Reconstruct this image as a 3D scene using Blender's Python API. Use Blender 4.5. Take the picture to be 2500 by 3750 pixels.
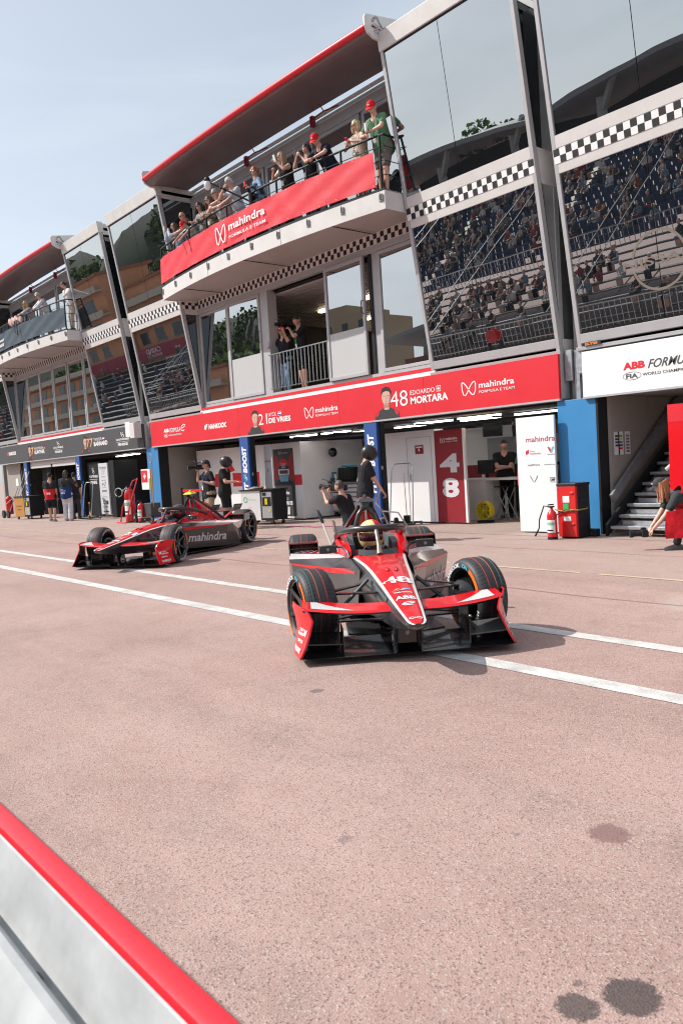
import bpy, math, random
from math import sin, cos, pi, radians, sqrt, atan2
from mathutils import Vector as V, Matrix
S = bpy.context.scene
for o in list(bpy.data.objects): bpy.data.objects.remove(o)
COL = S.collection
# ---------------------------------------------------------------- camera
cam_d = bpy.data.cameras.new('camera'); cam = bpy.data.objects.new('camera', cam_d); COL.objects.link(cam)
cam_d.sensor_fit = 'VERTICAL'; cam_d.sensor_height = 36; cam_d.sensor_width = 24
cam_d.lens = 2893/3750*36; cam_d.clip_start = .05; cam_d.clip_end = 2000
R_ = V((.6450, .7617, -.0620)); F_ = V((-.7642, .6418, -.0637))
F_.normalize(); R_ = (R_-F_*R_.dot(F_)).normalized(); U_ = R_.cross(F_)
cam.matrix_world = Matrix((( R_.x, U_.x, -F_.x, 0), (R_.y, U_.y, -F_.y, 0), (R_.z, U_.z, -F_.z, 1.5565), (0, 0, 0, 1)))
cam_d.dof.use_dof = True; cam_d.dof.focus_distance = 9.0; cam_d.dof.aperture_fstop = 10
S.camera = cam
# ---------------------------------------------------------------- world, sun, exposure
SUN = V((-.80, -.70, 1.0)).normalized()          # direction towards the sun
W = bpy.data.worlds.new('World'); S.world = W; W.use_nodes = True
nt = W.node_tree; nt.nodes.clear()
sky = nt.nodes.new('ShaderNodeTexSky'); sky.sky_type = 'NISHITA'; sky.sun_disc = False
sky.sun_elevation = math.asin(SUN.z); sky.sun_rotation = atan2(SUN.x, SUN.y)
sky.air_density = 1.0; sky.dust_density = 2.0; sky.ozone_density = 1.0
hs = nt.nodes.new('ShaderNodeHueSaturation'); hs.inputs['Saturation'].default_value = .62; hs.inputs['Value'].default_value = 1.0
tcw = nt.nodes.new('ShaderNodeTexCoord'); mpw = nt.nodes.new('ShaderNodeMapping'); mpw.inputs['Scale'].default_value = (1.2, 1.2, 5)
nzw = nt.nodes.new('ShaderNodeTexNoise'); nzw.inputs['Scale'].default_value = 1.6; nzw.inputs['Detail'].default_value = 5; nzw.inputs['Distortion'].default_value = .6
rpw = nt.nodes.new('ShaderNodeValToRGB'); rpw.color_ramp.elements[0].position = .42; rpw.color_ramp.elements[1].position = .72
rpw.color_ramp.elements[0].color = (.30, .30, .30, 1); rpw.color_ramp.elements[1].color = (.60, .60, .60, 1)
mxw = nt.nodes.new('ShaderNodeMixRGB'); mxw.inputs['Color2'].default_value = (5.0, 5.65, 6.05, 1)
bg = nt.nodes.new('ShaderNodeBackground'); bg.inputs['Strength'].default_value = .125
wo = nt.nodes.new('ShaderNodeOutputWorld')
L = nt.links.new
L(sky.outputs[0], hs.inputs['Color']); L(tcw.outputs['Generated'], mpw.inputs[0]); L(mpw.outputs[0], nzw.inputs['Vector'])
L(nzw.outputs['Fac'], rpw.inputs[0]); L(rpw.outputs[0], mxw.inputs['Fac']); L(hs.outputs[0], mxw.inputs['Color1'])
L(mxw.outputs[0], bg.inputs['Color']); L(bg.outputs[0], wo.inputs['Surface'])
sd = bpy.data.lights.new('sun', 'SUN'); sd.energy = 3.6; sd.angle = radians(.5); sd.color = (1, .955, .89)
so = bpy.data.objects.new('sun', sd); COL.objects.link(so); so.rotation_euler = (-SUN).to_track_quat('-Z', 'Y').to_euler(); so.location = (0, 0, 30)
S.view_settings.view_transform = 'Standard'; S.view_settings.look = 'None'; S.view_settings.exposure = .45; S.view_settings.gamma = 1
S.view_settings.use_curve_mapping = False
S.render.engine = 'CYCLES'; S.cycles.max_bounces = 8; S.cycles.filter_width = 1.15; S.cycles.sample_clamp_indirect = 6; S.cycles.transparent_max_bounces = 12
S.render.resolution_x = 682; S.render.resolution_y = 1024
# ---------------------------------------------------------------- materials
MATS = {}
def mat(name, col=(.5, .5, .5), rough=.5, metal=0, coat=0, var=0, vscale=8, bump=0, bscale=40, spec=.5, emit=None, estr=1, stretch=None, alpha=None, trans=0):
    if name in MATS: return MATS[name]
    m = bpy.data.materials.new(name); MATS[name] = m; m.use_nodes = True
    n = m.node_tree; b = n.nodes['Principled BSDF']
    b.inputs['Base Color'].default_value = (*col, 1); b.inputs['Roughness'].default_value = rough
    b.inputs['Metallic'].default_value = metal; b.inputs['Coat Weight'].default_value = coat; b.inputs['Coat Roughness'].default_value = .06
    b.inputs['Specular IOR Level'].default_value = spec
    if trans: b.inputs['Transmission Weight'].default_value = trans
    if emit: b.inputs['Emission Color'].default_value = (*emit, 1); b.inputs['Emission Strength'].default_value = estr
    m.diffuse_color = (*col, 1)
    if var or bump:
        tc = n.nodes.new('ShaderNodeTexCoord'); src = tc.outputs['Object']
        if stretch:
            mp = n.nodes.new('ShaderNodeMapping'); mp.inputs['Scale'].default_value = stretch; n.links.new(src, mp.inputs[0]); src = mp.outputs[0]
    if var:
        nz = n.nodes.new('ShaderNodeTexNoise'); nz.inputs['Scale'].default_value = vscale; nz.inputs['Detail'].default_value = 6; nz.inputs['Roughness'].default_value = .6
        n.links.new(src, nz.inputs['Vector'])
        mx = n.nodes.new('ShaderNodeMixRGB')
        mr = n.nodes.new('ShaderNodeMapRange'); mr.inputs[1].default_value = .3; mr.inputs[2].default_value = .7
        n.links.new(nz.outputs['Fac'], mr.inputs[0]); n.links.new(mr.outputs[0], mx.inputs[0])
        mx.inputs[1].default_value = (*[c*(1-var) for c in col], 1); mx.inputs[2].default_value = (*[min(1, c*(1+var)) for c in col], 1)
        n.links.new(mx.outputs[0], b.inputs['Base Color'])
        if rough > .15:
            m2 = n.nodes.new('ShaderNodeMapRange'); m2.inputs[3].default_value = rough*.85; m2.inputs[4].default_value = min(1, rough*1.15)
            n.links.new(nz.outputs['Fac'], m2.inputs[0]); n.links.new(m2.outputs[0], b.inputs['Roughness'])
    if bump:
        n2 = n.nodes.new('ShaderNodeTexNoise'); n2.inputs['Scale'].default_value = bscale; n2.inputs['Detail'].default_value = 4
        n.links.new(src, n2.inputs['Vector']); bp = n.nodes.new('ShaderNodeBump'); bp.inputs['Strength'].default_value = bump; bp.inputs['Distance'].default_value = .02
        n.links.new(n2.outputs['Fac'], bp.inputs['Height']); n.links.new(bp.outputs[0], b.inputs['Normal'])
    return m
def glass_mat(name, tint=(.012, .014, .016), refl=.5, wave=.0011, wscale=.9, trans=0.0):
    """dark mirrored facade glass: reflection over a dark body"""
    m = bpy.data.materials.new(name); MATS[name] = m; m.use_nodes = True; n = m.node_tree; n.nodes.clear()
    out = n.nodes.new('ShaderNodeOutputMaterial'); g = n.nodes.new('ShaderNodeBsdfGlossy'); g.inputs['Roughness'].default_value = 0.0
    g.inputs['Color'].default_value = (.93, .97, 1, 1)
    d = n.nodes.new('ShaderNodeBsdfDiffuse'); d.inputs['Color'].default_value = (*tint, 1)
    base = d.outputs[0]
    if trans:
        t = n.nodes.new('ShaderNodeBsdfTransparent'); t.inputs[0].default_value = (.55, .6, .62, 1)
        mt = n.nodes.new('ShaderNodeMixShader'); mt.inputs[0].default_value = trans; n.links.new(d.outputs[0], mt.inputs[1]); n.links.new(t.outputs[0], mt.inputs[2]); base = mt.outputs[0]
    fr = n.nodes.new('ShaderNodeFresnel'); fr.inputs['IOR'].default_value = 1.5
    ma = n.nodes.new('ShaderNodeMath'); ma.operation = 'ADD'; ma.inputs[1].default_value = refl; ma.use_clamp = True; n.links.new(fr.outputs[0], ma.inputs[0])
    mx = n.nodes.new('ShaderNodeMixShader'); n.links.new(ma.outputs[0], mx.inputs[0]); n.links.new(base, mx.inputs[1]); n.links.new(g.outputs[0], mx.inputs[2])
    tc = n.nodes.new('ShaderNodeTexCoord'); nz = n.nodes.new('ShaderNodeTexNoise'); nz.inputs['Scale'].default_value = wscale; nz.inputs['Detail'].default_value = 1
    n.links.new(tc.outputs['Object'], nz.inputs['Vector']); bp = n.nodes.new('ShaderNodeBump'); bp.inputs['Strength'].default_value = 1; bp.inputs['Distance'].default_value = wave
    n.links.new(nz.outputs['Fac'], bp.inputs['Height']); n.links.new(bp.outputs[0], g.inputs['Normal'])
    n.links.new(mx.outputs[0], out.inputs[0]); return m
M = mat
WHITE = M('white_panel', (.80, .80, .80), .4, var=.03, vscale=2)
WPAINT = M('white_paint', (.78, .78, .77), .6, var=.12, vscale=9)
ALU = M('painted_aluminium', (.44, .44, .45), .42, metal=.1, var=.05, vscale=3)
ALUL = M('pale_cladding', (.62, .60, .58), .5, var=.06, vscale=2.5)
STEEL = M('galvanised_steel', (.42, .44, .46), .42, metal=.75, var=.18, vscale=14)
CHROME = M('bare_metal_tube', (.6, .6, .6), .25, metal=1)
CONC = M('grey_concrete', (.36, .35, .33), .8, var=.14, vscale=4, bump=.2)
SOFF = M('soffit_boards', (.40, .36, .345), .6, var=.06, vscale=3)
CANOPY = M('canopy_underside', (.17, .125, .13), .38, var=.12, vscale=1.5)
RED = M('red_vinyl', (.66, .012, .026), .5, var=.04, vscale=2)
REDB = M('red_banner_cloth', (.70, .020, .038), .6, var=.05, vscale=2, bump=.5, bscale=3.5)
REDG = M('red_gloss_paint', (.68, .004, .012), .30, coat=.45, spec=.25)
DRED = M('dark_red_panel', (.26, .012, .022), .45)
TUBER = M('red_canopy_tube', (.66, .015, .03), .35)
WHT = M('white_print', (.82, .82, .82), .5)
DGREY = M('dark_grey_sign', (.060, .062, .068), .55, var=.06, vscale=2)
NAVY = M('navy_banner', (.040, .062, .085), .6, bump=.5, bscale=3.5, var=.08)
BLACK = M('black_print', (.012, .012, .013), .55)
BLKF = M('black_frame', (.018, .020, .023), .55, spec=.25)
MATTB = M('matt_black', (.012, .012, .013), .9, spec=.08)
PINKW = M('white_check', (.74, .68, .67), .5)
BLUEP = M('blue_panel', (.042, .225, .49), .42, var=.03, vscale=3)
BLUED = M('blue_sign', (.028, .085, .29), .45)
CYAN = M('cyan_print', (.10, .52, .62), .5)
ORANGE = M('orange_print', (.80, .22, .03), .5)
GOLD = M('gold_print', (.55, .33, .16), .5)
GREEN = M('green_print', (.04, .42, .12), .5)
YELLOW = M('yellow_plastic', (.78, .62, .02), .45)
RUB = M('tyre_rubber', (.024, .024, .026), .62, var=.15, vscale=20)
RIM = M('black_rim', (.010, .010, .012), .25, coat=.5)
CARB = M('carbon_grey', (.036, .034, .036), .30, coat=.5)
CARBD = M('carbon_black', (.009, .009, .010), .25, coat=.6)
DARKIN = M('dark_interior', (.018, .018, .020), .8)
LAMP = M('lit_tube', (.9, .9, .9), .5, emit=(1, .98, .94), estr=6)
LAMPW = M('warm_lit_tube', (.9, .85, .7), .5, emit=(1, .80, .52), estr=5)
GL = glass_mat('mirror_glass', refl=.38)
GLW = glass_mat('window_glass', refl=.36, wave=.0004)
GLD = glass_mat('dark_side_glass', refl=.06)
# ---------------------------------------------------------------- mesh builder
class MB:
    def __init__(s): s.v = []; s.f = []; s.mi = []; s.mats = []
    def _m(s, m):
        if m is None: m = WHITE
        if m not in s.mats: s.mats.append(m)
        return s.mats.index(m)
    def add(s, vs, fs, m=None):
        k = len(s.v); s.v += [tuple(v) for v in vs]; i = s._m(m)
        for f in fs: s.f.append(tuple(k+a for a in f)); s.mi.append(i)
        return s
    def box(s, a, b, m=None):
        x0, y0, z0 = a; x1, y1, z1 = b
        if x1 < x0: x0, x1 = x1, x0
        if y1 < y0: y0, y1 = y1, y0
        if z1 < z0: z0, z1 = z1, z0
        return s.add([(x0,y0,z0),(x1,y0,z0),(x1,y1,z0),(x0,y1,z0),(x0,y0,z1),(x1,y0,z1),(x1,y1,z1),(x0,y1,z1)],
                     [(0,3,2,1),(4,5,6,7),(0,1,5,4),(1,2,6,5),(2,3,7,6),(3,0,4,7)], m)
    def obox(s, c, size, rot, m=None):
        c = V(c); hx, hy, hz = [q/2 for q in size]
        vs = [c+rot @ V(p) for p in ((-hx,-hy,-hz),(hx,-hy,-hz),(hx,hy,-hz),(-hx,hy,-hz),(-hx,-hy,hz),(hx,-hy,hz),(hx,hy,hz),(-hx,hy,hz))]
        return s.add(vs, [(0,3,2,1),(4,5,6,7),(0,1,5,4),(1,2,6,5),(2,3,7,6),(3,0,4,7)], m)
    def bar(s, p, q, w, h, m=None, up=(0, 0, 1)):
        p = V(p); q = V(q); d = (q-p); l = d.length; d.normalize(); up = V(up)
        if abs(d.dot(up)) > .98: up = V((0, 1, 0))
        x = d.cross(up).normalized(); z = x.cross(d)
        rot = Matrix((x, d, z)).transposed()
        return s.obox((p+q)/2, (w, l, h), rot, m)
    def slab(s, bot, top, m=None):
        n = len(bot); vs = list(bot)+list(top)
        return s.add(vs, [tuple(range(n))[::-1], tuple(range(n, 2*n))]+[(i, (i+1) % n, n+(i+1) % n, n+i) for i in range(n)], m)
    def quad(s, a, b, c, d, m=None): return s.add([a, b, c, d], [(0, 1, 2, 3)], m)
    def plate(s, pts, off, m=None):
        o = V(off); return s.slab([V(p) for p in pts], [V(p)+o for p in pts], m)
    def tube(s, pts, r, n=8, m=None, closed=False, cap=True, flat=1.0):
        pts = [V(p) for p in pts]; N = len(pts); rs = r if hasattr(r, '__len__') else [r]*N
        rings = []; prev = None
        for i, p in enumerate(pts):
            a = pts[(i-1) % N] if (i > 0 or closed) else p; b = pts[(i+1) % N] if (i < N-1 or closed) else p
            t = (b-a)
            if t.length < 1e-9: t = V((0, 0, 1))
            t.normalize()
            if prev is None:
                u = t.cross(V((0, 0, 1)));
                if u.length < .05: u = t.cross(V((0, 1, 0)))
            else: u = prev-t*prev.dot(t)
            u.normalize(); prev = u; w = t.cross(u)
            rings.append([p+u*cos(2*pi*k/n)*rs[i]+w*sin(2*pi*k/n)*rs[i]*flat for k in range(n)])
        return s.loft(rings, m, closed_len=closed, cap=cap and not closed)
    def loft(s, rings, m=None, closed_len=False, cap=True, open_ring=False):
        n = len(rings[0]); vs = [p for r in rings for p in r]; fs = []
        R = len(rings); jr = range(n-1) if open_ring else range(n)
        for i in range(R if closed_len else R-1):
            for j in jr:
                a = i*n+j; b = i*n+(j+1) % n; c = ((i+1) % R)*n+(j+1) % n; d = ((i+1) % R)*n+j
                fs.append((a, b, c, d))
        if cap and not open_ring: fs.append(tuple(range(n))[::-1]); fs.append(tuple((R-1)*n+k for k in range(n)))
        return s.add(vs, fs, m)
    def lathe(s, prof, c=(0,0,0), axis='z', n=24, m=None, cap=True, a0=0, a1=2*pi):
        c = V(c); rings = []
        full = abs(a1-a0-2*pi) < 1e-6
        for r, h in prof:
            ring = []
            for k in range(n if full else n+1):
                a = a0+(a1-a0)*k/n
                if axis == 'z': p = V((r*cos(a), r*sin(a), h))
                elif axis == 'y': p = V((r*sin(a), h, r*cos(a)))
                else: p = V((h, r*cos(a), r*sin(a)))
                ring.append(c+p)
            rings.append(ring)
        return s.loft(rings, m, cap=cap, open_ring=not full)
    def ball(s, c, r, m=None, n=12, k=8, rot=None):
        c = V(c); r = V(r) if hasattr(r, '__len__') else V((r, r, r)); rings = []
        for i in range(k+1):
            t = pi*i/k; q = max(sin(t), .02)
            rings.append([V((q*cos(2*pi*j/n)*r.x, q*sin(2*pi*j/n)*r.y, -cos(t)*r.z)) for j in range(n)])
        rings = [[c+(rot @ p if rot else p) for p in rg] for rg in rings]
        return s.loft(rings, m)
    def stroke(s, pts, w, right, up, o, m=None, closed=False):
        """flat ribbon through 2-D points on the plane o,right,up"""
        P = [V((p[0], p[1])) for p in pts]; N = len(P); o = V(o); right = V(right); up = V(up); vs = []; fs = []
        for i in range(N):
            a = P[(i-1) % N] if (i > 0 or closed) else P[i]; b = P[(i+1) % N] if (i < N-1 or closed) else P[i]
            t = (b-a).normalized(); nn = V((-t.y, t.x))*w/2
            for q in (P[i]+nn, P[i]-nn): vs.append(o+right*q.x+up*q.y)
        for i in range(N if closed else N-1):
            j = (i+1) % N; fs.append((2*i, 2*i+1, 2*j+1, 2*j))
        return s.add(vs, fs, m)
    def poly(s, pts, right, up, o, m=None):
        o = V(o); right = V(right); up = V(up); return s.add([o+right*p[0]+up*p[1] for p in pts], [tuple(range(len(pts)))], m)
    def text(s, t, o, right, up, w, h, m=None, bold=0, shear=0, fn=None):
        vs, fs = glyphs(t, bold, shear); o = V(o); right = V(right); up = V(up)
        if fn: return s.add([fn(x*w, y*h) for x, y in vs], fs, m)
        return s.add([o+right*(x*w)+up*(y*h) for x, y in vs], fs, m)
    def build(s, name, parent=None, world=True, smooth=35, label=None, kind=None, bevel=0):
        off = V((0, 0, 0))
        if parent is not None and world:
            q = parent
            while q is not None: off += V(q.location); q = q.parent
        me = bpy.data.meshes.new(name)
        me.from_pydata([(a[0]-off.x, a[1]-off.y, a[2]-off.z) for a in s.v], [], s.f)
        for mm in s.mats: me.materials.append(mm)
        me.polygons.foreach_set('material_index', s.mi)
        if smooth:
            me.polygons.foreach_set('use_smooth', [True]*len(s.f)); me.set_sharp_from_angle(angle=radians(smooth))
        me.update(); o = bpy.data.objects.new(name, me); COL.objects.link(o)
        if parent is not None: o.parent = parent
        if label: o['label'] = label
        if kind: o['kind'] = kind
        if bevel:
            b = o.modifiers.new('bevel', 'BEVEL'); b.width = bevel; b.segments = 2; b.limit_method = 'ANGLE'; b.angle_limit = radians(40)
        return o
GLY = {}
def glyphs(t, bold=0, shear=0):
    k = (t, bold, shear)
    if k in GLY: return GLY[k]
    c = bpy.data.curves.new('t', 'FONT'); c.body = t; c.offset = bold; c.shear = shear; c.resolution_u = 3; c.size = 1
    o = bpy.data.objects.new('t', c); me = bpy.data.meshes.new_from_object(o)
    vs = [(v.co.x, v.co.y) for v in me.vertices]; fs = [tuple(p.vertices) for p in me.polygons]
    x0 = min(a for a, b in vs); x1 = max(a for a, b in vs); y0 = min(b for a, b in vs); y1 = max(b for a, b in vs)
    vs = [((a-x0)/(x1-x0), (b-y0)/(y1-y0)) for a, b in vs]
    bpy.data.objects.remove(o); bpy.data.curves.remove(c); bpy.data.meshes.remove(me)
    GLY[k] = (vs, fs); return GLY[k]
def thing(name, label, cat, loc=(0,0,0), rz=0, group=None):
    o = bpy.data.objects.new(name, None); o.empty_display_size = .2; COL.objects.link(o); o.location = loc; o.rotation_euler = (0, 0, rz)
    o['label'] = label; o['category'] = cat
    if group: o['group'] = group
    return o
def tag(o, label, cat, group=None):
    o['label'] = label; o['category'] = cat
    if group: o['group'] = group
    return o
def struct(o): o['kind'] = 'structure'; return o
X_ = V((1, 0, 0)); Z_ = V((0, 0, 1)); Y_ = V((0, 1, 0))
MLOGO = [(0,.95),(.02,.45),(.10,.08),(.24,0),(.36,.16),(.50,.46),(.64,.72),(.80,.95),(.93,1),(1,.80),(.97,.30),(.86,.03),(.72,.02),(.58,.22),(.48,.42),(.34,.70),(.18,.95),(.06,1.02)]
def mlogo(mb, o, right, up, w, h, m=None, t=.09):
    mb.stroke([(a*w, b*h) for a, b in MLOGO], t*h, right, up, o, m or WHT, closed=True)
def mahindra_wordmark(mb, o, right, up, w, h, m=None, sub=True):
    o = V(o); right = V(right); up = V(up); m = m or WHT
    mb.text('mahindra', o+up*h*.45, right, up, w, h*.55, m, bold=.018)
    if sub: mb.text('FORMULA E TEAM', o, right, up, w, h*.24, m, bold=.006)
# ================================================================ GROUND
def ground_mat():
    m = bpy.data.materials.new('pit_lane_asphalt'); m.use_nodes = True; n = m.node_tree; b = n.nodes['Principled BSDF']; lk = n.links.new
    N = n.nodes.new
    tc = N('ShaderNodeTexCoord'); P = tc.outputs['Object']
    def noise(sc, det=4, rough=.6, vec=P, dist=0):
        q = N('ShaderNodeTexNoise'); q.inputs['Scale'].default_value = sc; q.inputs['Detail'].default_value = det; q.inputs['Roughness'].default_value = rough; q.inputs['Distortion'].default_value = dist; lk(vec, q.inputs['Vector']); return q.outputs['Fac']
    def rng(x, a, c, lo=0, hi=1):
        q = N('ShaderNodeMapRange'); q.inputs[1].default_value = a; q.inputs[2].default_value = c; q.inputs[3].default_value = lo; q.inputs[4].default_value = hi; lk(x, q.inputs[0]); return q.outputs[0]
    def mix(f, a, c, mode='MIX'):
        q = N('ShaderNodeMixRGB'); q.blend_type = mode
        for i, s in ((0, f), (1, a), (2, c)):
            if isinstance(s, (float, int)): q.inputs[i].default_value = s
            elif isinstance(s, tuple): q.inputs[i].default_value = (*s, 1)
            else: lk(s, q.inputs[i])
        return q.outputs[0]
    def mth(op, a, c=0):
        q = N('ShaderNodeMath'); q.operation = op
        for i, s in ((0, a), (1, c)):
            if isinstance(s, (float, int)): q.inputs[i].default_value = s
            else: lk(s, q.inputs[i])
        return q.outputs[0]
    big = rng(noise(.35, 5, .65), .35, .65)
    col = mix(big, (.385, .252, .222), (.478, .332, .298))
    mp = N('ShaderNodeMapping'); mp.inputs['Scale'].default_value = (.12, 1.1, 1); lk(P, mp.inputs[0])
    streak = rng(noise(1.5, 5, .6, mp.outputs[0]), .38, .66)
    col = mix(mth('MULTIPLY', streak, .28), col, (.25, .175, .152))
    blot = rng(noise(1.3, 6, .7, P, .8), .50, .68); col = mix(mth('MULTIPLY', blot, .30), col, (.24, .165, .145)); col = mix(mth('MULTIPLY', rng(noise(2.7, 5, .7), .56, .74), .22), col, (.50, .385, .34))
    # paler worn concrete-like band in front of the garages
    sx = N('ShaderNodeSeparateXYZ'); lk(P, sx.inputs[0])
    wob = mth('ADD', sx.outputs['Y'], mth('MULTIPLY', noise(.6, 5), 1.6))
    band = mth('MULTIPLY', rng(wob, 8.6, 10.2), rng(noise(.9, 4), .35, .6, .2, .75))
    col = mix(band, col, (.40, .315, .275))
    for yc, wd, st_ in ((2.75, .12, .09), (1.35, .10, .06), (7.9, .12, .07)):
        dd = mth('ABSOLUTE', mth('SUBTRACT', mth('ADD', sx.outputs['Y'], mth('MULTIPLY', noise(.22, 2), 1.4)), yc+.7)); col = mix(mth('MULTIPLY', rng(dd, wd*1.6, wd*.5), mth('MULTIPLY', rng(noise(3.1, 5, .7), .40, .6), st_*2)), col, (.13, .095, .09))
    # aggregate
    v = N('ShaderNodeTexVoronoi'); v.inputs['Scale'].default_value = 150; lk(P, v.inputs['Vector'])
    sv = N('ShaderNodeSeparateXYZ'); lk(v.outputs['Color'], sv.inputs[0])
    col = mix(mth('MULTIPLY', rng(sv.outputs['X'], .80, .92), .70), col, (.52, .43, .39))
    col = mix(mth('MULTIPLY', rng(sv.outputs['Y'], .80, .95), .62), col, (.13, .09, .085))
    fine = noise(55, 4, .75); col = mix(mth('MULTIPLY', rng(fine, .42, .25), .5), col, (.15, .105, .10))
    mid = noise(9, 5, .7); col = mix(mth('MULTIPLY', rng(mid, .54, .70), .22), col, (.46, .36, .33))
    grit = noise(26, 3, .8); col = mix(mth('MULTIPLY', rng(grit, .64, .72), .55), col, (.11, .08, .075)); col = mix(mth('MULTIPLY', rng(noise(.8, 5, .7, P, 1.2), .55, .70), .25), col, (.30, .175, .145))
    # oil and rubber stains
    wn = N('ShaderNodeTexNoise'); wn.inputs['Scale'].default_value = 30; wn.inputs['Detail'].default_value = 8; wn.inputs['Roughness'].default_value = .75; lk(P, wn.inputs['Vector'])
    vm = N('ShaderNodeVectorMath'); vm.operation = 'MULTIPLY_ADD'; vm.inputs[1].default_value = (.11, .11, 0); vm.inputs[2].default_value = (-.055, -.055, 0); lk(wn.outputs['Color'], vm.inputs[0])
    va = N('ShaderNodeVectorMath'); va.operation = 'ADD'; lk(P, va.inputs[0]); lk(vm.outputs[0], va.inputs[1])
    for (x, y, r, c, k) in [(-1.25, 1.795, .062, (.060, .052, .052), .8), (-1.165, 1.935, .085, (.058, .050, .050), .85), (-1.30, 1.88, .018, (.10, .08, .08), .6), (-1.72, 2.74, .085, (.200, .115, .108), .75),
                            (-1.99, 2.49, .020, (.13, .13, .13), .6), (-2.48, 1.99, .03, (.14, .12, .12), .5), (-4.24, 3.24, .05, (.12, .10, .10), .7), (-13.2, 3.4, .25, (.2, .15, .14), .4), (-3.4, 7.4, .5, (.46, .38, .34), .5)]:
        d = N('ShaderNodeVectorMath'); d.operation = 'DISTANCE'; lk(va.outputs[0], d.inputs[0]); d.inputs[1].default_value = (x, y, 0)
        col = mix(mth('MULTIPLY', rng(d.outputs['Value'], r*1.05, r*.85), k), col, c)
    lk(col, b.inputs['Base Color']); b.inputs['Roughness'].default_value = .82; b.inputs['Specular IOR Level'].default_value = .3
    bp = N('ShaderNodeBump'); bp.inputs['Strength'].default_value = .55; bp.inputs['Distance'].default_value = .004
    lk(mth('ADD', fine, v.outputs['Distance']), bp.inputs['Height']); lk(bp.outputs[0], b.inputs['Normal'])
    return m
mb = MB(); g0 = ground_mat()
xs = [-900, -60, -30, -15, 0, 15, 60, 900]; ys = [-900, -40, -5, 10, 30, 100, 900]
for i in range(len(xs)-1):
    for j in range(len(ys)-1): mb.quad((xs[i], ys[j], 0), (xs[i+1], ys[j], 0), (xs[i+1], ys[j+1], 0), (xs[i], ys[j+1], 0), g0)
struct(mb.build('ground'))
LINEM = M('road_line_paint', (.60, .58, .56), .7, var=.26, vscale=5, bump=.4, bscale=60)
for y0, y1 in ((4.42, 4.60), (5.52, 5.68)):
    mb = MB(); x = -70.0
    while x < 12: mb.quad((x, y0, .004), (x+2, y0, .004), (x+2, y1, .004), (x, y1, .004), LINEM); x += 2
    struct(mb.build('road_line'))
YEL = M('faded_yellow_paint', (.52, .44, .30), .8, var=.2, vscale=8)
x = -44.0
k = 0
while x < 4:
    y = 8.45+.0*x; mb = MB(); mb.quad((x, y-.035, .005), (x+1.9, y-.035, .005), (x+1.9, y+.035, .005), (x, y+.035, .005), YEL); struct(mb.build('dashed_line')); x += 2.15
mb = MB(); SEAM = M('tar_seam', (.13, .10, .095), .8, var=.3, vscale=10)
for (pts, w) in (([(-60+i*.8, 7.15+.03*sin(i*1.7)+.02*sin(i*.6)) for i in range(90)], .012), ([(-60+i*.8, 10.2+.04*sin(i*2.1)) for i in range(90)], .012), ([(-40+i*.8, 11.75) for i in range(60)], .02)):
    mb.stroke(pts, w, X_, Y_, (0, 0, .006), SEAM)
struct(mb.build('ground_seams'))
# magenta chalk marks on the lane
mb = MB(); PINK = M('magenta_chalk', (.55, .10, .22), .9, var=.3, vscale=6)
mb.stroke([(-14.6, 8.9), (-13.6, 9.25), (-12.6, 9.5)], .04, X_, Y_, (0, 0, .007), PINK); mb.stroke([(-9.0, 11.0), (-8.3, 11.3), (-7.9, 11.35)], .02, X_, Y_, (0, 0, .007), PINK)
mb.stroke([(-15.8, 9.9), (-14.6, 10.4)], .03, X_, Y_, (0, 0, .008), PINK); struct(mb.build('chalk_marks'))

# ================================================================ GUARD RAIL in the foreground
gr = thing('guard_rail', 'white steel guard rail with a bright red top rail in the near left corner', 'guard rail', (-2.0, .2, 0))
RB = M('red_rail_rubber', (.72, .02, .035), .4, var=.03, vscale=3)
RWH = M('white_rail_paint', (.43, .44, .445), .75, spec=.2, var=.16, vscale=9, bump=.1, bscale=12)
dx_, dy_ = 1.0, -.011
def along(prof, m, x0=-7, x1=1.6, n=10):
    b = MB(); rings = []
    for i in range(n+1):
        x = x0+(x1-x0)*i/n; rings.append([V((x, y+dy_*(-x-1.0)*-1*0-.0, z)) for y, z in prof])
    b.loft(rings, m); return b
along([(.395, .975), (.394, .99), (.386, 1.0), (.37, 1.003), (.358, .998), (.353, .985), (.353, .975)], RB).build('top_rail', gr)
along([(.352, .994), (.349, .992), (.343, .975), (.334, .945), (.325, .915), (.317, .900), (.310, .896), (.303, .902), (.298, .930), (.292, .946), (.284, .953), (.272, .954), (.258, .945), (.244, .920), (.236, .905), (.228, .903), (.221, .918), (.214, .925), (.200, .920), (.17, .895), (.14, .85), (.11, .78), (.20, .80), (.30, .86), (.352, .93)], RWH).build('rail_beam', gr)
along([(.05, .70), (.03, .74), (.0, .74), (-.03, .70), (-.05, .60), (-.02, .58), (.03, .62)], RWH).build('rail_beam', gr)
for x in (-6, -4, -2.05, .1): mb = MB(); mb.box((x, .30, 0), (x+.08, .37, .89), STEEL); mb.build('post', gr)
for x in (-2.92, -1.98, -1.04, .2):
    mb = MB(); mb.ball((x, .306, .905), (.020, .007, .010), BLKF, 10, 6); mb.build('bolt', gr)

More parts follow.
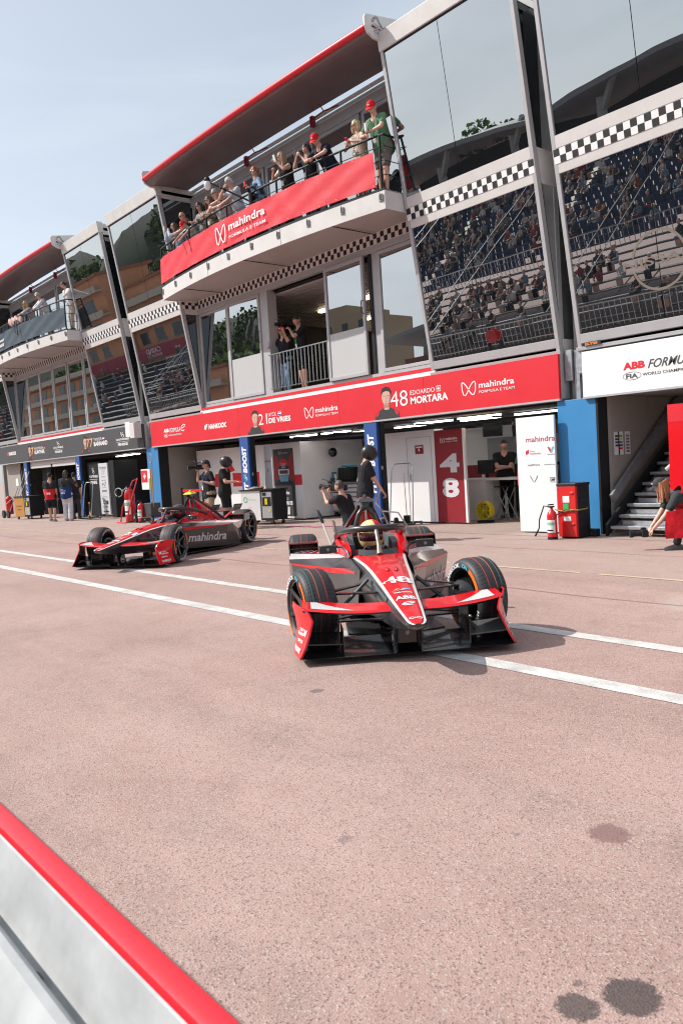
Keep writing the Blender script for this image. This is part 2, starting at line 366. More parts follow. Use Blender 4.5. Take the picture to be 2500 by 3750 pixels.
# ================================================================ PIT BUILDING
TILT = .157
def yt(z): return 12.4-TILT*(z-3.4)
def checks(mb, x0, x1, z0, z1, yf, n=2, a=WHT, b=BLACK, off=0):
    h = (z1-z0)/n; c = max(1, round((x1-x0)/h)); w = (x1-x0)/c
    for i in range(c):
        for j in range(n):
            ya, yb_ = yf(z0+j*h), yf(z0+(j+1)*h)
            mb.quad((x0+i*w, ya, z0+j*h), (x0+(i+1)*w, ya, z0+j*h), (x0+(i+1)*w, yb_, z0+(j+1)*h), (x0+i*w, yb_, z0+(j+1)*h), b if (i+j+off) % 2 else a)
def leaning(mb, xl, xr, z0, z1, out, th, m):
    """slab in the leaning plane, front face `out` metres proud of it"""
    a, b = yt(z0)-out, yt(z1)-out
    mb.slab([(xl, a, z0), (xr, a, z0), (xr, a+th, z0), (xl, a+th, z0)], [(xl, b, z1), (xr, b, z1), (xr, b+th, z1), (xl, b+th, z1)], m)
def tower(root, xl, xr, seams, inner):
    fw = .075
    for (z0, z1) in ((3.52, 6.20), (6.80, 9.55)):
        xs = [xl+fw]+seams+[xr-fw]
        for i in range(len(xs)-1):
            p = MB(); leaning(p, xs[i]+.007, xs[i+1]-.007, z0, z1, .0, .03, GL); p.build('pane', root, smooth=0)
        b = MB(); leaning(b, xl+.05, xr-.05, z0-.02, z1+.02, -.045, .02, BLKF)
        for sx in seams: leaning(b, sx-.006, sx+.006, z0, z1, -.012, .03, BLKF)
        b.build('pane_backing', root, smooth=0)
    f = MB()
    leaning(f, xl, xl+fw, 3.30, 9.62, .03, .12, ALU); leaning(f, xr-fw, xr, 3.30, 9.62, .03, .12, ALU)
    leaning(f, xl+fw, xr-fw, 3.36, 3.52, .03, .12, ALU); leaning(f, xl+fw+.002, xr-fw-.002, 9.53, 9.56, .02, .11, BLKF)
    leaning(f, xl-.02, xr+.02, 3.24, 3.30, .06, .3, ALU)
    f.build('frame', root, smooth=0, bevel=.004)
    f = MB(); leaning(f, xl+fw, xr-fw, 6.20, 6.34, .028, .12, ALUL); leaning(f, xl+fw, xr-fw, 6.60, 6.80, .028, .12, ALUL); leaning(f, xl+fw, xr-fw, 6.34, 6.60, .020, .11, WHT); f.build('spandrel', root, smooth=0)
    f = MB(); checks(f, xl+.02, xr-.02, 6.355, 6.585, lambda z: yt(z)-.034, 2); f.build('checkered_strip', root, smooth=0)
    f = MB(); leaning(f, xl-.01, xr+.01, 9.56, 9.90, .05, .2, ALUL); f.box((xl, yt(9.9)+.15, 9.62), (xr, 13.4, 9.86), ALUL); f.build('fascia', root, smooth=0, bevel=.01)
    # side walls of the projecting bay
    for x, s in ((xl, 1), (xr, -1)):
        g = MB(); xa, xb = x+s*.012, x+s*.035
        for z0, z1 in ((3.52, 6.2), (6.8, 9.5)):
            g.slab([(xa, yt(z0)+.12, z0), (xb, yt(z0)+.12, z0), (xb, 12.9, z0), (xa, 12.9, z0)], [(xa, yt(z1)+.12, z1), (xb, yt(z1)+.12, z1), (xb, 12.9, z1), (xa, 12.9, z1)], GLD)
        g.build('side_pane', root, smooth=0)
        for z0, z1 in ((3.3, 3.52), (6.2, 6.8), (9.5, 9.72)):
            g = MB(); g.slab([(x, yt(z0)+.1, z0), (x+s*.06, yt(z0)+.1, z0), (x+s*.06, 12.95, z0), (x, 12.95, z0)], [(x, yt(z1)+.1, z1), (x+s*.06, yt(z1)+.1, z1), (x+s*.06, 12.95, z1), (x, 12.95, z1)], ALUL); g.build('side_frame', root, smooth=0)
        g = MB(); g.box((x+s*.001, 12.42, 3.53), (x+s*.058, 12.5, 6.19), ALU); g.build('side_frame', root, smooth=0)
    # side check strip towards the balcony
    x, s = (xr, 1) if inner == 'r' else (xl, -1)
    g = MB(); c = 5; y0, y1 = 11.95, 12.5
    for i in range(c):
        for j in range(2):
            a, b = y0+(y1-y0)*i/c, y0+(y1-y0)*(i+1)/c; z = 6.355+.115*j; X = x+s*.004
            g.quad((X, a, z), (X, b, z), (X, b, z+.115), (X, a, z+.115), BLACK if (i+j) % 2 else PINKW)
    g.build('checkered_strip', root, smooth=0)
def balc_y(x, cx=-16.2): return 10.97+.0172*(x-cx)**2
def frame_rect(mb, x0, x1, z0, z1, y, w, d, m):
    mb.box((x0, y, z0), (x0+w, y+d, z1), m); mb.box((x1-w, y, z0), (x1, y+d, z1), m); mb.box((x0+w, y+.002, z0), (x1-w, y+d-.002, z0+w), m); mb.box((x0+w, y+.002, z1-w), (x1-w, y+d-.002, z1), m)
def module(dx, label, openw=True, stripe=True, lw=3.43, rw=3.15, full=True, tdx=0, rail_label=None):
    T = dx+tdx
    root = thing('pit_building', label, 'building', (-16.3+dx, 12.5, 0), group='pit building sections along the lane')
    X0, X1 = -24.4+T, -8.37+T; BL, BR = X0+lw, X1-rw
    # ---- carcass
    b = MB(); b.box((X0-.02, 12.75, 2.42), (X1+.02, 20, 3.34), CONC); b.build('floor_slab', root, smooth=0)
    b = MB(); b.box((X0, 12.95, 6.36), (X1, 20, 6.90), CONC); b.build('floor_slab', root, smooth=0)
    b = MB(); b.box((X0, 13.0, 9.74), (X1, 20, 10.0), ALUL); b.build('roof', root, smooth=0)
    b = MB(); b.box((X0, 20, 0), (X1, 20.2, 10), CONC)
    for x in (X0, X1-.2): b.box((x, 12.98, 3.34), (x+.2, 20, 9.74), CONC)
    for x in (X0-.1, X1-.12): b.box((x, 12.62, 0), (x+.24, 20, 2.42), CONC)
    b.build('wall', root, smooth=0)
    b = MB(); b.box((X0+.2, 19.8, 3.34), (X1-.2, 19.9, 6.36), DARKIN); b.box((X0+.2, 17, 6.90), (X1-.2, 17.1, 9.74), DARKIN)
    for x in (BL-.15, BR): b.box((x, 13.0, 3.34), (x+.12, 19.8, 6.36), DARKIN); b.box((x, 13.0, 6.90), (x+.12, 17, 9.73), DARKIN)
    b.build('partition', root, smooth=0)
    # ---- leaning glass bays
    tower(root, X0, BL, [X0+1.62], 'r'); tower(root, BR, X1, [BR+1.48], 'l')
    # ---- first floor windows between the bays
    zt, zb = 6.22, 3.46; yf = 12.46
    b = MB(); b.box((BL, yf, 6.20), (BR, yf+.14, 6.35), ALU); b.box((BL, yf, 3.42), (BR, yf+.14, 3.50), ALU); b.box((BL, 12.40, 3.33), (BR, 12.6, 3.42), ALU)
    b.build('window_frame', root, smooth=0)
    b = MB(); checks(b, BL, BR, 6.355, 6.585, lambda z: yf-.012, 2, PINKW); b.box((BL, yf-.01, 6.35), (BR, 12.95, 6.60), WHT); b.build('checkered_strip', root, smooth=0)
    def window(x0, x1, film=False, proud=0.0, pull=False):
        w = MB(); frame_rect(w, x0, x1, zb+.05, zt-.03, yf-proud, .075, .07, ALU); wf = w.build('window', root, smooth=0, bevel=.003)
        g = MB(); g.box((x0+.075, yf-proud+.03, zb+.12), (x1-.075, yf-proud+.042, zt-.10), GLW); g.build('pane', wf, smooth=0)
        if film:
            g = MB(); g.box((x0+.078, yf-proud+.024, zb+.125), (x1-.078, yf-proud+.029, 4.62), M('frosted_film', (.50, .51, .51), .35)); g.build('frosted_film', wf, smooth=0)
        if pull:
            g = MB(); g.tube([(x1-.04, yf-proud-.0, 4.9), (x1-.04, yf-proud-.06, 4.92), (x1-.04, yf-proud-.06, 5.18), (x1-.04, yf-proud, 5.2)], .012, 6, BLKF); g.build('handle', wf)
    if openw:
        cs = [(-20.9, -19.36, 0, 0), (-19.33, -17.72, 1, .03), (-14.9, -13.5, 1, .06), (-13.07, -11.58, 0, 0)]
        for a, c, fl, pr in cs: window(a+T, c+T, fl, pr, pull=fl)
        b = MB(); b.box((-17.70+T, yf, 3.5), (-17.36+T, yf+.3, 6.2), ALU); b.build('mullion', root, smooth=0); b = MB(); b.box((-13.40+T, yf+.02, 3.5), (-13.30+T, yf+.3, 6.2), BLKF); b.build('mullion', root, smooth=0); b = MB(); b.box((-13.297+T, yf+.05, 3.5), (-13.09+T, yf+.1, 6.2), ALU); b.build('mullion', root, smooth=0)
        # juliet railing across the open bay
        r = MB(); r.bar((-17.38+T, 12.42, 4.49), (-14.88+T, 12.42, 4.49), .05, .03, CHROME); r.bar((-17.38+T, 12.42, 3.60), (-14.88+T, 12.42, 3.60), .03, .02, CHROME)
        rl = r.build('railing', root, smooth=0)
        for i in range(17):
            q = MB(); x = -17.33+T+i*.149; q.tube([(x, 12.42, 3.58), (x, 12.42, 4.48)], .009, 6, CHROME); q.build('baluster', rl)
        c = MB(); c.box((-20.9+T, 12.7, 6.16), (-11.7+T, 19.8, 6.2), DARKIN)
        SL = M('ceiling_slat', (.55, .52, .52), .45)
        for i in range(30): c.box((-20.9+T, 12.8+i*.23, 6.11), (-11.7+T, 12.8+i*.23+.17, 6.15), SL)
        c.build('slatted_ceiling', root, smooth=0)
        for y, z, xa in ((15.2, 6.0, -18.6), (17.4, 6.0, -20.4), (19.2, 5.0, -20.6)):
            c = MB(); c.box((xa+T, y, z+.04), (xa+4.6+T, y+.14, z+.08), LAMPW); c.build('ceiling_light', root, smooth=0)
        c = MB(); c.box((-20.9+T, 12.7, 3.341), (-11.7+T, 19.7, 3.44), M('dark_carpet', (.06, .05, .05), .9)); c.box((-20.9+T, 19.6, 3.44), (-11.7+T, 19.7, 5.6), M('dim_back_wall', (.16, .13, .125), .7)); c.build('room_floor', root, smooth=0)
    else:
        w0 = (BR-BL)/6
        for i in range(6): window(BL+i*w0+.03, BL+(i+1)*w0-.03, 0, .02*(i in (2, 3)))
    if stripe:
        b = MB(); b.box((BL-.1, 12.385, 3.335), (BR+.1, 12.42, 3.42), RED); b.box((BL-.1, 12.38, 3.24), (BR+.1, 12.42, 3.335), WHT); b.build('striped_sill', root, smooth=0)
    # ---- balcony doors
    b = MB(); b.box((BL, 12.5, 9.36), (BR, 12.8, 9.60), ALU); b.box((BL, 12.52, 9.60), (BR, 12.62, 9.64), WHT); b.box((BL, 12.52, 9.80), (BR, 12.62, 9.84), WHT); b.box((BL, 12.66, 9.64), (BR, 12.68, 9.80), M('clerestory_glass', (.45, .52, .50), .2)); b.build('clerestory', root, smooth=0)
    nd = 5; w0 = (BR-BL)/nd
    for i in range(nd):
        w = MB(); a, c = BL+i*w0+.04, BL+(i+1)*w0-.04; frame_rect(w, a, c, 6.95, 9.36, 12.52, .09, .08, ALU); dr = w.build('door', root, smooth=0, bevel=.004)
        g = MB(); g.box((a+.09, 12.55, 7.04), (c-.09, 12.565, 9.27), GLW); w2 = g.build('pane', dr, smooth=0)
    # ---- balcony
    n = 28; xs = [BL+.06+(BR-BL-.10)*i/n for i in range(n+1)]; cx = (BL+BR)/2
    yb = lambda x: balc_y(x, cx)
    b = MB(); ot = [(x, yb(x)) for x in xs]
    bot = [(x, y, 6.56) for x, y in ot]+[(xs[-1], 12.5, 6.60), (xs[0], 12.5, 6.60)]; top = [(x, y, 6.88) for x, y in ot]+[(xs[-1], 12.5, 6.88), (xs[0], 12.5, 6.88)]
    b.slab(bot, top, SOFF)
    bs = b.build('balcony_slab', root, smooth=20)
    b = MB(); b.loft([[V((x, yb(x)-.012, 6.54)), V((x, yb(x)-.012, 6.90)), V((x, yb(x)-.001, 6.90)), V((x, yb(x)-.001, 6.54))] for x in xs], ALUL)
    b.box((xs[-1]+.001, yb(xs[-1])-.012, 6.54), (xs[-1]+.013, 12.5, 6.90), ALUL); b.box((xs[0]-.013, yb(xs[0])-.012, 6.54), (xs[0]-.001, 12.5, 6.90), ALUL); b.build('balcony_fascia', bs, smooth=25)
    b = MB()
    for x in (cx-3.2, cx+.05, cx+3.2): b.box((x-.01, yb(x)+.02, 6.548), (x+.01, 12.45, 6.561), BLKF)
    for x in (cx-1.6, cx+1.6): b.box((x-.002, yb(x)-.016, 6.55), (x+.002, yb(x)-.011, 6.89), BLKF)
    b.build('soffit_joint', bs, smooth=0)
    b = MB(); b.loft([[V((x, yb(x)-.005, 6.90)), V((x, yb(x)-.005, 6.955)), V((x, yb(x)+.05, 6.955)), V((x, yb(x)+.05, 6.90))] for x in xs], BLKF); b.slab([(x, y, 6.885) for x, y, _ in top], [(x, y+.01, 6.93) for x, y, _ in top], M('balcony_decking', (.25, .24, .23), .7)); b.build('gutter', bs, smooth=20)
    r = MB(); r.tube([(xs[0], 12.4, 7.99)]+[(x, yb(x)+.03, 8.0) for x in xs]+[(xs[-1], 12.4, 7.99)], .024, 8, BLKF)
    for z in (7.78, 7.50, 7.22): r.tube([(xs[0], 12.4, z)]+[(x, yb(x)+.03, z) for x in xs]+[(xs[-1], 12.4, z)], .009, 6, BLKF)
    rail = r.build('balcony_railing', root)
    for i in range(10):
        x = BL+.1+(BR-BL-.22)*i/9; y = yb(x); q = MB(); q.box((x-.012, y+.005, 6.8), (x+.012, y+.05, 7.99), BLKF); po = q.build('post', rail, smooth=0)
        q = MB(); q.box((x-.05, y-.03, 6.70), (x+.05, y-.014, 6.84), M('bracket_steel', (.17, .175, .18), .5)); q.tube([(x, y-.05, 6.86), (x, y-.05, 6.74), (x+.03, y-.04, 6.72)], .008, 6, MATTB); q.build('bracket', rail, smooth=0)
    # ---- canopy
    b = MB(); prof = lambda x: [(.06, 9.90), (.10, 9.84), (.22, 9.80), (.9, 9.86), (1.45, 9.88), (1.5, 10.44), (.75, 10.26), (.10, 10.02)]
    ye = lambda x: 11.02-.10*(1-((x-cx)/((BR-BL)/2))**2)
    xs2 = [BL-.05+(BR-BL)*i/16 for i in range(17)]; xs2[-1] = BR-.02
    b.loft([[V((x, ye(x)+dy, z)) for dy, z in prof(x)] for x in xs2], CANOPY); cn = b.build('canopy', root, smooth=25)
    b = MB(); b.tube([(x, ye(x)+.05, 9.96) for x in xs2], .075, 12, TUBER); b.build('red_tube', cn)
    PL = [(10.99, 10.12), (11.0, 9.96), (11.06, 9.84), (11.22, 9.765), (11.55, 9.74), (12.5, 9.74), (12.5, 10.46), (11.85, 10.31), (11.15, 10.20), (11.03, 10.18)]
    for x, s in ((BL-.08, 1), (BR-.01, 1)):
        b = MB(); b.slab([(x, y, z) for y, z in PL], [(x+.05, y, z) for y, z in PL], ALUL); ep = b.build('end_plate', cn, smooth=0, bevel=.008)
    x = BR+.043; t = MB(); d = V((0, .992, -.12)); u = V((0, .12, .992))
    CIR = [(0, .28), (.03, .55), (.10, .80), (.20, 1), (.27, 1), (.32, .93), (.36, .72), (.50, .38), (.60, .22), (.68, .30), (.72, .48), (.83, .42), (.86, .28), (1, .20), (.97, 0), (.85, -.02), (.70, .12), (.60, .12), (.48, .30), (.34, .58), (.26, .88), (.14, .78), (.10, .5), (.06, .34), (.04, .26)]
    t.stroke([(a*.50, b*.19) for a, b in CIR], .010, d, u, (x+.009, 11.17, 10.01), BLACK)
    t.text('MONACO', (x+.009, 11.17, 9.955), d, u, .56, .062, DRED, bold=.02); t.text('CIRCUIT', (x+.009, 11.22, 9.875), d, u, .50, .055, DGREY); t.text('GRAND PRIX', (x+.009, 11.22, 10.03), d, u, .22, .02, DGREY)
    t.build('lettering', cn, smooth=0)
    for x in (cx-1.55, cx+1.3):
        q = MB(); q.box((x-.05, 12.36, 9.56), (x+.05, 12.46, 9.80), DRED)
        q.bar((x, 12.40, 9.74), (x+.55, 12.30, 9.70), .022, .022, DRED); q.bar((x+.55, 12.30, 9.70), (x+.95, 12.42, 9.72), .022, .022, DRED); q.bar((x+.5, 12.22, 9.86), (x+.56, 12.30, 9.70), .02, .02, DRED)
        q.build('awning_bracket', cn, smooth=0)
    return root, BL, BR, yb
cen = module(0, 'central pit building section with red fascia, red-edged canopy and open first floor window')
lef = module(-16.4, 'further pit building section at the left, with black team fascia under its windows', openw=False, tdx=-.27)
rig = module(16.4, 'nearest pit building section at the right, with white fascia above the metal stairs', openw=False)
# ================================================================ FASCIA SIGNS
SKIN = M('skin', (.56, .30, .22), .5); SKIN2 = M('printed_skin', (.60, .36, .28), .6); HAIRD = M('dark_hair', (.025, .017, .013), .5)
def portrait(mb, x, z, w, h, y, o=0):
    """flat printed head and shoulders in a dark team shirt, o keeps layers apart"""
    R, U = X_, Z_
    sh = [(0, 0), (1, 0), (.98, .16), (.80, .27), (.62, .34), (.38, .34), (.20, .27), (.03, .16)]
    mb.poly([(a*w, b*h) for a, b in sh], R, U, (x, y, z), M('printed_shirt', (.03, .03, .035), .6))
    mb.poly([(.05*w, .16*h), (.20*w, .26*h), (.16*w, .15*h), (.08*w, .08*h)], R, U, (x, y-.001, z), RED); mb.poly([(.95*w, .16*h), (.80*w, .26*h), (.84*w, .15*h), (.92*w, .08*h)], R, U, (x, y-.001, z), RED)
    mb.poly([(.40*w, .28*h), (.60*w, .28*h), (.60*w, .5*h), (.40*w, .5*h)], R, U, (x, y-.002, z), SKIN2)
    hd = [(.5+.175*cos(a), .66+.21*sin(a)*(1 if sin(a) > 0 else 1.2)) for a in [2*pi*k/20 for k in range(20)]]
    mb.poly([(a*w, b*h) for a, b in hd], R, U, (x, y-.003, z), SKIN2)
    hr = [(.315, .70), (.30, .82), (.36, .93), (.5, .97), (.64, .93), (.70, .82), (.685, .70), (.65, .80), (.5, .84), (.35, .80)]
    SH = M('printed_skin_shade', (.36, .20, .15), .6); mb.poly([(.60*w, .46*h), (.672*w, .62*h), (.67*w, .76*h), (.63*w, .70*h), (.60*w, .55*h)], R, U, (x, y-.0035, z), SH); mb.poly([(.40*w, .34*h), (.60*w, .34*h), (.58*w, .44*h), (.42*w, .44*h)], R, U, (x, y-.0025, z), SH); mb.poly([(.49*w, .60*h), (.53*w, .60*h), (.515*w, .70*h)], R, U, (x, y-.0045, z), SH); mb.poly([(.40*w, .47*h), (.60*w, .47*h), (.57*w, .435*h), (.43*w, .435*h)], R, U, (x, y-.0036, z), SH)
    mb.poly([(a*w, b*h) for a, b in hr], R, U, (x, y-.004, z), HAIRD)
    for c in (.425, .575): mb.poly([((c-.035)*w, .685*h), ((c+.035)*w, .685*h), ((c+.03)*w, .70*h), ((c-.03)*w, .70*h)], R, U, (x, y-.005, z), HAIRD)
    mb.poly([(.455*w, .525*h), (.545*w, .525*h), (.53*w, .54*h), (.47*w, .54*h)], R, U, (x, y-.005, z), M('printed_lips', (.35, .13, .11), .6))
def fe_logo(mb, x, z, w, h, y, c=WHT, c2=None):
    mb.text('ABB', (x, y, z+h*.48), X_, Z_, w*.24, h*.36, c2 or c, bold=.05); mb.text('FORMULA', (x+w*.27, y, z+h*.42), X_, Z_, w*.50, h*.42, c, bold=.012, shear=.4)
    mb.stroke([(.02, .42), (.85, .60), (1, .85), (.72, 1.02), (.25, .80), (.02, .35), (.25, .02), (.75, .10)], h*.10, X_*(w*.20), Z_*(h*.62), (x+w*.79, y, z+h*.42), c) if False else mb.stroke([(a*w*.20, b*h*.60) for a, b in [(.10, .42), (.85, .62), (1, .88), (.75, 1.0), (.3, .82), (.06, .38), (.2, .08), (.5, .0), (.8, .15)]], h*.08, X_, Z_, (x+w*.79, y, z+h*.42), c)
    mb.text('FIA', (x+w*.03, y, z+h*.05), X_, Z_, w*.13, h*.22, c, bold=.03); mb.text('WORLD CHAMPIONSHIP', (x+w*.21, y, z+h*.09), X_, Z_, w*.60, h*.15, c, bold=.01)
    ring = [(w*.095+w*.10*cos(a), h*.16+h*.19*sin(a)) for a in [2*pi*k/18 for k in range(18)]]; mb.stroke(ring, h*.02, X_, Z_, (x, y, z), c, closed=True)
def board(x0, x1, m, label, seams=(), y=12.30, z0=2.44, z1=3.24):
    t = thing('fascia_sign', label, 'sign board', ((x0+x1)/2, y, z0))
    xs = [x0]+list(seams)+[x1]
    for i in range(len(xs)-1): b = MB(); b.box((xs[i]+.003, y, z0), (xs[i+1]-.003, y+.06, z1), m); b.build('panel', t, smooth=0)
    b = MB(); b.box((x0, y-.01, z0-.035), (x1, y+.07, z0), ALU); b.box((x0, y+.065, z0), (x1, 12.62, z1), ALU); b.build('trim', t, smooth=0)
    return t
y = 12.296
t = board(-24.24, -8.36, RED, 'long red fascia sign with white lettering above the central garages', (-18.9, -14.5, -11.7))
b = MB(); fe_logo(b, -23.32, 2.68, 1.42, .33, y)
b.text('HANKOOK', (-20.52, y, 2.75), X_, Z_, 1.0, .15, WHT, bold=.05, shear=.15); b.poly([(0, .04), (.10, 0), (.22, .18), (.12, .17), (.10, .12), (.05, .16)], X_, Z_, (-20.78, y, 2.74), WHT)
b.build('sponsor_lettering', t, smooth=0)
b = MB(); portrait(b, -18.46, 2.44, .80, .68, y); b.build('driver_portrait', t, smooth=0)
b = MB(); b.text('21', (-17.90, y-.002, 2.68), X_, Z_, .42, .29, WHT, bold=-.005); b.text('NYCK', (-17.42, y, 2.87), X_, Z_, .36, .10, WHT); b.text('DE VRIES', (-17.42, y, 2.69), X_, Z_, .98, .14, WHT, bold=.035)
for k, c in enumerate((RED, WHT, M('flag_blue', (.02, .06, .35), .5))): b.poly([(0, 0), (.17, 0), (.17, .032), (0, .032)], X_, Z_, (-16.99, y-.001, 2.935-.033*k), c)
b.stroke([(0, 0), (.17, 0), (.17, .1), (0, .1)], .008, X_, Z_, (-16.99, y-.002, 2.868), WHT, closed=True)
b.build('driver_lettering', t, smooth=0)
b = MB(); mlogo(b, (-15.84, y, 2.69), X_, Z_, .36, .26); mahindra_wordmark(b, (-15.40, y, 2.70), X_, Z_, .86, .22); b.build('team_logo', t, smooth=0)
b = MB(); portrait(b, -13.25, 2.44, .80, .74, y); b.build('driver_portrait', t, smooth=0)
b = MB(); b.text('48', (-12.72, y-.002, 2.68), X_, Z_, .54, .34, WHT, bold=-.005); b.text('EDOARDO', (-12.10, y, 2.89), X_, Z_, .72, .095, WHT); b.text('MORTARA', (-12.10, y, 2.69), X_, Z_, 1.08, .155, WHT, bold=.035)
b.poly([(0, 0), (.12, 0), (.12, .12), (0, .12)], X_, Z_, (-11.33, y, 2.885), WHT); b.poly([(.012, .012), (.108, .012), (.108, .108), (.012, .108)], X_, Z_, (-11.33, y-.001, 2.885), RED)
b.poly([(.05, .025), (.07, .025), (.07, .095), (.05, .095)], X_, Z_, (-11.33, y-.002, 2.885), WHT); b.poly([(.025, .05), (.095, .05), (.095, .07), (.025, .07)], X_, Z_, (-11.33, y-.003, 2.885), WHT)
b.build('driver_lettering', t, smooth=0)
b = MB(); mlogo(b, (-10.64, y, 2.72), X_, Z_, .36, .26); mahindra_wordmark(b, (-10.20, y, 2.73), X_, Z_, .86, .22); b.build('team_logo', t, smooth=0)
# left team
t = board(-40.64, -24.80, DGREY, 'long charcoal fascia sign with orange race numbers at the left', (-33.6, -31.8, -28.3))
def dslogo(mb, x, z, w, h, y):
    mb.stroke([(.10, 1), (.12, .55), (.45, .50), (.12, .2)], .12, X_*w*.3, Z_*h*.4, (x+w*.38, y, z+h*.62), WHT); mb.stroke([(.5, 1), (.3, .72), (.8, .35), (.5, 0)], .12, X_*w*.3, Z_*h*.4, (x+w*.40, y-.001, z+h*.60), WHT)
    mb.text('DS AUTOMOBILES', (x, y, z+h*.40), X_, Z_, w, h*.15, WHT, bold=.03); mb.box((x+w*.03, y-.001, z+h*.28), (x+w*.97, y, z+h*.30), WHT); mb.text('PENSKE', (x+w*.12, y, z), X_, Z_, w*.76, h*.2, WHT, bold=.03)
b = MB(); b.text('HANKOOK', (-38.85, y, 2.80), X_, Z_, 1.05, .17, WHT, bold=.05, shear=.1); b.poly([(0, .04), (.14, 0), (.24, .2), (.12, .17), (.05, .16)], X_, Z_, (-39.1, y, 2.79), RED); dslogo(b, -33.06, 2.64, 1.06, .47, y); dslogo(b, -26.95, 2.60, 1.06, .47, y); b.build('sponsor_lettering', t, smooth=0)
for px_, num, x2, f1, l1, w1, w2, ww in ((-36.38, '7', -35.78, 'MAXIMILIAN', 'GUNTHER', 1.1, 1.25, .32), (-30.16, '77', -29.62, 'TAYLOR', 'BARNARD', .72, 1.22, .62)):
    b = MB(); portrait(b, px_, 2.44, .84, .74, y); b.build('driver_portrait', t, smooth=0)
    b = MB(); b.text(num, (x2, y-.002, 2.70), X_, Z_, ww, .32, M('pale_orange_print', (.75, .38, .16), .5), bold=.01); xx = x2+ww+.08
    b.text(f1, (xx, y, 2.90), X_, Z_, w1, .11, WHT); b.text(l1, (xx, y, 2.71), X_, Z_, w2, .16, WHT, bold=.035)
    for k, c in enumerate((BLACK, RED, GOLD) if num == '7' else (M('flag_blue'), WHT, RED)): b.poly([(0, 0), (.22, 0), (.22, .04), (0, .04)], X_, Z_, (xx+w1+.05, y-.001, 2.98-.04*k), c)
    b.build('driver_lettering', t, smooth=0)
t = board(-7.88, 2.0, WHT, 'large white fascia sign with red and black lettering above the metal stairs', (-4.5,), z0=2.42, z1=3.20)
b = MB(); fe_logo(b, -7.10, 2.62, 1.62, .34, y, DGREY, RED); b.build('lettering', t, smooth=0)

# ================================================================ BALCONY BANNERS
def banner(x0, x1, cx, m, z0, z1, label, rzf=.03):
    n = 90; rng = random.Random(int(-x0*10)); rings = []
    fy = lambda x: balc_y(x, cx)-rzf
    def wav(x, z):
        k = (z-z0)/(z1-z0); return .010*sin(x*9+z*5)*sin(x*2.3)+.009*(1-abs(2*k-1))*sin(x*17+k*6)*(.3+.7*sin(x*1.3)**2)-.014*k*k*abs(sin(x*3.9))+.006*sin(x*5-z*14)
    for i in range(n+1):
        x = x0+(x1-x0)*i/n
        rings.append([V((x, fy(x)+wav(x, z0+(z1-z0)*j/8), z0+(z1-z0)*j/8+.008*sin(x*3.93)*(1 if j == 8 else 0))) for j in range(9)])
    o = thing('balcony_banner', label, 'banner', ((x0+x1)/2, fy(cx), z0))
    b = MB(); b.loft(rings, m, open_ring=True); b.loft([[p+V((0, .004, 0)) for p in r][::-1] for r in rings], m, open_ring=True)
    b.build('cloth', o, smooth=60)
    b = MB()
    for i in range(0, 19):
        x = x0+.04+(x1-x0-.08)*i/18
        for z in (z0+.03, z1-.03): b.ball((x, fy(x)-.014, z), (.010, .004, .010), WHT, 6, 4); 
    b.build('eyelet', o, kind='stuff')
    return o, fy
o, fy = banner(-20.90, -11.74, -16.2, REDB, 7.00, 7.69, 'red banner with white wing logo tied along the curved central balcony')
b = MB()
def on(x, z): return V((x, fy(x)-.036, z))
def curved(fnm, pts, w):
    pass
t_ = MB(); t_.text('mahindra', (0, 0, 0), X_, Z_, 1.52, .19, WHT, bold=.02); t_.text('FORMULA E TEAM', (0, 0, -.19), X_, Z_, 1.52, .075, WHT, bold=.006); mlogo(t_, (-.62, 0, -.21), X_, Z_, .46, .42, t=.085)
b.add([on(-16.60+v[0], 7.345+v[2]) for v in t_.v], t_.f, WHT); b.build('lettering', o, smooth=0)
o, fy = banner(-37.9, -28.28, -33.05, NAVY, 7.02, 7.71, 'dark navy banner tied along the curved left balcony')
t_ = MB(); t_.text('DS AUTOMOBILES', (0, 0, 0), X_, Z_, 1.3, .09, WHT, bold=.03); t_.text('PENSKE', (.25, 0, -.20), X_, Z_, 1.0, .12, WHT, bold=.03); t_.stroke([(.55, .38), (.62, .28), (.56, .2), (.66, .12)], .03, X_, Z_, (0, 0, 0), WHT); t_.stroke([(.68, .36), (.62, .24), (.74, .2), (.66, .12)], .03, X_, Z_, (0, 0, 0), WHT)
b = MB(); b.add([on(-35.10+v[0], 7.36+v[2]) for v in t_.v], t_.f, WHT); b.build('lettering', o, smooth=0)

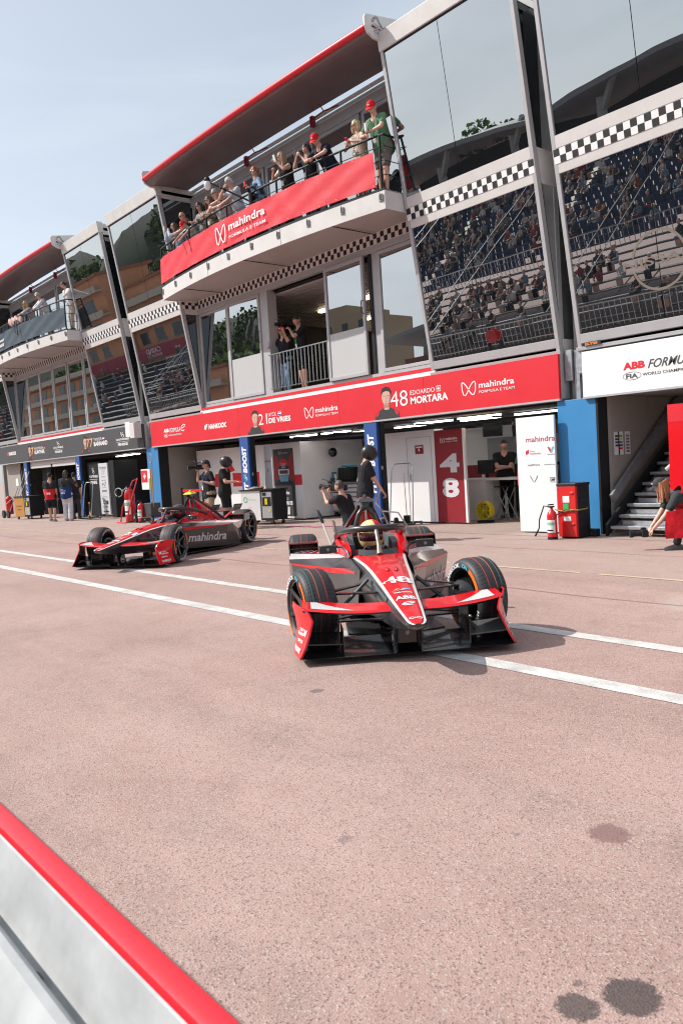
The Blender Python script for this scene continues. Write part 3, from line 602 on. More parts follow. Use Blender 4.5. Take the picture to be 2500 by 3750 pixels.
# ================================================================ GARAGE LEVEL
BEIGE = M('ribbed_beige_wall', (.34, .31, .28), .6, var=.06, vscale=3)
def panel(name, label, cat, x0, x1, y0, y1, z0, z1, m, bevel=.004, group=None):
    b = MB(); b.box((x0, y0, z0), (x1, y1, z1), m); t = thing(name, label, cat, ((x0+x1)/2, y0, z0), group=group); b.build('board', t, smooth=0, bevel=bevel); return t
for x0, x1, lb in ((-24.78, -23.95, 'tall bright blue panel beside the red cylinder trolley, under the end of the red fascia'), (-8.46, -7.68, 'tall bright blue panel behind the red plastic cabinet')):
    t = panel('blue_panel', lb, 'panel', x0, x1, 12.36, 12.60, 0, 2.40, BLUEP)
    b = MB(); b.box((x1+.004, 12.35, 0), (x1+.045, 12.7, 2.40), BLKF); b.build('edge_trim', t, smooth=0)
def pitboost(x0, lb):
    w = .42; t = panel('pillar_sign', lb, 'sign', x0, x0+w, 12.30, 12.42, 0, 2.40, BLUED)
    b = MB(); yy = 12.298; r, u = Z_, -X_
    b.text('PIT', (x0+w*.76, yy, .78), r, u, .36, w*.52, WHT, bold=.05, shear=.15); b.text('BOOST', (x0+w*.76, yy, 1.40), r, u, .74, w*.52, WHT, bold=.05, shear=.15)
    b.stroke([(0, .10), (.07, .10), (.10, .19), (.20, .19), (.15, .10), (.23, .10)], .025, r, u, (x0+w*.76, yy, 1.16), CYAN); b.stroke([(.03, .02), (.10, .02), (.12, .10), (.18, .10)], .025, r, u, (x0+w*.70, yy-.001, 1.16), WHT)
    b.build('lettering', t, smooth=0)
    b = MB(); b.box((x0+w+.003, 12.38, 0), (x0+w+.06, 12.50, 2.42), BLKF); b.box((x0+w+.03, 12.36, 1.32), (x0+w+.07, 12.378, 1.40), ALU); b.build('door_track', t, smooth=0)
pitboost(-18.93, 'blue pit boost pillar sign between the white panel and the driver poster')
pitboost(-13.66, 'blue pit boost pillar sign behind the helmeted mechanic with the jack')
pitboost(-30.88, 'blue pit boost pillar sign right of the roller door at the left garage')
pitboost(-36.95, 'blue pit boost pillar sign left of the roller door, farthest away')
# central garage: walls of the booth
t = thing('garage_lining', 'beige and white garage lining of the central bays with a black ceiling', 'garage lining', (-17, 16, 0))
b = MB(); b.box((-23.9, 14.9, 0), (-18.3, 15.0, 2.41), BEIGE); b.box((-24.05, 12.62, 0), (-23.92, 15, 2.41), BEIGE)
for i in range(5): b.box((-23.2+i*1.05, 14.885, 0), (-23.18+i*1.05, 14.9, 2.41), ALU)
b.build('beige_wall', t, smooth=0)
b = MB(); b.box((-18.3, 15.8, 0), (-12.2, 15.9, 2.2), WHITE); b.box((-16.2, 15.2, 0), (-16.12, 15.8, 2.2), WHITE); b.build('white_wall', t, smooth=0)
b = MB(); b.box((-18.3, 15.78, .93), (-12.2, 15.797, 1.25), DRED); b.build('red_stripe', t, smooth=0)
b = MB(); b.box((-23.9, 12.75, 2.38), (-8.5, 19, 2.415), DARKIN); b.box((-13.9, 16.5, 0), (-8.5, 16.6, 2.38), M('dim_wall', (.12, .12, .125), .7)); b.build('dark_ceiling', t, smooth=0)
LB11 = ['lit tube over the driver poster, front row left', 'lit tube above the tool cabinet, front row', 'lit tube above the tool cabinet, second row', 'lit tube just left of the pit boost pillar behind the mechanic', 'lit tube over the white door of the 48 booth, front row', 'lit tube over the red 48 panel, second row', 'warm lit tube right of the 48 panel', 'lit tube left of the white sponsor board, second row', 'lit tube left of the white sponsor board, rear row', 'lit tube above the counter, rear row', 'lit tube deep in the bay above the dark screen']
for i, (x, yq) in enumerate([(-18.0, 13.4), (-16.6, 13.4), (-16.4, 14.3), (-14.6, 14.2), (-13.1, 13.4), (-12.3, 14.1), (-11.6, 13.2), (-10.6, 13.9), (-10.0, 15), (-11.8, 15.4), (-15.2, 15.2)]):
    b = MB(); b.box((x, yq, 2.31), (x+1.15, yq+.07, 2.345), LAMP if i != 6 else LAMPW); o = b.build('tube_lamp', None, smooth=0); tag(o, LB11[i], 'lamp', 'garage ceiling tubes')
t = thing('roof_trusses', 'black lighting bars and cables hung under the garage ceiling', 'lighting rig', (-14.5, 14, 2.2))
for yy in (13.1, 13.9, 14.9): b = MB(); b.box((-18.2, yy, 2.20), (-8.7, yy+.05, 2.25), BLKF); b.build('bar', t, smooth=0)
for x in (-17.2, -15.5, -12.6, -10.4): b = MB(); b.box((x, 12.9, 2.26), (x+.05, 15.5, 2.30), BLKF); b.build('bar', t, smooth=0)
# white hoarding with red blocks
t = panel('white_hoarding', 'wide white hoarding with slanted red blocks behind the television cameraman', 'hoarding', -23.35, -18.95, 13.45, 13.50, .02, 2.20, WHITE)
b = MB(); yy = 13.447
for p in ([(0, 0), (.26, 0), (.40, .42), (-.02, .42)], [(.55, 0), (1.6, 0), (1.6, .30), (.95, .42), (.72, .42)], [(1.9, .50), (1.5, .95), (1.3, .6), (1.45, .42)], [(1.75, 0), (3.25, 0), (3.62, .42), (1.75, .42)]): b.poly(p, X_, Z_, (-22.95, yy, .98), RED)
b.build('red_blocks', t, smooth=0)
# poster booth with rounded corner
t = thing('poster_booth', 'white booth wall with a rounded corner, red stripe and the number 21 driver poster', 'booth wall', (-18.5, 13.3, 0))
b = MB(); rc = .28
pl = [(-17.44, 13.3), (-17.44, 15.6), (-19.70, 15.6), (-19.70, 13.3+rc)]+[(-19.70+rc-rc*cos(a), 13.3+rc-rc*sin(a)) for a in [pi/2*k/6 for k in range(1, 7)]]
pl = pl[::-1]; b.slab([(x, yq, .04) for x, yq in pl], [(x, yq, 2.18) for x, yq in pl], WHITE); b.build('wall', t, smooth=35)
b = MB(); b.box((-19.2, 13.296, .98), (-17.44, 13.30, 1.27), RED); b.build('red_stripe', t, smooth=0)
b = MB(); yy = 13.294; b.box((-18.74, yy, .10), (-17.78, yy+.005, 2.02), DGREY)
b.poly([(0, 1.05), (.96, 1.05), (.96, 1.78), (.75, 1.70), (.62, 1.3), (.30, 1.3), (.20, 1.72), (0, 1.78)], X_, Z_, (-18.74, yy-.001, .10), M('poster_red', (.36, .015, .02), .5))
b.poly([(.08, .45), (.90, .45), (.95, .92), (.72, 1.04), (.24, 1.04), (.03, .92)], X_, Z_, (-18.74, yy-.002, .10), M('poster_suit', (.018, .018, .026), .6))
hx, hz = -18.26, 1.38
b.poly([(.27*cos(a), .31*sin(a)) for a in [2*pi*k/24 for k in range(24)]], X_, Z_, (hx, yy-.003, hz), M('poster_helmet', (.02, .02, .05), .5))
b.poly([(.24*cos(a), .12+.20*sin(a)) for a in [pi*k/10 for k in range(11)]], X_, Z_, (hx, yy-.004, hz+.04), RED)
b.poly([(-.25, -.10), (.25, -.10), (.26, .06), (-.26, .06)], X_, Z_, (hx, yy-.005, hz), WHT); b.poly([(-.20, -.07), (.20, -.07), (.21, .03), (-.21, .03)], X_, Z_, (hx, yy-.006, hz), M('poster_visor', (.10, .02, .03), .3))
b.poly([(-.18, -.29), (.18, -.29), (.24, -.11), (-.24, -.11)], X_, Z_, (hx, yy-.007, hz), M('poster_light_blue', (.16, .45, .60), .5)); mlogo(b, (hx-.09, yy-.008, hz+.09), X_, Z_, .18, .14)
mlogo(b, (-18.46, yy-.008, 1.86), X_, Z_, .12, .09); b.text('mahindra', (-18.30, yy-.008, 1.88), X_, Z_, .28, .04, WHT); b.text('mahindra', (-18.50, yy-.008, .72), X_, Z_, .46, .10, WHT, bold=.03)
b.text('NYCK', (-18.42, yy-.008, .56), X_, Z_, .34, .07, ALU, bold=.03); b.text('DE VRIES', (-18.58, yy-.008, .42), X_, Z_, .66, .11, WHT, bold=.06, shear=.1); b.text('21', (-18.50, yy-.008, .15), X_, Z_, .46, .22, WHT, bold=.08, shear=.1)
b.build('poster', t, smooth=0)
b = MB(); yy = 12.9
t = panel('sponsor_board', 'narrow grey sponsor board standing right of the first pit boost pillar', 'board', -18.36, -17.98, 12.72, 12.75, .02, 2.12, M('pale_grey_board', (.42, .42, .43), .5))
b = MB(); b.text('ndra', (-18.34, 12.717, 1.66), X_, Z_, .28, .07, DRED, bold=.02); b.poly([(0, .12), (.04, .12), (.08, .05), (.06, 0)], X_, Z_, (-18.27, 12.717, 1.36), RED); b.poly([(.06, 0), (.09, .0), (.15, .12), (.10, .12)], X_, Z_, (-18.27, 12.716, 1.36), CYAN); b.text('OMP', (-18.25, 12.717, .86), X_, Z_, .15, .07, BLACK, bold=.04); b.build('lettering', t, smooth=0)
# tool cabinet
t = thing('tool_cabinet', 'grey tool cabinet with five drawers, black box and blue cloths on top', 'tool cabinet', (-16.6, 14.6, 0))
b = MB(); b.box((-17.42, 14.3, .16), (-15.60, 14.85, .98), M('cabinet_grey', (.50, .50, .51), .4)); b.build('carcass', t, smooth=0, bevel=.01)
for i, (za, zb) in enumerate(((.20, .44), (.46, .57), (.59, .70), (.72, .82), (.84, .93))):
    b = MB(); b.box((-17.38, 14.27, za), (-15.64, 14.295, zb-.02), M('cabinet_grey')); b.box((-17.38, 14.272, zb-.018), (-15.64, 14.298, zb-.002), BLKF); b.build('drawer', t, smooth=0)
b = MB(); b.box((-17.5, 14.2, .98), (-15.5, 14.9, 1.01), BLKF); b.build('top', t, smooth=0)
for x in (-17.3, -15.75): b = MB(); b.lathe([(.001, -.02), (.07, -.02), (.07, .02), (.001, .02)], (x, 14.35, .07), 'y', 12, BLKF); b.box((x-.03, 14.33, .12), (x+.03, 14.38, .16), STEEL); b.build('castor', t)
t = thing('toolbox', 'black plastic toolbox with drawers standing on the grey tool cabinet', 'toolbox', (-16.9, 14.5, 1.01)); b = MB(); b.box((-17.2, 14.4, 1.012), (-16.55, 14.75, 1.38), BLKF); b.build('body', t, smooth=0, bevel=.02)
for z in (1.06, 1.14, 1.22, 1.30): b = MB(); b.box((-16.95, 14.38, z), (-16.62, 14.399, z+.05), BLACK); b.build('drawer', t, smooth=0)
b = MB(); rr = random.Random(3); CL = M('blue_cloth', (.12, .38, .50), .8)
for k in range(7): b.ball((-17.0+k*.07, 14.5+rr.uniform(-.08, .08), 1.41+rr.uniform(0, .04)), (.09, .07, .035), CL, 8, 5)
tag(b.build('cloth_heap'), 'crumpled light blue cloths lying on the black toolbox', 'cloths')
for k, (x, c, lb) in enumerate(((-17.38, BLUEP, 'blue spray bottle'), (-17.30, CL, 'pale blue spray bottle'), (-17.24, WHT, 'white spray bottle'))):
    b = MB(); b.lathe([(.001, 1.012), (.032, 1.012), (.034, 1.14), (.014, 1.20), (.014, 1.23), (.001, 1.23)], (x, 14.35, 0), 'z', 10, c); b.box((x-.03, 14.335, 1.23), (x+.015, 14.365, 1.26), BLKF); tag(b.build('spray_bottle'), lb+' at the left end of the tool cabinet top', 'bottle')
b = MB(); b.tube([(-15.4+.22*cos(a), 15.70-.01*k, 1.72+.24*sin(a)) for k, a in enumerate([2*pi*j/24 for j in range(60)])], .012, 6, BLKF, cap=True); b.tube([(-15.2, 15.6, 1.9), (-14.6, 15.5, 2.0), (-14.3, 15.4, 2.2)], .012, 6, BLKF); tag(b.build('hanging_cable'), 'looped black cable hanging on the white garage wall', 'cable')
t = thing('wall_screen', 'dark flat screen on the white garage wall above the slanted bar', 'screen', (-14.1, 15.7, 1.8)); b = MB(); b.box((-14.5, 15.70, 1.5), (-13.7, 15.76, 2.0), BLKF); b.build('housing', t, smooth=0); b = MB(); b.box((-14.47, 15.69, 1.53), (-13.73, 15.699, 1.97), M('screen_glass', (.02, .022, .025), .1)); b.build('display', t, smooth=0)
b = MB(); b.bar((-15.1, 15.0, 2.3), (-14.2, 15.4, .95), .05, .05, BLKF); tag(b.build('slanted_pole', smooth=0), 'slanted black pole leaning inside the garage left of the dark screen', 'pole')
def helmet(name, label, loc, rz, m, visor=True, cat='helmet'):
    t = thing(name, label, cat, loc, rz); b = MB(); b.ball((0, 0, 0), (.125, .145, .135), m, 18, 12); b.build('shell', t, world=False)
    return t
helmet('helmet', 'black crash helmet hanging on the wall beside the poster booth', (-17.25, 14.3, 1.83), .4, M('helmet_black', (.012, .012, .014), .2, coat=.6))
b = MB(); b.lathe([(.001, 0), (.11, 0), (.11, .22), (.13, .24), (.13, .42), (.001, .42)], (-16.75, 15.4, 1.66), 'z', 14, WHT); b.lathe([(.001, 0), (.06, 0), (.13, .14), (.001, .14)], (-16.75, 15.4, 1.50), 'z', 14, BLKF); tag(b.build('dispenser'), 'white and grey wall dispenser above the black toolbox', 'dispenser')
# booth 48
t = thing('number_booth', 'white booth wall with dark red panel numbered 48', 'booth wall', (-12.6, 13.3, 0))
b = MB(); rc = .25; pl = [(-12.40, 13.3), (-12.40, 13.6), (-14.9, 13.6), (-14.9, 13.3+rc)]+[(-14.9+rc-rc*cos(a), 13.3+rc-rc*sin(a)) for a in [pi/2*k/6 for k in range(1, 7)]]; pl = pl[::-1]
b.slab([(x, yq, .04) for x, yq in pl], [(x, yq, 2.16) for x, yq in pl], WHITE); b.build('wall', t, smooth=35)
b = MB(); b.box((-12.398, 13.29, .04), (-11.56, 13.34, 2.12), DRED); b.build('red_panel', t, smooth=0); b = MB(); b.box((-11.558, 13.28, .04), (-11.50, 13.34, 2.12), WHITE); b.build('end_trim', t, smooth=0)
b = MB(); LG = M('pale_grey_print', (.62, .62, .64), .5); yy = 13.286; b.text('4', (-12.26, yy, 1.16), X_, Z_, .58, .42, LG, bold=.04); b.text('8', (-12.22, yy, .60), X_, Z_, .50, .44, LG, bold=.04); mlogo(b, (-12.22, yy, 1.83), X_, Z_, .13, .11); mahindra_wordmark(b, (-12.05, yy, 1.84), X_, Z_, .34, .11); b.build('lettering', t, smooth=0)
b = MB(); b.box((-13.30, 13.292, .06), (-13.29, 13.3, 2.0), ALU); b.box((-12.52, 13.292, .06), (-12.51, 13.3, 2.0), ALU); b.box((-13.30, 13.292, 2.0), (-12.51, 13.3, 2.01), ALU); b.box((-13.22, 13.27, 1.0), (-13.2, 13.3, 1.15), ALU); b.build('door_outline', t, smooth=0)
b = MB(); b.box((-13.02, 13.288, 1.62), (-12.76, 13.298, 1.82), DRED); b.box((-12.99, 13.286, 1.76), (-12.79, 13.288, 1.79), WHT); b.poly([(0, .06), (.03, .09), (.06, .06), (.03, 0)], X_, Z_, (-12.92, 13.285, 1.66), WHT); b.build('notice', t, smooth=0)
b = MB(); b.tube([(-14.3, 13.6, 2.3), (-14.2, 13.25, 2.2), (-14.22, 13.25, 1.7)], .012, 6, BLKF); b.box((-14.24, 13.235, 1.52), (-14.2, 13.265, 1.7), BLKF); tag(b.build('pull_cord'), 'black pull cord hanging in front of the white 48 booth', 'cord')
# sponsor board at the right
t = panel('sponsor_board', 'large white sponsor board with red mahindra lettering beside the right blue panel', 'board', -9.28, -8.44, 12.20, 12.25, .03, 2.16, WHITE)
b = MB(); yy = 12.197; DP = M('maroon_print', (.42, .02, .07), .5); b.text('mahindra', (-9.06, yy, 1.695), X_, Z_, .63, .10, DP, bold=.008)
b.poly([(0, 0), (.07, .03), (.07, .10), (0, .07)], X_, Z_, (-9.08, yy, 1.46), RED); b.text('TECH', (-8.98, yy, 1.51), X_, Z_, .10, .025, DGREY); b.text('mahindra', (-8.98, yy, 1.465), X_, Z_, .24, .035, DP)
b.poly([(0, .11), (.04, .11), (.08, .05), (.06, 0)], X_, Z_, (-8.60, yy, 1.48), RED); b.poly([(.06, 0), (.09, .0), (.15, .11), (.10, .11)], X_, Z_, (-8.60, yy-.001, 1.48), CYAN); b.text('Valvoline', (-8.61, yy, 1.44), X_, Z_, .16, .028, DGREY)
b.text('NIPPON', (-9.05, yy, 1.25), X_, Z_, .27, .035, DGREY, shear=.3); b.text('pininfarina', (-8.69, yy, 1.25), X_, Z_, .24, .035, DGREY, shear=.4)
for s in (-1, 1):
    for k in range(5): b.stroke([(s*.015*(k+.4), .02*k-.01), (s*(.035+.012*k), .03+.022*k)], .010, X_, Z_, (-8.92, yy, .96), DGREY)
b.text('OMP', (-8.57, yy, .965), X_, Z_, .11, .05, BLACK, bold=.03); b.box((-8.575, yy-.001, 1.025), (-8.455, yy, 1.033), BLACK); b.box((-8.575, yy-.001, .945), (-8.455, yy, .953), BLACK); b.build('lettering', t, smooth=0)
b = MB(); b.box((-9.30, 12.205, .90), (-9.282, 12.245, 1.20), RED); b.build('red_edge', t, smooth=0)
t = thing('foot_clip', 'small', 'clip') if False else None
# desk, stools, monitors, fan inside the right bay
t = thing('white_counter', 'white counter with monitors behind the 48 booth, beside the man with folded arms', 'counter', (-11.9, 14.6, 0))
b = MB(); b.box((-12.6, 14.2, .92), (-10.7, 14.9, .96), WHITE); b.build('top', t, smooth=0); b = MB(); b.box((-12.6, 14.22, 0), (-11.75, 14.88, .92), WHITE); b.build('cabinet', t, smooth=0)
b = MB(); b.box((-12.6, 15.4, 1.25), (-10.6, 15.5, 1.9), M('lit_shelf_back', (.35, .37, .37), .6)); b.build('back_board', t, smooth=0)
for i, (x, z, r) in enumerate(((-12.1, 1.22, 0), (-11.85, 2.08, .3), (-11.1, 2.12, -.3))):
    t = thing('monitor', ('dark monitor on the white counter', 'dark monitor hung under the ceiling, left of the pair', 'dark monitor hung under the ceiling, right of the pair')[i], 'monitor', (x, 14.7, z), r)
    b = MB(); b.box((-.24, -.02, -.16), (.24, .02, .16), BLKF); b.build('housing', t, world=False, smooth=0, bevel=.008); b = MB(); b.box((-.22, -.024, -.14), (.22, -.021, .14), M('screen_glass')); b.build('display', t, world=False, smooth=0)
    b = MB(); b.box((-.03, .02, -.3 if i == 0 else 0), (.03, .05, 0 if i == 0 else .5), BLKF); b.build('stand', t, world=False, smooth=0)
b = MB(); b.lathe([(.001, .962), (.03, .962), (.036, 1.05), (.001, 1.05)], (-11.9, 14.35, 0), 'z', 10, WHT); tag(b.build('cup'), 'white paper cup on the counter', 'cup')
for sx, lb in ((-11.45, 'grey folding stool with crossed legs beside the white counter'), (-10.55, 'grey folding stool behind the man with folded arms')):
    t = thing('folding_stool', lb, 'stool', (sx, 14.6, 0)); b = MB(); b.box((sx-.2, 14.4, .74), (sx+.2, 14.7, .77), BLKF); b.build('seat', t, smooth=0)
    for yq in (14.42, 14.68):
        for s in (-1, 1): b = MB(); b.tube([(sx-.22*s, yq, 0), (sx+.18*s, yq, .74)], .012, 6, STEEL); b.build('leg', t)
t = thing('yellow_fan', 'round yellow floor fan standing against the white counter', 'fan', (-12.05, 13.95, 0)); cx, cy, cz = -11.40+.0, 13.75, .27
b = MB(); b.lathe([(.19, -.07), (.205, -.07), (.205, .07), (.19, .07), (.19, -.07)], (cx, cy, cz), 'y', 20, YELLOW, cap=False); b.build('housing', t)
b = MB()
for r in (.05, .09, .13, .17): b.tube([(cx+r*cos(a), cy-.07, cz+r*sin(a)) for a in [2*pi*k/16 for k in range(16)]], .005, 5, YELLOW, closed=True)
for k in range(8): b.tube([(cx, cy-.07, cz), (cx+.19*cos(k*pi/4), cy-.07, cz+.19*sin(k*pi/4))], .005, 5, YELLOW)
b.build('grille', t, kind='stuff')
b = MB(); b.lathe([(.001, .05), (.18, .05), (.18, .07), (.001, .07)], (cx, cy, cz), 'y', 18, BLKF); b.build('rear_grille', t)
for k in range(4): b = MB(); a = k*pi/2; b.obox((cx+.09*cos(a), cy, cz+.09*sin(a)), (.15, .01, .07), Matrix.Rotation(-a, 3, 'Y') @ Matrix.Rotation(.5, 3, 'X'), BLKF); b.build('blade', t)
b = MB(); b.box((cx-.16, cy-.1, 0), (cx+.16, cy+.1, .05), BLKF); b.build('foot', t, smooth=0)
# ---------------- stair bay at the right
t = thing('metal_stairs', 'galvanised steel stairs with open checker plate treads rising inside the right bay', 'stairs', (-6.2, 12.3, 0))
for i in range(11):
    z = .17*(i+1); yq = 12.15+i*.275; x0 = -7.36
    b = MB(); b.box((x0, yq, z-.035), (-4.2, yq+.30, z), STEEL); b.box((x0, yq-.004, z-.05), (-4.2, yq+.012, z+.002), STEEL); b.build('tread', t, smooth=0, bevel=.004)
    b = MB(); b.box((x0+.08, yq+.25, z+.005), (-4.25, yq+.262, z+.075), STEEL); b.build('riser', t, smooth=0)
b = MB(); b.slab([(-7.43, 12.1, 0), (-7.38, 12.1, 0), (-7.38, 15.4, 1.95), (-7.43, 15.4, 1.95)], [(-7.43, 12.1, .20), (-7.38, 12.1, .20), (-7.38, 15.1, 2.05), (-7.43, 15.1, 2.05)], BLKF); b.build('stringer', t, smooth=0)
b = MB(); b.bar((-7.47, 12.42, .62), (-7.47, 14.9, 2.35), .05, .16, STEEL); b.build('stringer', t, smooth=0)
b = MB(); RL = M('white_handrail', (.75, .76, .76), .35); b.tube([(-6.45, 13.0, .6), (-6.45, 13.0, 1.35)], .035, 8, RL); b.tube([(-6.62, 12.7, 1.08), (-6.45, 12.92, 1.32), (-6.45, 14.4, 2.2)], .035, 8, RL); b.tube([(-6.45, 13.0, .95), (-6.3, 13.2, 1.1)], .025, 8, RL); b.build('handrail', t)
t = thing('stair_wall', 'beige ribbed wall with taped notices left of the metal stairs', 'wall', (-7.55, 14, 0))
for i in range(7): yq = 12.62+i*.62; b = MB(); b.box((-7.62, yq, .0), (-7.56, yq+.614, 2.41), BEIGE); b.build('panel', t, smooth=0)
b = MB(); b.box((-7.62, 17, 0), (-2, 17.1, 2.41), DARKIN); b.build('back_wall', t, smooth=0)
for k, (yq, z, c) in enumerate(((12.70, 1.56, 0), (12.83, 1.56, 1), (13.06, 1.56, 2))):
    n = thing('notice', ('plain white notice taped left of the coloured chart', 'notice with coloured stripes taped on the beige stair wall', 'notice with a purple table taped nearest the stairs')[k], 'notice', (-7.555, yq, z))
    b = MB(); b.box((-7.558, yq, z-.19), (-7.554, yq+.17, z+.22), WHT); b.build('sheet', n, smooth=0); b = MB()
    for j, cc in enumerate((M('chart_green', (.15, .3, .2), .6), YELLOW, BLUEP, DRED, RED) if c == 1 else ((M('chart_purple', (.22, .17, .30), .6),)*6 if c == 2 else (DGREY,)*4)): b.box((-7.5535, yq+.03, z+.16-j*.055), (-7.553, yq+.14, z+.125-j*.055), cc)
    b.build('print', n, smooth=0)
t = panel('red_hoarding', 'glossy red hoarding standing on the right beside the stair handrail', 'hoarding', -6.33, -3.4, 12.25, 12.31, .62, 2.14, REDG)
b = MB(); b.box((-6.33, 12.246, 1.86), (-3.4, 12.249, 2.14), M('red_vinyl')); b.text('S', (-5.98, 12.246, .9), X_, Z_, .5, .3, WHT, shear=.3); b.build('print', t, smooth=0)
for x in (-5.2, -3.6): b = MB(); b.box((x, 12.27, 0), (x+.05, 12.31, .62), STEEL); b.build('post', t, smooth=0)
# concrete column between the sections with cable trunking
for x, lb in ((-8.30, 'grey steel and concrete column between the red and white fascia signs'), (-24.75, 'grey steel column between the charcoal and red fascia signs')):
    t = thing('column', lb, 'column', (x+.2, 12.6, 0)); b = MB(); b.box((x, 12.62, 2.4), (x+.36, 13.0, 3.3), CONC); b.box((x+.02, 12.70, 3.3), (x+.34, 13.1, 9.6), CONC); b.build('shaft', t, smooth=0)
    b = MB(); b.box((x-.02, 12.45, 2.75), (x+.12, 12.6, 3.3), STEEL); b.box((x+.26, 12.42, 2.85), (x+.38, 12.58, 3.24), STEEL); b.box((x+.14, 12.50, 2.4), (x+.24, 12.6, 3.28), STEEL); b.build('trunking', t, smooth=0)
t = thing('camera_housing', 'square grey box camera fixed between the charcoal and red signs', 'camera housing', (-25.0, 12.1, 3.1)); b = MB(); b.box((-25.2, 12.0, 2.78), (-24.85, 12.28, 3.3), M('pale_plastic', (.62, .60, .58), .5)); b.build('box', t, smooth=0, bevel=.015); b = MB(); b.box((-25.55, 12.02, 2.85), (-25.203, 12.06, 3.35), WHT); b.build('shield', t, smooth=0)
t = thing('maker_sticker', 'small orange and black ELYSS sticker under the right glass bay', 'sticker', (-7.8, 12.2, 3.4)); b = MB(); b.box((-7.84, 12.335, 3.29), (-7.52, 12.34, 3.36), BLACK); b.text('ELYSS', (-7.82, 12.333, 3.305), X_, Z_, .24, .045, ORANGE, bold=.04); b.build('sticker_face', t, smooth=0)
t = thing('glass_lettering', 'pale car maker lettering and ring applied on the lower right glass bay', 'lettering', (-6.5, 12.1, 4.4)); b = MB(); PG = M('pale_gold_vinyl', (.20, .175, .14), .5)
def gl(x, z): return V((x, yt(z)-.006, z))
g_ = MB(); g_.text('NISSAN', (0, 0, 0), X_, Z_, 1.25, .13, PG, bold=.01)
for a0, a1 in ((.25, pi-.25), (pi+.25, 2*pi-.25)): g_.stroke([(.62+.45*cos(a0+(a1-a0)*k/16), .06+.45*sin(a0+(a1-a0)*k/16)) for k in range(17)], .04, X_, Z_, (0, 0, 0), PG)
b.add([gl(-6.99+v[0], 4.38+v[2]) for v in g_.v], g_.f, PG); b.build('vinyl', t, smooth=0)
# ---------------- left garage
t = thing('garage_lining', 'black curtains and roller door of the left garage under the charcoal sign', 'garage lining', (-32, 13, 0))
CUR = M('black_curtain', (.030, .028, .030), .55, bump=.6, bscale=3)
def curtain(x0, x1, yy, z0, z1):
    n = int((x1-x0)/.07); b = MB(); b.loft([[V((x0+(x1-x0)*i/n, yy+.05*sin(i*1.3)+.02*sin(i*.37), z)) for z in (z0, z1)] for i in range(n+1)], CUR, open_ring=True); return b
curtain(-38.4, -36.95, 12.6, 0, 2.1).build('curtain', t); curtain(-36.4, -35.2, 12.9, 0, 2.1).build('curtain', t)
b = MB()
for i in range(5): b.box((-36.72, 12.44+.006*(i % 2), 2.10+i*.065), (-30.92, 12.50, 2.16+i*.065), ALUL)
b.box((-33.9, 12.42, 2.11), (-33.78, 12.44, 2.22), BLKF); b.build('roller_door', t, smooth=0)
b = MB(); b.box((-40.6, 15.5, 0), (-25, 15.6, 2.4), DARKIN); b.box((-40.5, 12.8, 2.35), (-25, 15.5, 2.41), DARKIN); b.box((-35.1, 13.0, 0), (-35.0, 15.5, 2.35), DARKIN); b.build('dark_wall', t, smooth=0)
b = MB(); b.box((-40.5, 12.65, 0), (-38.5, 12.7, 2.41), BEIGE); b.build('beige_wall', t, smooth=0)
for x, yq, lb in ((-29.3, 13.3, 'leftmost lit tube in the left garage'), (-28.0, 13.0, 'lit tube above the black partition beside the 77 column'), (-27.6, 13.8, 'lit tube deepest in the left garage'), (-26.3, 13.3, 'rightmost lit tube in the left garage, by the blue panel')): b = MB(); b.box((x, yq, 2.28), (x+1.3, yq+.07, 2.31), LAMP); tag(b.build('tube_lamp', smooth=0), lb, 'lamp', 'left garage tubes')
t = panel('black_partition', 'black partition with white automobile team lettering right of the pit boost pillar', 'partition', -30.35, -29.15, 12.55, 12.62, .03, 2.12, BLKF)
b = MB(); dslogo(b, -30.2, 1.28, .8, .62, 12.547); b.build('lettering', t, smooth=0)
t = panel('sponsor_column', 'tall white sponsor column numbered 77 in the left garage', 'sponsor board', -28.95, -28.15, 12.40, 12.46, .12, 2.05, M('pale_board', (.60, .61, .64), .5))
b = MB(); yy = 12.396; xx = -28.87
b.text('77', (xx+.16, yy, 1.62), X_, Z_, .32, .15, GOLD); b.text('DS AUTOMOBILES', (xx, yy, 1.88), X_, Z_, .66, .03, BLACK, bold=.03); b.text('PENSKE', (xx+.08, yy, 1.82), X_, Z_, .5, .03, BLACK, bold=.03); b.text('TAYLOR', (xx+.14, yy, 1.52), X_, Z_, .38, .04, DGREY)
b.text('TotalEnergies', (xx+.15, yy, 1.13), X_, Z_, .4, .03, BLACK); b.stroke([(0, 0), (.1, .1), (.25, .0), (.35, .12), (.25, .14)], .03, X_, Z_, (xx+.15, yy, 1.2), BLACK); b.text('srmg', (xx+.13, yy, .94), X_, Z_, .42, .09, BLACK, bold=.02)
b.text('Swissquote', (xx+.15, yy, .76), X_, Z_, .42, .04, DGREY); b.box((xx+.14, yy, .50), (xx+.34, yy+.001, .64), BLACK); b.text('M', (xx+.18, yy-.001, .53), X_, Z_, .12, .08, WHT, bold=.04); b.box((xx+.42, yy, .50), (xx+.60, yy+.001, .64), BLACK); b.text('KYOCERA', (xx+.12, yy, .38), X_, Z_, .46, .05, DGREY, bold=.02); b.text('molex', (xx+.10, yy, .20), X_, Z_, .52, .07, BLACK, bold=.04)
b.text('AMG', (xx+.1, yy, 1.39), X_, Z_, .46, .03, DGREY, shear=.4); b.build('lettering', t, smooth=0)
t = panel('black_partition', 'plain black partition right of the sponsor column in the left garage', 'partition', -28.1, -27.7, 12.45, 13.4, .03, 2.12, BLKF)
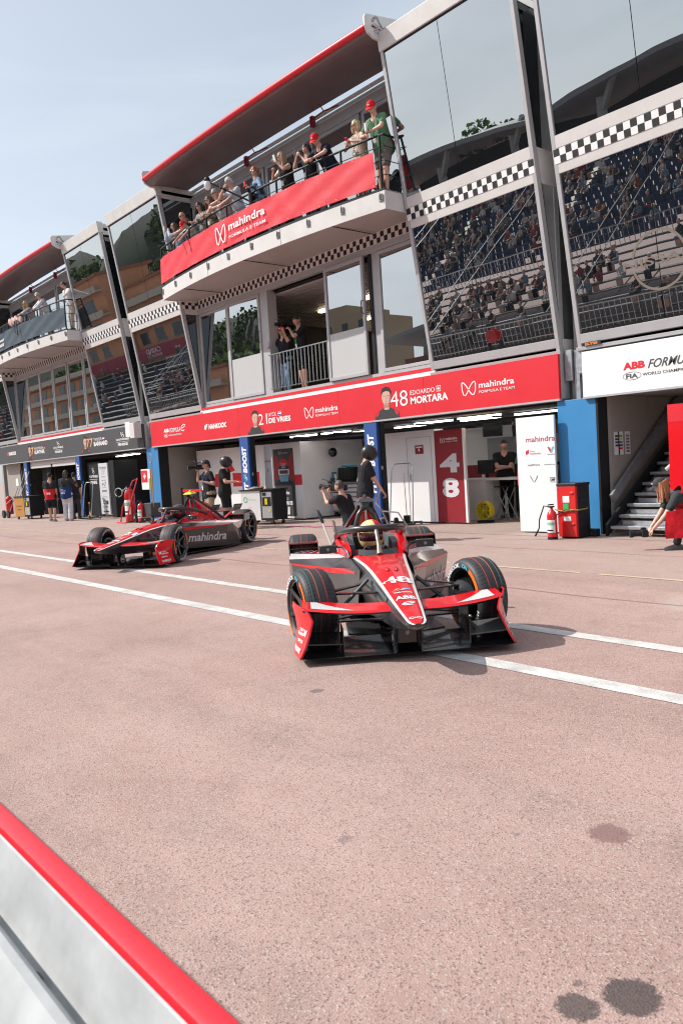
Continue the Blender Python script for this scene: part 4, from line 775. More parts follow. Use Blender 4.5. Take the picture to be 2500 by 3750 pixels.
t = thing('garage_car_nose', 'orange edged racing car nose parked in the dark left garage', 'car nose', (-30.9, 12.9, 0)); b = MB(); b.loft([[V((x, yq, z)) for x, yq, z in ((-31.9, 13.0+k*.6, .15), (-30.9-.3*k*0, 12.8+k*.6, .12), (-30.9, 12.8+k*.6, .55+.1*k), (-31.9, 13.0+k*.6, .55+.1*k))] for k in range(3)], CARBD); b.build('body', t)
b = MB(); b.box((-31.9, 12.76, .50), (-30.9, 12.80, .54), ORANGE); b.box((-31.9, 12.76, .10), (-30.9, 12.80, .14), ORANGE); b.text('FIA', (-31.5, 12.785, .24), X_, Z_, .25, .12, WHT, bold=.02); b.build('nose_trim', t, smooth=0)
n = thing('notice', 'sheet of notices taped on the beige wall left of the white hoarding', 'notice', (-23.0, 14.87, 1.5)); b = MB(); b.box((-24.05+1.1, 14.875, 1.25), (-22.6, 14.88, 1.75), WHT); b.build('sheet', n, smooth=0)
b = MB(); [b.box((-22.9, 14.872, 1.66-j*.05), (-22.65, 14.873, 1.68-j*.05), M('chart_purple')) for j in range(7)]; b.build('print', n, smooth=0)
n = thing('notice', 'notice taped on the beige wall at the far left edge', 'notice', (-38.9, 12.64, 1.5)); b = MB(); b.box((-39.2, 12.63, 1.35), (-38.85, 12.64, 1.7), WHT); b.build('sheet', n, smooth=0)
# ================================================================ RACING CARS
def sidewall_print(mb, s, R, y, word, a_mid, span, h, m):
    """letters bent round the tyre sidewall; s=+1 left wheel, -1 right wheel"""
    vs, fs = glyphs(word, .03, 0)
    P = []
    for gx, gy in vs:
        a = a_mid+(gx-.5)*span if s > 0 else a_mid-(gx-.5)*span; r = R+(gy-.5)*h
        P.append((r*cos(a), y+s*.004, r*sin(a)))
    mb.add(P, fs if s < 0 else [f[::-1] for f in fs], m)
def wheel(parent, x, yc, R, wd, s, front, spin=0, steer=0):
    e = bpy.data.objects.new('wheel', None); COL.objects.link(e); e.parent = parent; e.location = (x, yc, R); e.rotation_euler = (0, 0, steer)
    h = wd/2; ri = .238
    prof = [(ri, -h+.02), (ri+.01, -h+.004), (R-.075, -h-.004), (R-.035, -h+.002), (R-.012, -h+.020), (R, -h+.055), (R+.001, 0), (R, h-.055), (R-.012, h-.020), (R-.035, h-.002), (R-.075, h+.004), (ri+.01, h-.004), (ri, h-.02), (ri-.004, 0), (ri, -h+.02)]
    b = MB(); b.lathe(prof, (0, 0, 0), 'y', 56, TREAD, cap=False); b.build('tyre', e, world=False, smooth=50)
    b = MB()
    for yy, c in ((-.045*s, M('stripe_red', (.42, .04, .03), .5)), (.025*s, M('stripe_orange', (.50, .13, .05), .5)), (.075*s, M('stripe_teal', (.05, .17, .18), .5))):
        b.lathe([(R+.0005, yy-.003), (R+.003, yy-.002), (R+.003, yy+.002), (R+.0005, yy+.003)], (0, 0, 0), 'y', 56, c, cap=False)
    b.build('tread_stripes', e, world=False, smooth=50)
    b = MB(); OR = M('sidewall_orange', (.85, .16, .02), .5)
    for sd in (s, -s):
        yo = sd*(h+.0035)
        for a0, a1 in ((spin-.05, spin+.72), (spin+pi-.05, spin+pi+.72)):
            r = [(R-.078, yo), (R-.040, yo-sd*.0015)] if sd > 0 else [(R-.040, yo-sd*.0015), (R-.078, yo)]
            n = 12; P = []; 
            for k in range(n+1):
                a = a0+(a1-a0)*k/n
                for rr, yq in r: P.append((rr*cos(a), yq+sd*.002, rr*sin(a)))
            b.add(P, [(2*k, 2*k+1, 2*k+3, 2*k+2) for k in range(n)], OR)
        yy = sd*(h+.002)
        for am in (spin+1.9, spin+1.9+pi): sidewall_print(b, sd, R-.056, yy, 'HANKOOK', am, 1.15, .036, WHT)
        for am in (spin+1.0, spin+1.0+pi): sidewall_print(b, sd, R-.056, yy, 'iON', am, .30, .036, CYAN)
    b.build('sidewall_print', e, world=False, smooth=0)
    b = MB(); yo = s*(h-.03); yi = -s*(h-.03)
    b.lathe([(ri+.004, -h+.022), (ri-.010, -h+.022), (ri-.022, -h+.05), (ri-.022, h-.05), (ri-.010, h-.022), (ri+.004, h-.022)], (0, 0, 0), 'y', 48, RIM, cap=False)
    b.lathe([(ri-.004, s*(h-.020)), (ri+.006, s*(h-.016)), (ri+.006, s*(h-.022)), (ri-.004, s*(h-.026))], (0, 0, 0), 'y', 48, M('rim_edge', (.35, .35, .36), .3, metal=.8), cap=False)
    b.lathe([(.001, yi+s*.06), (ri-.02, yi+s*.06), (ri-.02, yi+s*.08), (.001, yi+s*.08)], (0, 0, 0), 'y', 24, CARBD); b.build('rim', e, world=False, smooth=40)
    for k in range(6):
        a = spin+k*pi/3; d = V((cos(a), 0, sin(a))); t = V((-sin(a), 0, cos(a))); q = MB(); rings = []
        for r, w, dy in ((.03, .030, -.045), (.11, .022, -.035), (.19, .020, -.012), (.232, .030, -.004)):
            c = d*r+V((0, s*(h-.012)+s*dy, 0)); rings.append([c+t*w, c+t*w*.4+V((0, s*.012, 0)), c-t*w*.4+V((0, s*.012, 0)), c-t*w, c-V((0, s*.03, 0))])
        q.loft(rings, RIM); q.build('spoke', e, world=False, smooth=30)
    b = MB(); b.lathe([(.001, s*(h-.03)), (.028, s*(h-.03)), (.034, s*(h-.06)), (.05, s*(h-.07)), (.001, s*(h-.08))][::1], (0, 0, 0), 'y', 16, M('hub_metal', (.2, .2, .2), .3, metal=.8)); b.build('hub', e, world=False)
    return e
def tread_mat():
    m = bpy.data.materials.new('tyre_tread'); m.use_nodes = True; n = m.node_tree; b = n.nodes['Principled BSDF']; b.inputs['Roughness'].default_value = .55
    tc = n.nodes.new('ShaderNodeTexCoord'); sx = n.nodes.new('ShaderNodeSeparateXYZ'); n.links.new(tc.outputs['Object'], sx.inputs[0])
    def mth(op, a, c=0, d=0):
        q = n.nodes.new('ShaderNodeMath'); q.operation = op
        for i, s in ((0, a), (1, c), (2, d)):
            if isinstance(s, (float, int)): q.inputs[i].default_value = s
            else: n.links.new(s, q.inputs[i])
        return q.outputs[0]
    ang = mth('ARCTAN2', sx.outputs['Z'], sx.outputs['X']); t = mth('FRACT', mth('ADD', mth('MULTIPLY', ang, 56/(2*pi)), mth('MULTIPLY', mth('ABSOLUTE', sx.outputs['Y']), 4)))
    g = mth('LESS_THAN', mth('ABSOLUTE', mth('SUBTRACT', t, .5)), .07)
    side = mth('GREATER_THAN', mth('ABSOLUTE', sx.outputs['Y']), .045); g = mth('MULTIPLY', g, side)
    lim = mth('GREATER_THAN', mth('SQRT', mth('ADD', mth('POWER', sx.outputs['X'], 2), mth('POWER', sx.outputs['Z'], 2))), .312); g = mth('MULTIPLY', g, lim)
    mx = n.nodes.new('ShaderNodeMixRGB'); mx.inputs[1].default_value = (.040, .040, .044, 1); mx.inputs[2].default_value = (.006, .006, .006, 1); n.links.new(g, mx.inputs[0]); n.links.new(mx.outputs[0], b.inputs['Base Color'])
    bp = n.nodes.new('ShaderNodeBump'); bp.inputs['Strength'].default_value = .8; bp.inputs['Distance'].default_value = .006; bp.invert = True; n.links.new(g, bp.inputs['Height']); n.links.new(bp.outputs[0], b.inputs['Normal'])
    return m
TREAD = tread_mat()
def strips(mb, rings, mats, cap=True):
    """loft with one material per strip"""
    n = len(rings[0])
    for j in range(n):
        if mats[j] is None: continue
        k = len(mb.v)
        vs = []; 
        for r in rings: vs += [r[j], r[(j+1) % n]]
        mb.add(vs, [(2*i, 2*i+1, 2*i+3, 2*i+2) for i in range(len(rings)-1)], mats[j])
    if cap: mb.add(rings[0], [tuple(range(n))[::-1]], CARB); mb.add(rings[-1], [tuple(range(n))], CARB)
def race_car(label, loc, rz, num, camc, spin=0, steer=0):
    root = thing('racing_car', label, 'racing car', (*loc, 0), rz, group='single seat electric racing cars in the pit lane')
    def P(b, name, parent=None, smooth=35, **k): return b.build(name, parent or root, world=False, smooth=smooth, **k)
    # ---- nose and tub
    # x, ztop, ye, ze, ys, zs, yb, zb
    st = [(1.205, .380, .034, .372, .036, .366, .026, .358), (1.185, .390, .058, .378, .062, .362, .050, .345), (1.14, .402, .072, .388, .082, .356, .068, .328), (.9, .438, .094, .420, .116, .370, .090, .285), (.6, .484, .116, .457, .150, .385, .11, .238),
          (.3, .532, .138, .500, .176, .405, .13, .215), (.04, .574, .161, .537, .205, .430, .15, .200), (-.22, .612, .182, .568, .235, .445, .17, .175), (-.5, .632, .206, .588, .275, .455, .20, .14), (-.8, .636, .238, .600, .315, .460, .24, .10), (-1.06, .632, .272, .610, .350, .46, .27, .08)]
    rg = []
    for x, zt, ye, ze, ys, zs, yb, zb in st:
        sw = .016+.012*max(0, min(1, (1.2-x)/1.4)); zi = ze+(zt-ze)*.14
        rg.append([V((x, 0, zt)), V((x, ye*.55, zt-(zt-ze)*.22)), V((x, ye-sw, zi+.002)), V((x, ye, ze)), V((x, ys, zs)), V((x, yb, zb)), V((x, 0, zb-.01)), V((x, -yb, zb)), V((x, -ys, zs)), V((x, -ye, ze)), V((x, -(ye-sw), zi+.002)), V((x, -ye*.55, zt-(zt-ze)*.22))])
    b = MB(); W_ = M('car_white', (.80, .80, .80), .3, coat=.6)
    strips(b, rg, [REDG, REDG, W_, CARB, CARB, CARB, CARB, CARB, CARB, W_, REDG, REDG]); body = P(b, 'nose_body', smooth=28)
    b = MB()
    for s in (-1, 1): b.box((.165, s*.02, 0), (.17, s*.021, .0), CARBD)
    def top(x, y):      # height of the red deck
        for i in range(len(st)-1):
            if st[i+1][0] <= x <= st[i][0]:
                f = (st[i][0]-x)/(st[i][0]-st[i+1][0]); g = lambda k: st[i][k]+(st[i+1][k]-st[i][k])*f; zt, ye, ze = g(1), g(2), g(3)
                a = min(1, abs(y)/max(ye, .01)); return (zt-(zt-ze)*.22*a/.55 if a < .55 else zt-(zt-ze)*(.22+.78*(a-.55)/.45))+.004
        return st[0][1]
    def deck(t, xc, yc, w, h, m, bold=.03, shear=0):   # text readable from the front
        vs, fs = glyphs(t, bold, shear); b.add([(lambda x, y: (x, y, top(x, y)))(xc-(gy-.5)*h, yc+(gx-.5)*w) for gx, gy in vs], fs, m)
    b = MB()
    deck(num, .20, .0, .25, .165, WHT, .035, 0)
    deck('ABB', .66, .0, .165, .075, WHT, .04); 
    b.stroke([(0, 0), (.07, .05), (.14, 0)], .0, X_, Y_, (0, 0, -5), CYAN) if False else None
    xx = .46
    b.add([(xx+.03, -.085, top(xx+.03, -.085)), (xx+.03, -.02, top(xx+.03, 0)), (xx-.03, .02, top(xx, 0)), (xx-.03, -.04, top(xx, 0))], [(0, 1, 2, 3)], RED if False else M('car_pale_red', (.75, .35, .30), .4))
    b.add([(xx+.03, -.02, top(xx+.03, 0)), (xx+.03, .0, top(xx+.03, 0)), (xx-.03, .085, top(xx-.03, .08)), (xx-.03, .02, top(xx, 0))], [(0, 1, 2, 3)], M('car_light_blue', (.20, .50, .68), .4))
    deck('Valvoline', .53, .0, .15, .028, WHT, .03)
    e_ = [(.10, .42), (.85, .62), (1, .88), (.75, 1.0), (.3, .82), (.06, .38), (.2, .08), (.5, .0), (.8, .15)]
    q = MB(); q.stroke([(a*.11, c*.075) for a, c in e_], .014, Y_, -X_, (.84, -.055, 0), WHT); b.add([(v[0], v[1], top(v[0], v[1])) for v in q.v], q.f, WHT)
    inf = [(.5+.5*sin(2*pi*k/24), .5+.5*sin(4*pi*k/24)) for k in range(24)]
    q = MB(); q.stroke([(a*.09, c*.035) for a, c in inf], .008, Y_, -X_, (1.14, -.045, 0), WHT, closed=True); b.add([(v[0], v[1], top(v[0], v[1])) for v in q.v], q.f, WHT)
    P(b, 'nose_lettering', smooth=0)
    b = MB()
    for s in (-1, 1):
        b.plate([(.55, s*.128, .452), (.06, s*.17, .515), (.06, s*.182, .495), (.55, s*.140, .428)], (0, s*.003, .003), CARBD)
    b.ball((-.12, -.04, .592), (.07, .022, .020), REDG, 12, 8); b.ball((-.12, .04, .592), (.07, .022, .020), REDG, 12, 8); P(b, 'deck_bumps')
    # pylons
    for s in (-1, 1):
        q = MB(); rings = []
        for z, xo, w in ((.06, .62, .022), (.16, .66, .017), (.285, .70, .022)):
            c = V((xo, s*.092, z)); rings.append([c+V((.10, 0, 0)), c+V((.03, w, 0)), c+V((-.10, w*.6, 0)), c+V((-.13, 0, 0)), c+V((-.10, -w*.6, 0)), c+V((.03, -w, 0))])
        q.loft(rings, CARBD); pl = P(q, 'wing_pylon')
        q = MB(); yy = s*.118; ring = [(.66+.055*cos(a), .165+.055*sin(a)) for a in [2*pi*k/18 for k in range(18)]]
        q.stroke(ring, .007, X_, Z_, (0, yy, 0), WHT, closed=True); q.text('FIA', (.70 if s > 0 else .62, yy, .145), (-1*s, 0, 0), Z_, .08, .045, WHT, bold=.05); P(q, 'round_badge', pl, smooth=0)
    b = MB(); b.box((.60, -.07, .12), (.66, .07, .27), CARBD); b.lathe([(.001, .664), (.018, .664), (.018, .66), (.001, .66)], (0, .0, .20), 'x', 12, M('tow_eye', (.35, .33, .32), .5)); P(b, 'nose_bulkhead', smooth=0)
    # ---- front wing
    b = MB(); n = 20; rings = []
    for i in range(n+1):
        y = -.845+1.69*i/n; a = abs(y)/.845; sw = .0 if a < .3 else (a-.3)*.02
        z0 = .055+.018*(1-a)*0+.012*(a > .98); xl = .715-.02*cos(a*3)*0+.0
        rings.append([V((xl, y, z0)), V((xl-.02, y, z0-.012)), V((.30, y, z0+.012)), (V((.25, y, z0+.055))), V((.30, y, z0+.048)), V((xl-.06, y, z0+.016))])
    b.loft(rings, CARBD); P(b, 'front_wing_plane')
    for s in (-1, 1):
        b = MB(); rings = []; N = 14
        for i in range(N+1):
            t = i/N; y = .115+(.80-.115)*t; bow = -.02*sin(pi*t)
            xl = .735+(.545-.735)*t*t; zl = .390+(.408-.390)*t+bow*.5; xt = .53+(.22-.53)*t; zt = .428+(.440-.428)*t+bow
            rings.append([V((xl, s*y, zl)), V((xl-.01, s*y, zl-.016)), V((xt+.10, s*y, zt-.040)), V((xt, s*y, zt-.006)), V((xt, s*y, zt)), V((xt+.35*(xl-xt), s*y, zt-.006)), V((xl-.03, s*y, zl+.014))])
        mt = [CARBD, CARBD, CARBD, REDG, REDG, REDG, REDG]; strips(b, rings, mt); up = P(b, 'wing_flap', smooth=40)
        q = MB(); T = lambda t, u: V((rings[0][6].lerp(rings[0][4], u)).lerp(V((0, 0, 0)), 0))
        def on_flap(t, u):
            i = min(N-1, int(t*N)); f = t*N-i; A = rings[i][6].lerp(rings[i][5], min(1, u/.65)) if u < .65 else rings[i][5].lerp(rings[i][4], (u-.65)/.35); B_ = rings[i+1][6].lerp(rings[i+1][5], min(1, u/.65)) if u < .65 else rings[i+1][5].lerp(rings[i+1][4], (u-.65)/.35)
            return A.lerp(B_, f)+V((0, 0, .003))
        for i in range(8):
            t0, t1 = .42+i*.06, .42+(i+1)*.06; ua = lambda t: .02; ub = lambda t: min(.98, .02+1.5*(t-.42)/.48*.65+.0)
            q.add([on_flap(t0, ua(t0)), on_flap(t1, ua(t1)), on_flap(t1, ub(t1)), on_flap(t0, ub(t0))], [(0, 1, 2, 3)], W_)
        P(q, 'white_flash', up, smooth=0)
        # endplate: curved red skin with carbon inside
        q = MB(); F = [(.27, .44, .80, .865), (.40, .425, .79, .860), (.55, .385, .77, .845)]
        front = [(.545, .80, .432), (.59, .762, .395), (.632, .735, .335), (.665, .765, .24), (.69, .805, .14), (.705, .848, .060)]
        rear = [(.25, .870, .440), (.25, .880, .40), (.29, .862, .335), (.31, .850, .24), (.30, .865, .14), (.27, .885, .055)]
        mid = [((f[0]+r[0])/2, (f[1]+r[1])/2+.018, (f[2]+r[2])/2+.004) for f, r in zip(front, rear)]
        oF = [V((x, s*y, z)) for x, y, z in front]; oM = [V((x, s*y, z)) for x, y, z in mid]; oR = [V((x, s*y, z)) for x, y, z in rear]; dn = V((0, -s*.014, -.004))
        q.loft([oF, oM, oR], REDG, open_ring=True); ep = P(q, 'endplate', smooth=50)
        q = MB(); iF, iM, iR = [[p+dn for p in L_] for L_ in (oF, oM, oR)]; q.loft([iF, iM, iR], CARBD, open_ring=True)
        for A, B_ in ((oF, iF), (oR, iR)):
            q.add(A+B_, [(k, k+1, len(A)+k+1, len(A)+k) for k in range(len(A)-1)], REDG)
        q.add([oF[0], oM[0], oR[0], iR[0], iM[0], iF[0]], [(0, 1, 2, 3, 4, 5)], REDG); q.add([oF[-1], oM[-1], oR[-1], iR[-1], iM[-1], iF[-1]], [(0, 1, 2, 3, 4, 5)], CARBD)
        P(q, 'endplate_inner', ep, smooth=50)
        q = MB(); vs_ = []
        def ep_text(t, xa, za, w, h, m=WHT, bold=.03):
            vs, fs = glyphs(t, bold, 0); out = []
            for gx, gy in vs:
                x = (xa-gx*w) if s > 0 else (xa-w+gx*w); z = za+gy*h
                # nearest point on the skin
                k = 0
                while k < 4 and front[k+1][2] > z: k += 1
                f = (front[k][2]-z)/(front[k][2]-front[k+1][2]+1e-9); f = max(0, min(1, f)); L3 = [a[k].lerp(a[k+1], f) for a in (oF, oM, oR)]
                u = (L3[0].x-x)/(L3[0].x-L3[2].x+1e-9); pt = L3[0].lerp(L3[1], u*2) if u < .5 else L3[1].lerp(L3[2], u*2-1)
                out.append((x, pt.y+s*.004, z))
            q.add(out, fs, m)
        ep_text('TECH', .56, .245, .08, .022); ep_text('mahindra', .57, .212, .15, .03); ep_text('NIPPON', .60, .160, .13, .026); ep_text('HANKOOK', .63, .090, .24, .036, bold=.06)
        ep_text('M', .62, .215, .045, .05); P(q, 'endplate_lettering', ep, smooth=0)
        # inner winglets
        q = MB(); q.slab([(.62, s*.50, .13), (.62, s*.79, .145), (.36, s*.84, .19), (.36, s*.50, .17)], [(.62, s*.50, .14), (.62, s*.79, .155), (.36, s*.84, .20), (.36, s*.50, .18)], M('carbon_weave', (.10, .10, .10), .35, var=.5, vscale=160) if s > 0 else CARBD); q.box((.34, s*.495, .065), (.64, s*.502, .26), CARBD); q.box((.48, s*.55, .13), (.60, s*.555, .17), CARBD); P(q, 'wing_winglet', smooth=0)
    # ---- suspension
    for s in (-1, 1):
        for a, c, r in (((.22, s*.17, .455), (.03, s*.60, .44), .03), ((-.25, s*.21, .47), (0, s*.60, .44), .026), ((.24, s*.13, .235), (.03, s*.60, .20), .028), ((-.22, s*.17, .22), (0, s*.60, .20), .026)):
            q = MB(); q.bar(a, c, r*2, .014, CARB); P(q, 'suspension_arm', smooth=0)
        for a, c in (((-.10, s*.21, .52), (.0, s*.57, .20)), ((.18, s*.16, .34), (.12, s*.58, .32))): q = MB(); q.tube([a, c], .016, 8, CARB); P(q, 'push_rod')
        q = MB(); q.lathe([(.001, s*.50), (.10, s*.50), (.15, s*.56), (.17, s*.66), (.001, s*.66)] if s > 0 else [(.001, s*.66), (.17, s*.66), (.15, s*.56), (.10, s*.50), (.001, s*.50)], (0, 0, .33), 'y', 18, CARBD); q.box((.08, s*.50, .15), (.24, s*.58, .42), CARBD); P(q, 'brake_duct')
    # ---- cockpit
    tubs = []
    for s in (-1, 1):
        q = MB(); rings = []
        for x, yo, yi, zt, zb in ((-.98, .285, .262, .628, .45), (-1.2, .335, .245, .665, .42), (-1.45, .375, .245, .705, .42), (-1.75, .385, .24, .735, .42), (-2.1, .34, .20, .76, .45), (-2.35, .32, .18, .72, .45)):
            rings.append([V((x, s*yo, .50)), V((x, s*(yo-.01), zt-.03)), V((x, s*(yo-.035), zt)), V((x, s*(yi+.01), zt+.002)), V((x, s*yi, zt-.02)), V((x, s*yi, zb))])
        q.loft(rings, REDG); tb = P(q, 'cockpit_side', smooth=40)
        q = MB(); q.loft([[V((x, s*(yi+.004), .47)), V((x, s*(yi+.012), zt)), V((x, s*(yi-.045), zt-.01)), V((x, s*(yi-.06), .47))] for x, yi, zt in ((-1.42, .24, .695), (-1.6, .24, .735), (-1.9, .22, .76))], M('headrest_foam', (.10, .115, .125), .6)); P(q, 'headrest', tb)
        q = MB(); q.text('mahindra', (-1.42 if s > 0 else -1.72, s*.372, .62), (-s, 0, 0), Z_, .28, .05, WHT, bold=.02); P(q, 'cockpit_lettering', tb, smooth=0)
    b = MB(); b.box((-2.2, -.25, .12), (-1.0, .25, .16), DARKIN); b.box((-2.2, -.24, .15), (-1.95, .24, .72), DARKIN); b.slab([(-.92, -.22, .16), (-1.0, -.22, .16), (-1.0, .22, .16), (-.92, .22, .16)], [(-.92, -.22, .58), (-1.0, -.22, .60), (-1.0, .22, .60), (-.92, .22, .58)], DARKIN); P(b, 'cockpit_floor', smooth=0)
    b = MB(); b.tube([(-1.28, .14*cos(a), .60+.075*sin(a)) for a in [2*pi*k/20 for k in range(20)]], .013, 6, BLKF, closed=True); b.box((-1.29, -.07, .56), (-1.27, .07, .64), BLKF); P(b, 'steering_wheel')
    b = MB(); gs = M('windscreen', (.05, .05, .05), .05); b.loft([[V((x, y*c, z)) for c, x, z in ((-1, xa-.10, z), (-.6, xa, z+.0), (0, xa+.03, z), (.6, xa, z), (1, xa-.10, z))] for xa, y, z in ((-.92, .20, .63), (-.99, .19, .675))], gs, open_ring=True); P(b, 'windscreen')
    # halo
    b = MB(); H_ = [(-2.02, .33, .70), (-1.85, .345, .755), (-1.6, .338, .80), (-1.38, .30, .842), (-1.2, .19, .868), (-1.12, .07, .873)]
    HC = M('halo_carbon', (.030, .030, .032), .38, coat=.4)
    b.tube([(x, y, z) for x, y, z in H_]+[(x, -y, z) for x, y, z in H_[::-1]], [.038, .037, .036, .035, .034, .033]+[.033, .034, .035, .036, .037, .038], 12, HC)
    b.tube([(-1.13, 0, .865), (-1.06, 0, .82), (-.96, 0, .72), (-.88, 0, .635)], [.030, .020, .018, .034], 10, M('halo_pylon', (.30, .28, .22), .35, metal=.5) if num == '48' else HC); P(b, 'halo', smooth=50)
    # ---- roll hoop, engine cover, fin, camera
    b = MB(); b.tube([(-2.02, -.155, .70), (-2.02, -.125, .82), (-2.03, -.085, .95), (-2.035, -.045, 1.01), (-2.035, 0, 1.025), (-2.035, .045, 1.01), (-2.03, .085, .95), (-2.02, .125, .82), (-2.02, .155, .70)], .027, 10, HC)
    b.tube([(-2.03, 0, 1.02), (-2.03, 0, .72)], .012, 8, CHROME); P(b, 'roll_hoop')
    for s in (-1, 1):
        q = MB(); q.plate([(-2.06, s*.085, 1.045), (-2.06, s*.055, 1.045), (-2.55, s*.20, .74), (-2.78, s*.33, .54), (-2.80, s*.37, .53), (-2.45, s*.245, .76)], (0, s*.012, -.03), CARB); q.tube([(-2.05, s*.075, 1.045), (-2.50, s*.225, .765), (-2.80, s*.36, .53)], .018, 8, HC); P(q, 'cover_strut', smooth=25)
    b = MB(); secs = [(-2.10, .045, .98, .20, .60), (-2.35, .06, .86, .25, .58), (-2.65, .07, .72, .30, .54), (-2.95, .07, .62, .32, .50), (-3.25, .05, .53, .24, .44), (-3.50, .03, .475, .12, .40)]
    b.loft([[V((x, -wb, zb-.02)), V((x, -wb, zb)), V((x, -wt, zt)), V((x, wt, zt)), V((x, wb, zb)), V((x, wb, zb-.02))] for x, wt, zt, wb, zb in secs], REDG); P(b, 'engine_cover', smooth=20)
    b = MB(); b.plate([(-2.06, -.006, 1.045), (-2.77, -.006, .870), (-2.90, -.006, .822), (-2.90, -.006, .70), (-3.05, -.006, .56), (-2.10, -.006, .90)], (0, .012, 0), REDG)
    fin = P(b, 'dorsal_fin', smooth=0)
    b = MB()
    for s in (-1, 1): b.text(num, (-2.68 if s > 0 else -2.86, s*.009, .71), (-s, 0, 0), (0, 0, 1), .17, .085, WHT, bold=.03)
    P(b, 'fin_number', fin, smooth=0)
    b = MB(); b.slab([(-2.14, -.03, 1.03), (-1.98, -.03, 1.03), (-1.98, .03, 1.03), (-2.14, .03, 1.03)], [(-2.12, -.045, 1.105), (-1.99, -.045, 1.105), (-1.99, .045, 1.105), (-2.12, .045, 1.105)], HC if num == '48' else CARBD)
    b.slab([(-2.16, -.11, 1.105), (-1.92, -.095, 1.095), (-1.92, .095, 1.095), (-2.16, .11, 1.105)], [(-2.14, -.05, 1.145), (-1.99, -.06, 1.135), (-1.99, .06, 1.135), (-2.14, .05, 1.145)], camc); b.slab([(-2.10, -.022, 1.14), (-2.02, -.018, 1.14), (-2.02, .018, 1.14), (-2.10, .022, 1.14)], [(-2.08, -.012, 1.18), (-2.05, -.012, 1.17), (-2.05, .012, 1.17), (-2.08, .012, 1.18)], camc); P(b, 'camera_pod', smooth=0, bevel=.008)
    # ---- sidepods
    for s in (-1, 1):
        v = lambda x, y, z: V((x, s*y, z))
        a_, b_, o1, o2, wR, wi, wR2 = v(-.42, .245, .560), v(-1.05, .285, .608), v(-1.0, .47, .520), v(-1.88, .862, .482), v(-2.20, .880, .492), v(-1.36, .345, .606), v(-2.60, .860, .510)
        r1, r2, r3 = v(-2.72, .62, .50), v(-2.9, .36, .50), v(-1.9, .36, .60)
        def face(q, pts, m): q.add(pts, [tuple(range(len(pts)))] if s > 0 else [tuple(range(len(pts)))[::-1]], m)
        q = MB(); face(q, [a_, o1, b_], CARB); face(q, [b_, o1, o2, wR], CARB); DK = CARB
        face(q, [b_, wR, wR2, wi], W_); face(q, [wi, wR2, r1, r2, r3], REDG)
        # side wall
        l1, l2, l3, l4 = v(-.42, .285, .20), v(-1.0, .43, .13), v(-1.88, .80, .075), v(-2.42, .84, .065)
        face(q, [a_, l1, l2, o1], CARB); face(q, [o1, l2, l3, o2], CARB); bend = v(-2.36, .868, .135); k1 = v(-2.30, .876, .40)
        face(q, [o2, l3, l4, bend, v(-2.05, .88, .49)], CARB); face(q, [v(-2.05, .88, .49), bend, v(-2.74, .74, .15), v(-2.74, .755, .36), v(-2.28, .882, .365)], CARB); face(q, [v(-2.05, .88, .49), v(-2.28, .882, .365), v(-2.74, .755, .36), wR2, wR], W_)
        face(q, [bend, l4, v(-2.76, .70, .07), v(-2.74, .74, .15)], CARB); face(q, [wR2, v(-2.74, .755, .36), r1], REDG); face(q, [r1, v(-2.74, .755, .36), v(-2.74, .74, .15), v(-2.76, .70, .07), v(-2.76, .30, .07), r2], CARBD)
        face(q, [a_, b_, v(-1.05, .27, .20), l1], CARBD); face(q, [l1, v(-1.05, .2, .06), v(-2.76, .2, .06), v(-2.76, .70, .07), l4, l3, l2], CARBD); sp = P(q, 'sidepod', smooth=12)
        q = MB(); e = V((0, s*.003, .003))
        face(q, [v(-.56, .287, .552)+e, v(-.50, .284, .515)+e, v(-1.0, .472, .470)+e, v(-1.0, .474, .522)+e], REDG); face(q, [v(-1.0, .474, .522)+e, v(-1.0, .472, .470)+e, v(-1.84, .850, .470)+e, v(-1.86, .862, .484)+e], REDG); P(q, 'red_flash', sp, smooth=0)
        # lettering on the flat part of the side wall (between o1,l2,l3,o2)
        q = MB(); vs, fs = glyphs('mahindra', .02, .12)
        def wall(u, t): return (o1.lerp(o2, u)).lerp(l2.lerp(l3, u), 1-t)+V((.002, s*.005, 0))
        cols = [(gx, gy) for gx, gy in vs]; q.add([wall((.02+gx*.96) if s > 0 else (.98-gx*.96), .30+gy*.40) for gx, gy in cols], fs, M('silver_print', (.62, .62, .64), .4)); P(q, 'side_lettering', sp, smooth=0)
        q = MB(); ty = lambda x: .868-.0*(x); 
        for pts, c in (([(0, .11), (.035, .11), (.065, .03), (.05, 0)], M('car_pale_red')), ([(.05, 0), (.075, .0), (.12, .11), (.085, .11)], M('car_light_blue'))):
            q.add([(-2.40-p[0]*1 if s > 0 else -2.52+p[0], s*(.872-(.345-abs(0))*.0-(p[0]+.04)*.27+.01), .17+p[1]) for p in pts], [(0, 1, 2, 3)], c)
        q.text('Valvoline', (-2.39 if s > 0 else -2.53, s*.868, .145), (-s*.965, -.0-s*.26 if s > 0 else s*-.26*-1, 0), Z_, .13, .022, WHT); P(q, 'sponsor_mark', sp, smooth=0)
        # white louvre marks and slots on the red deck
        q = MB()
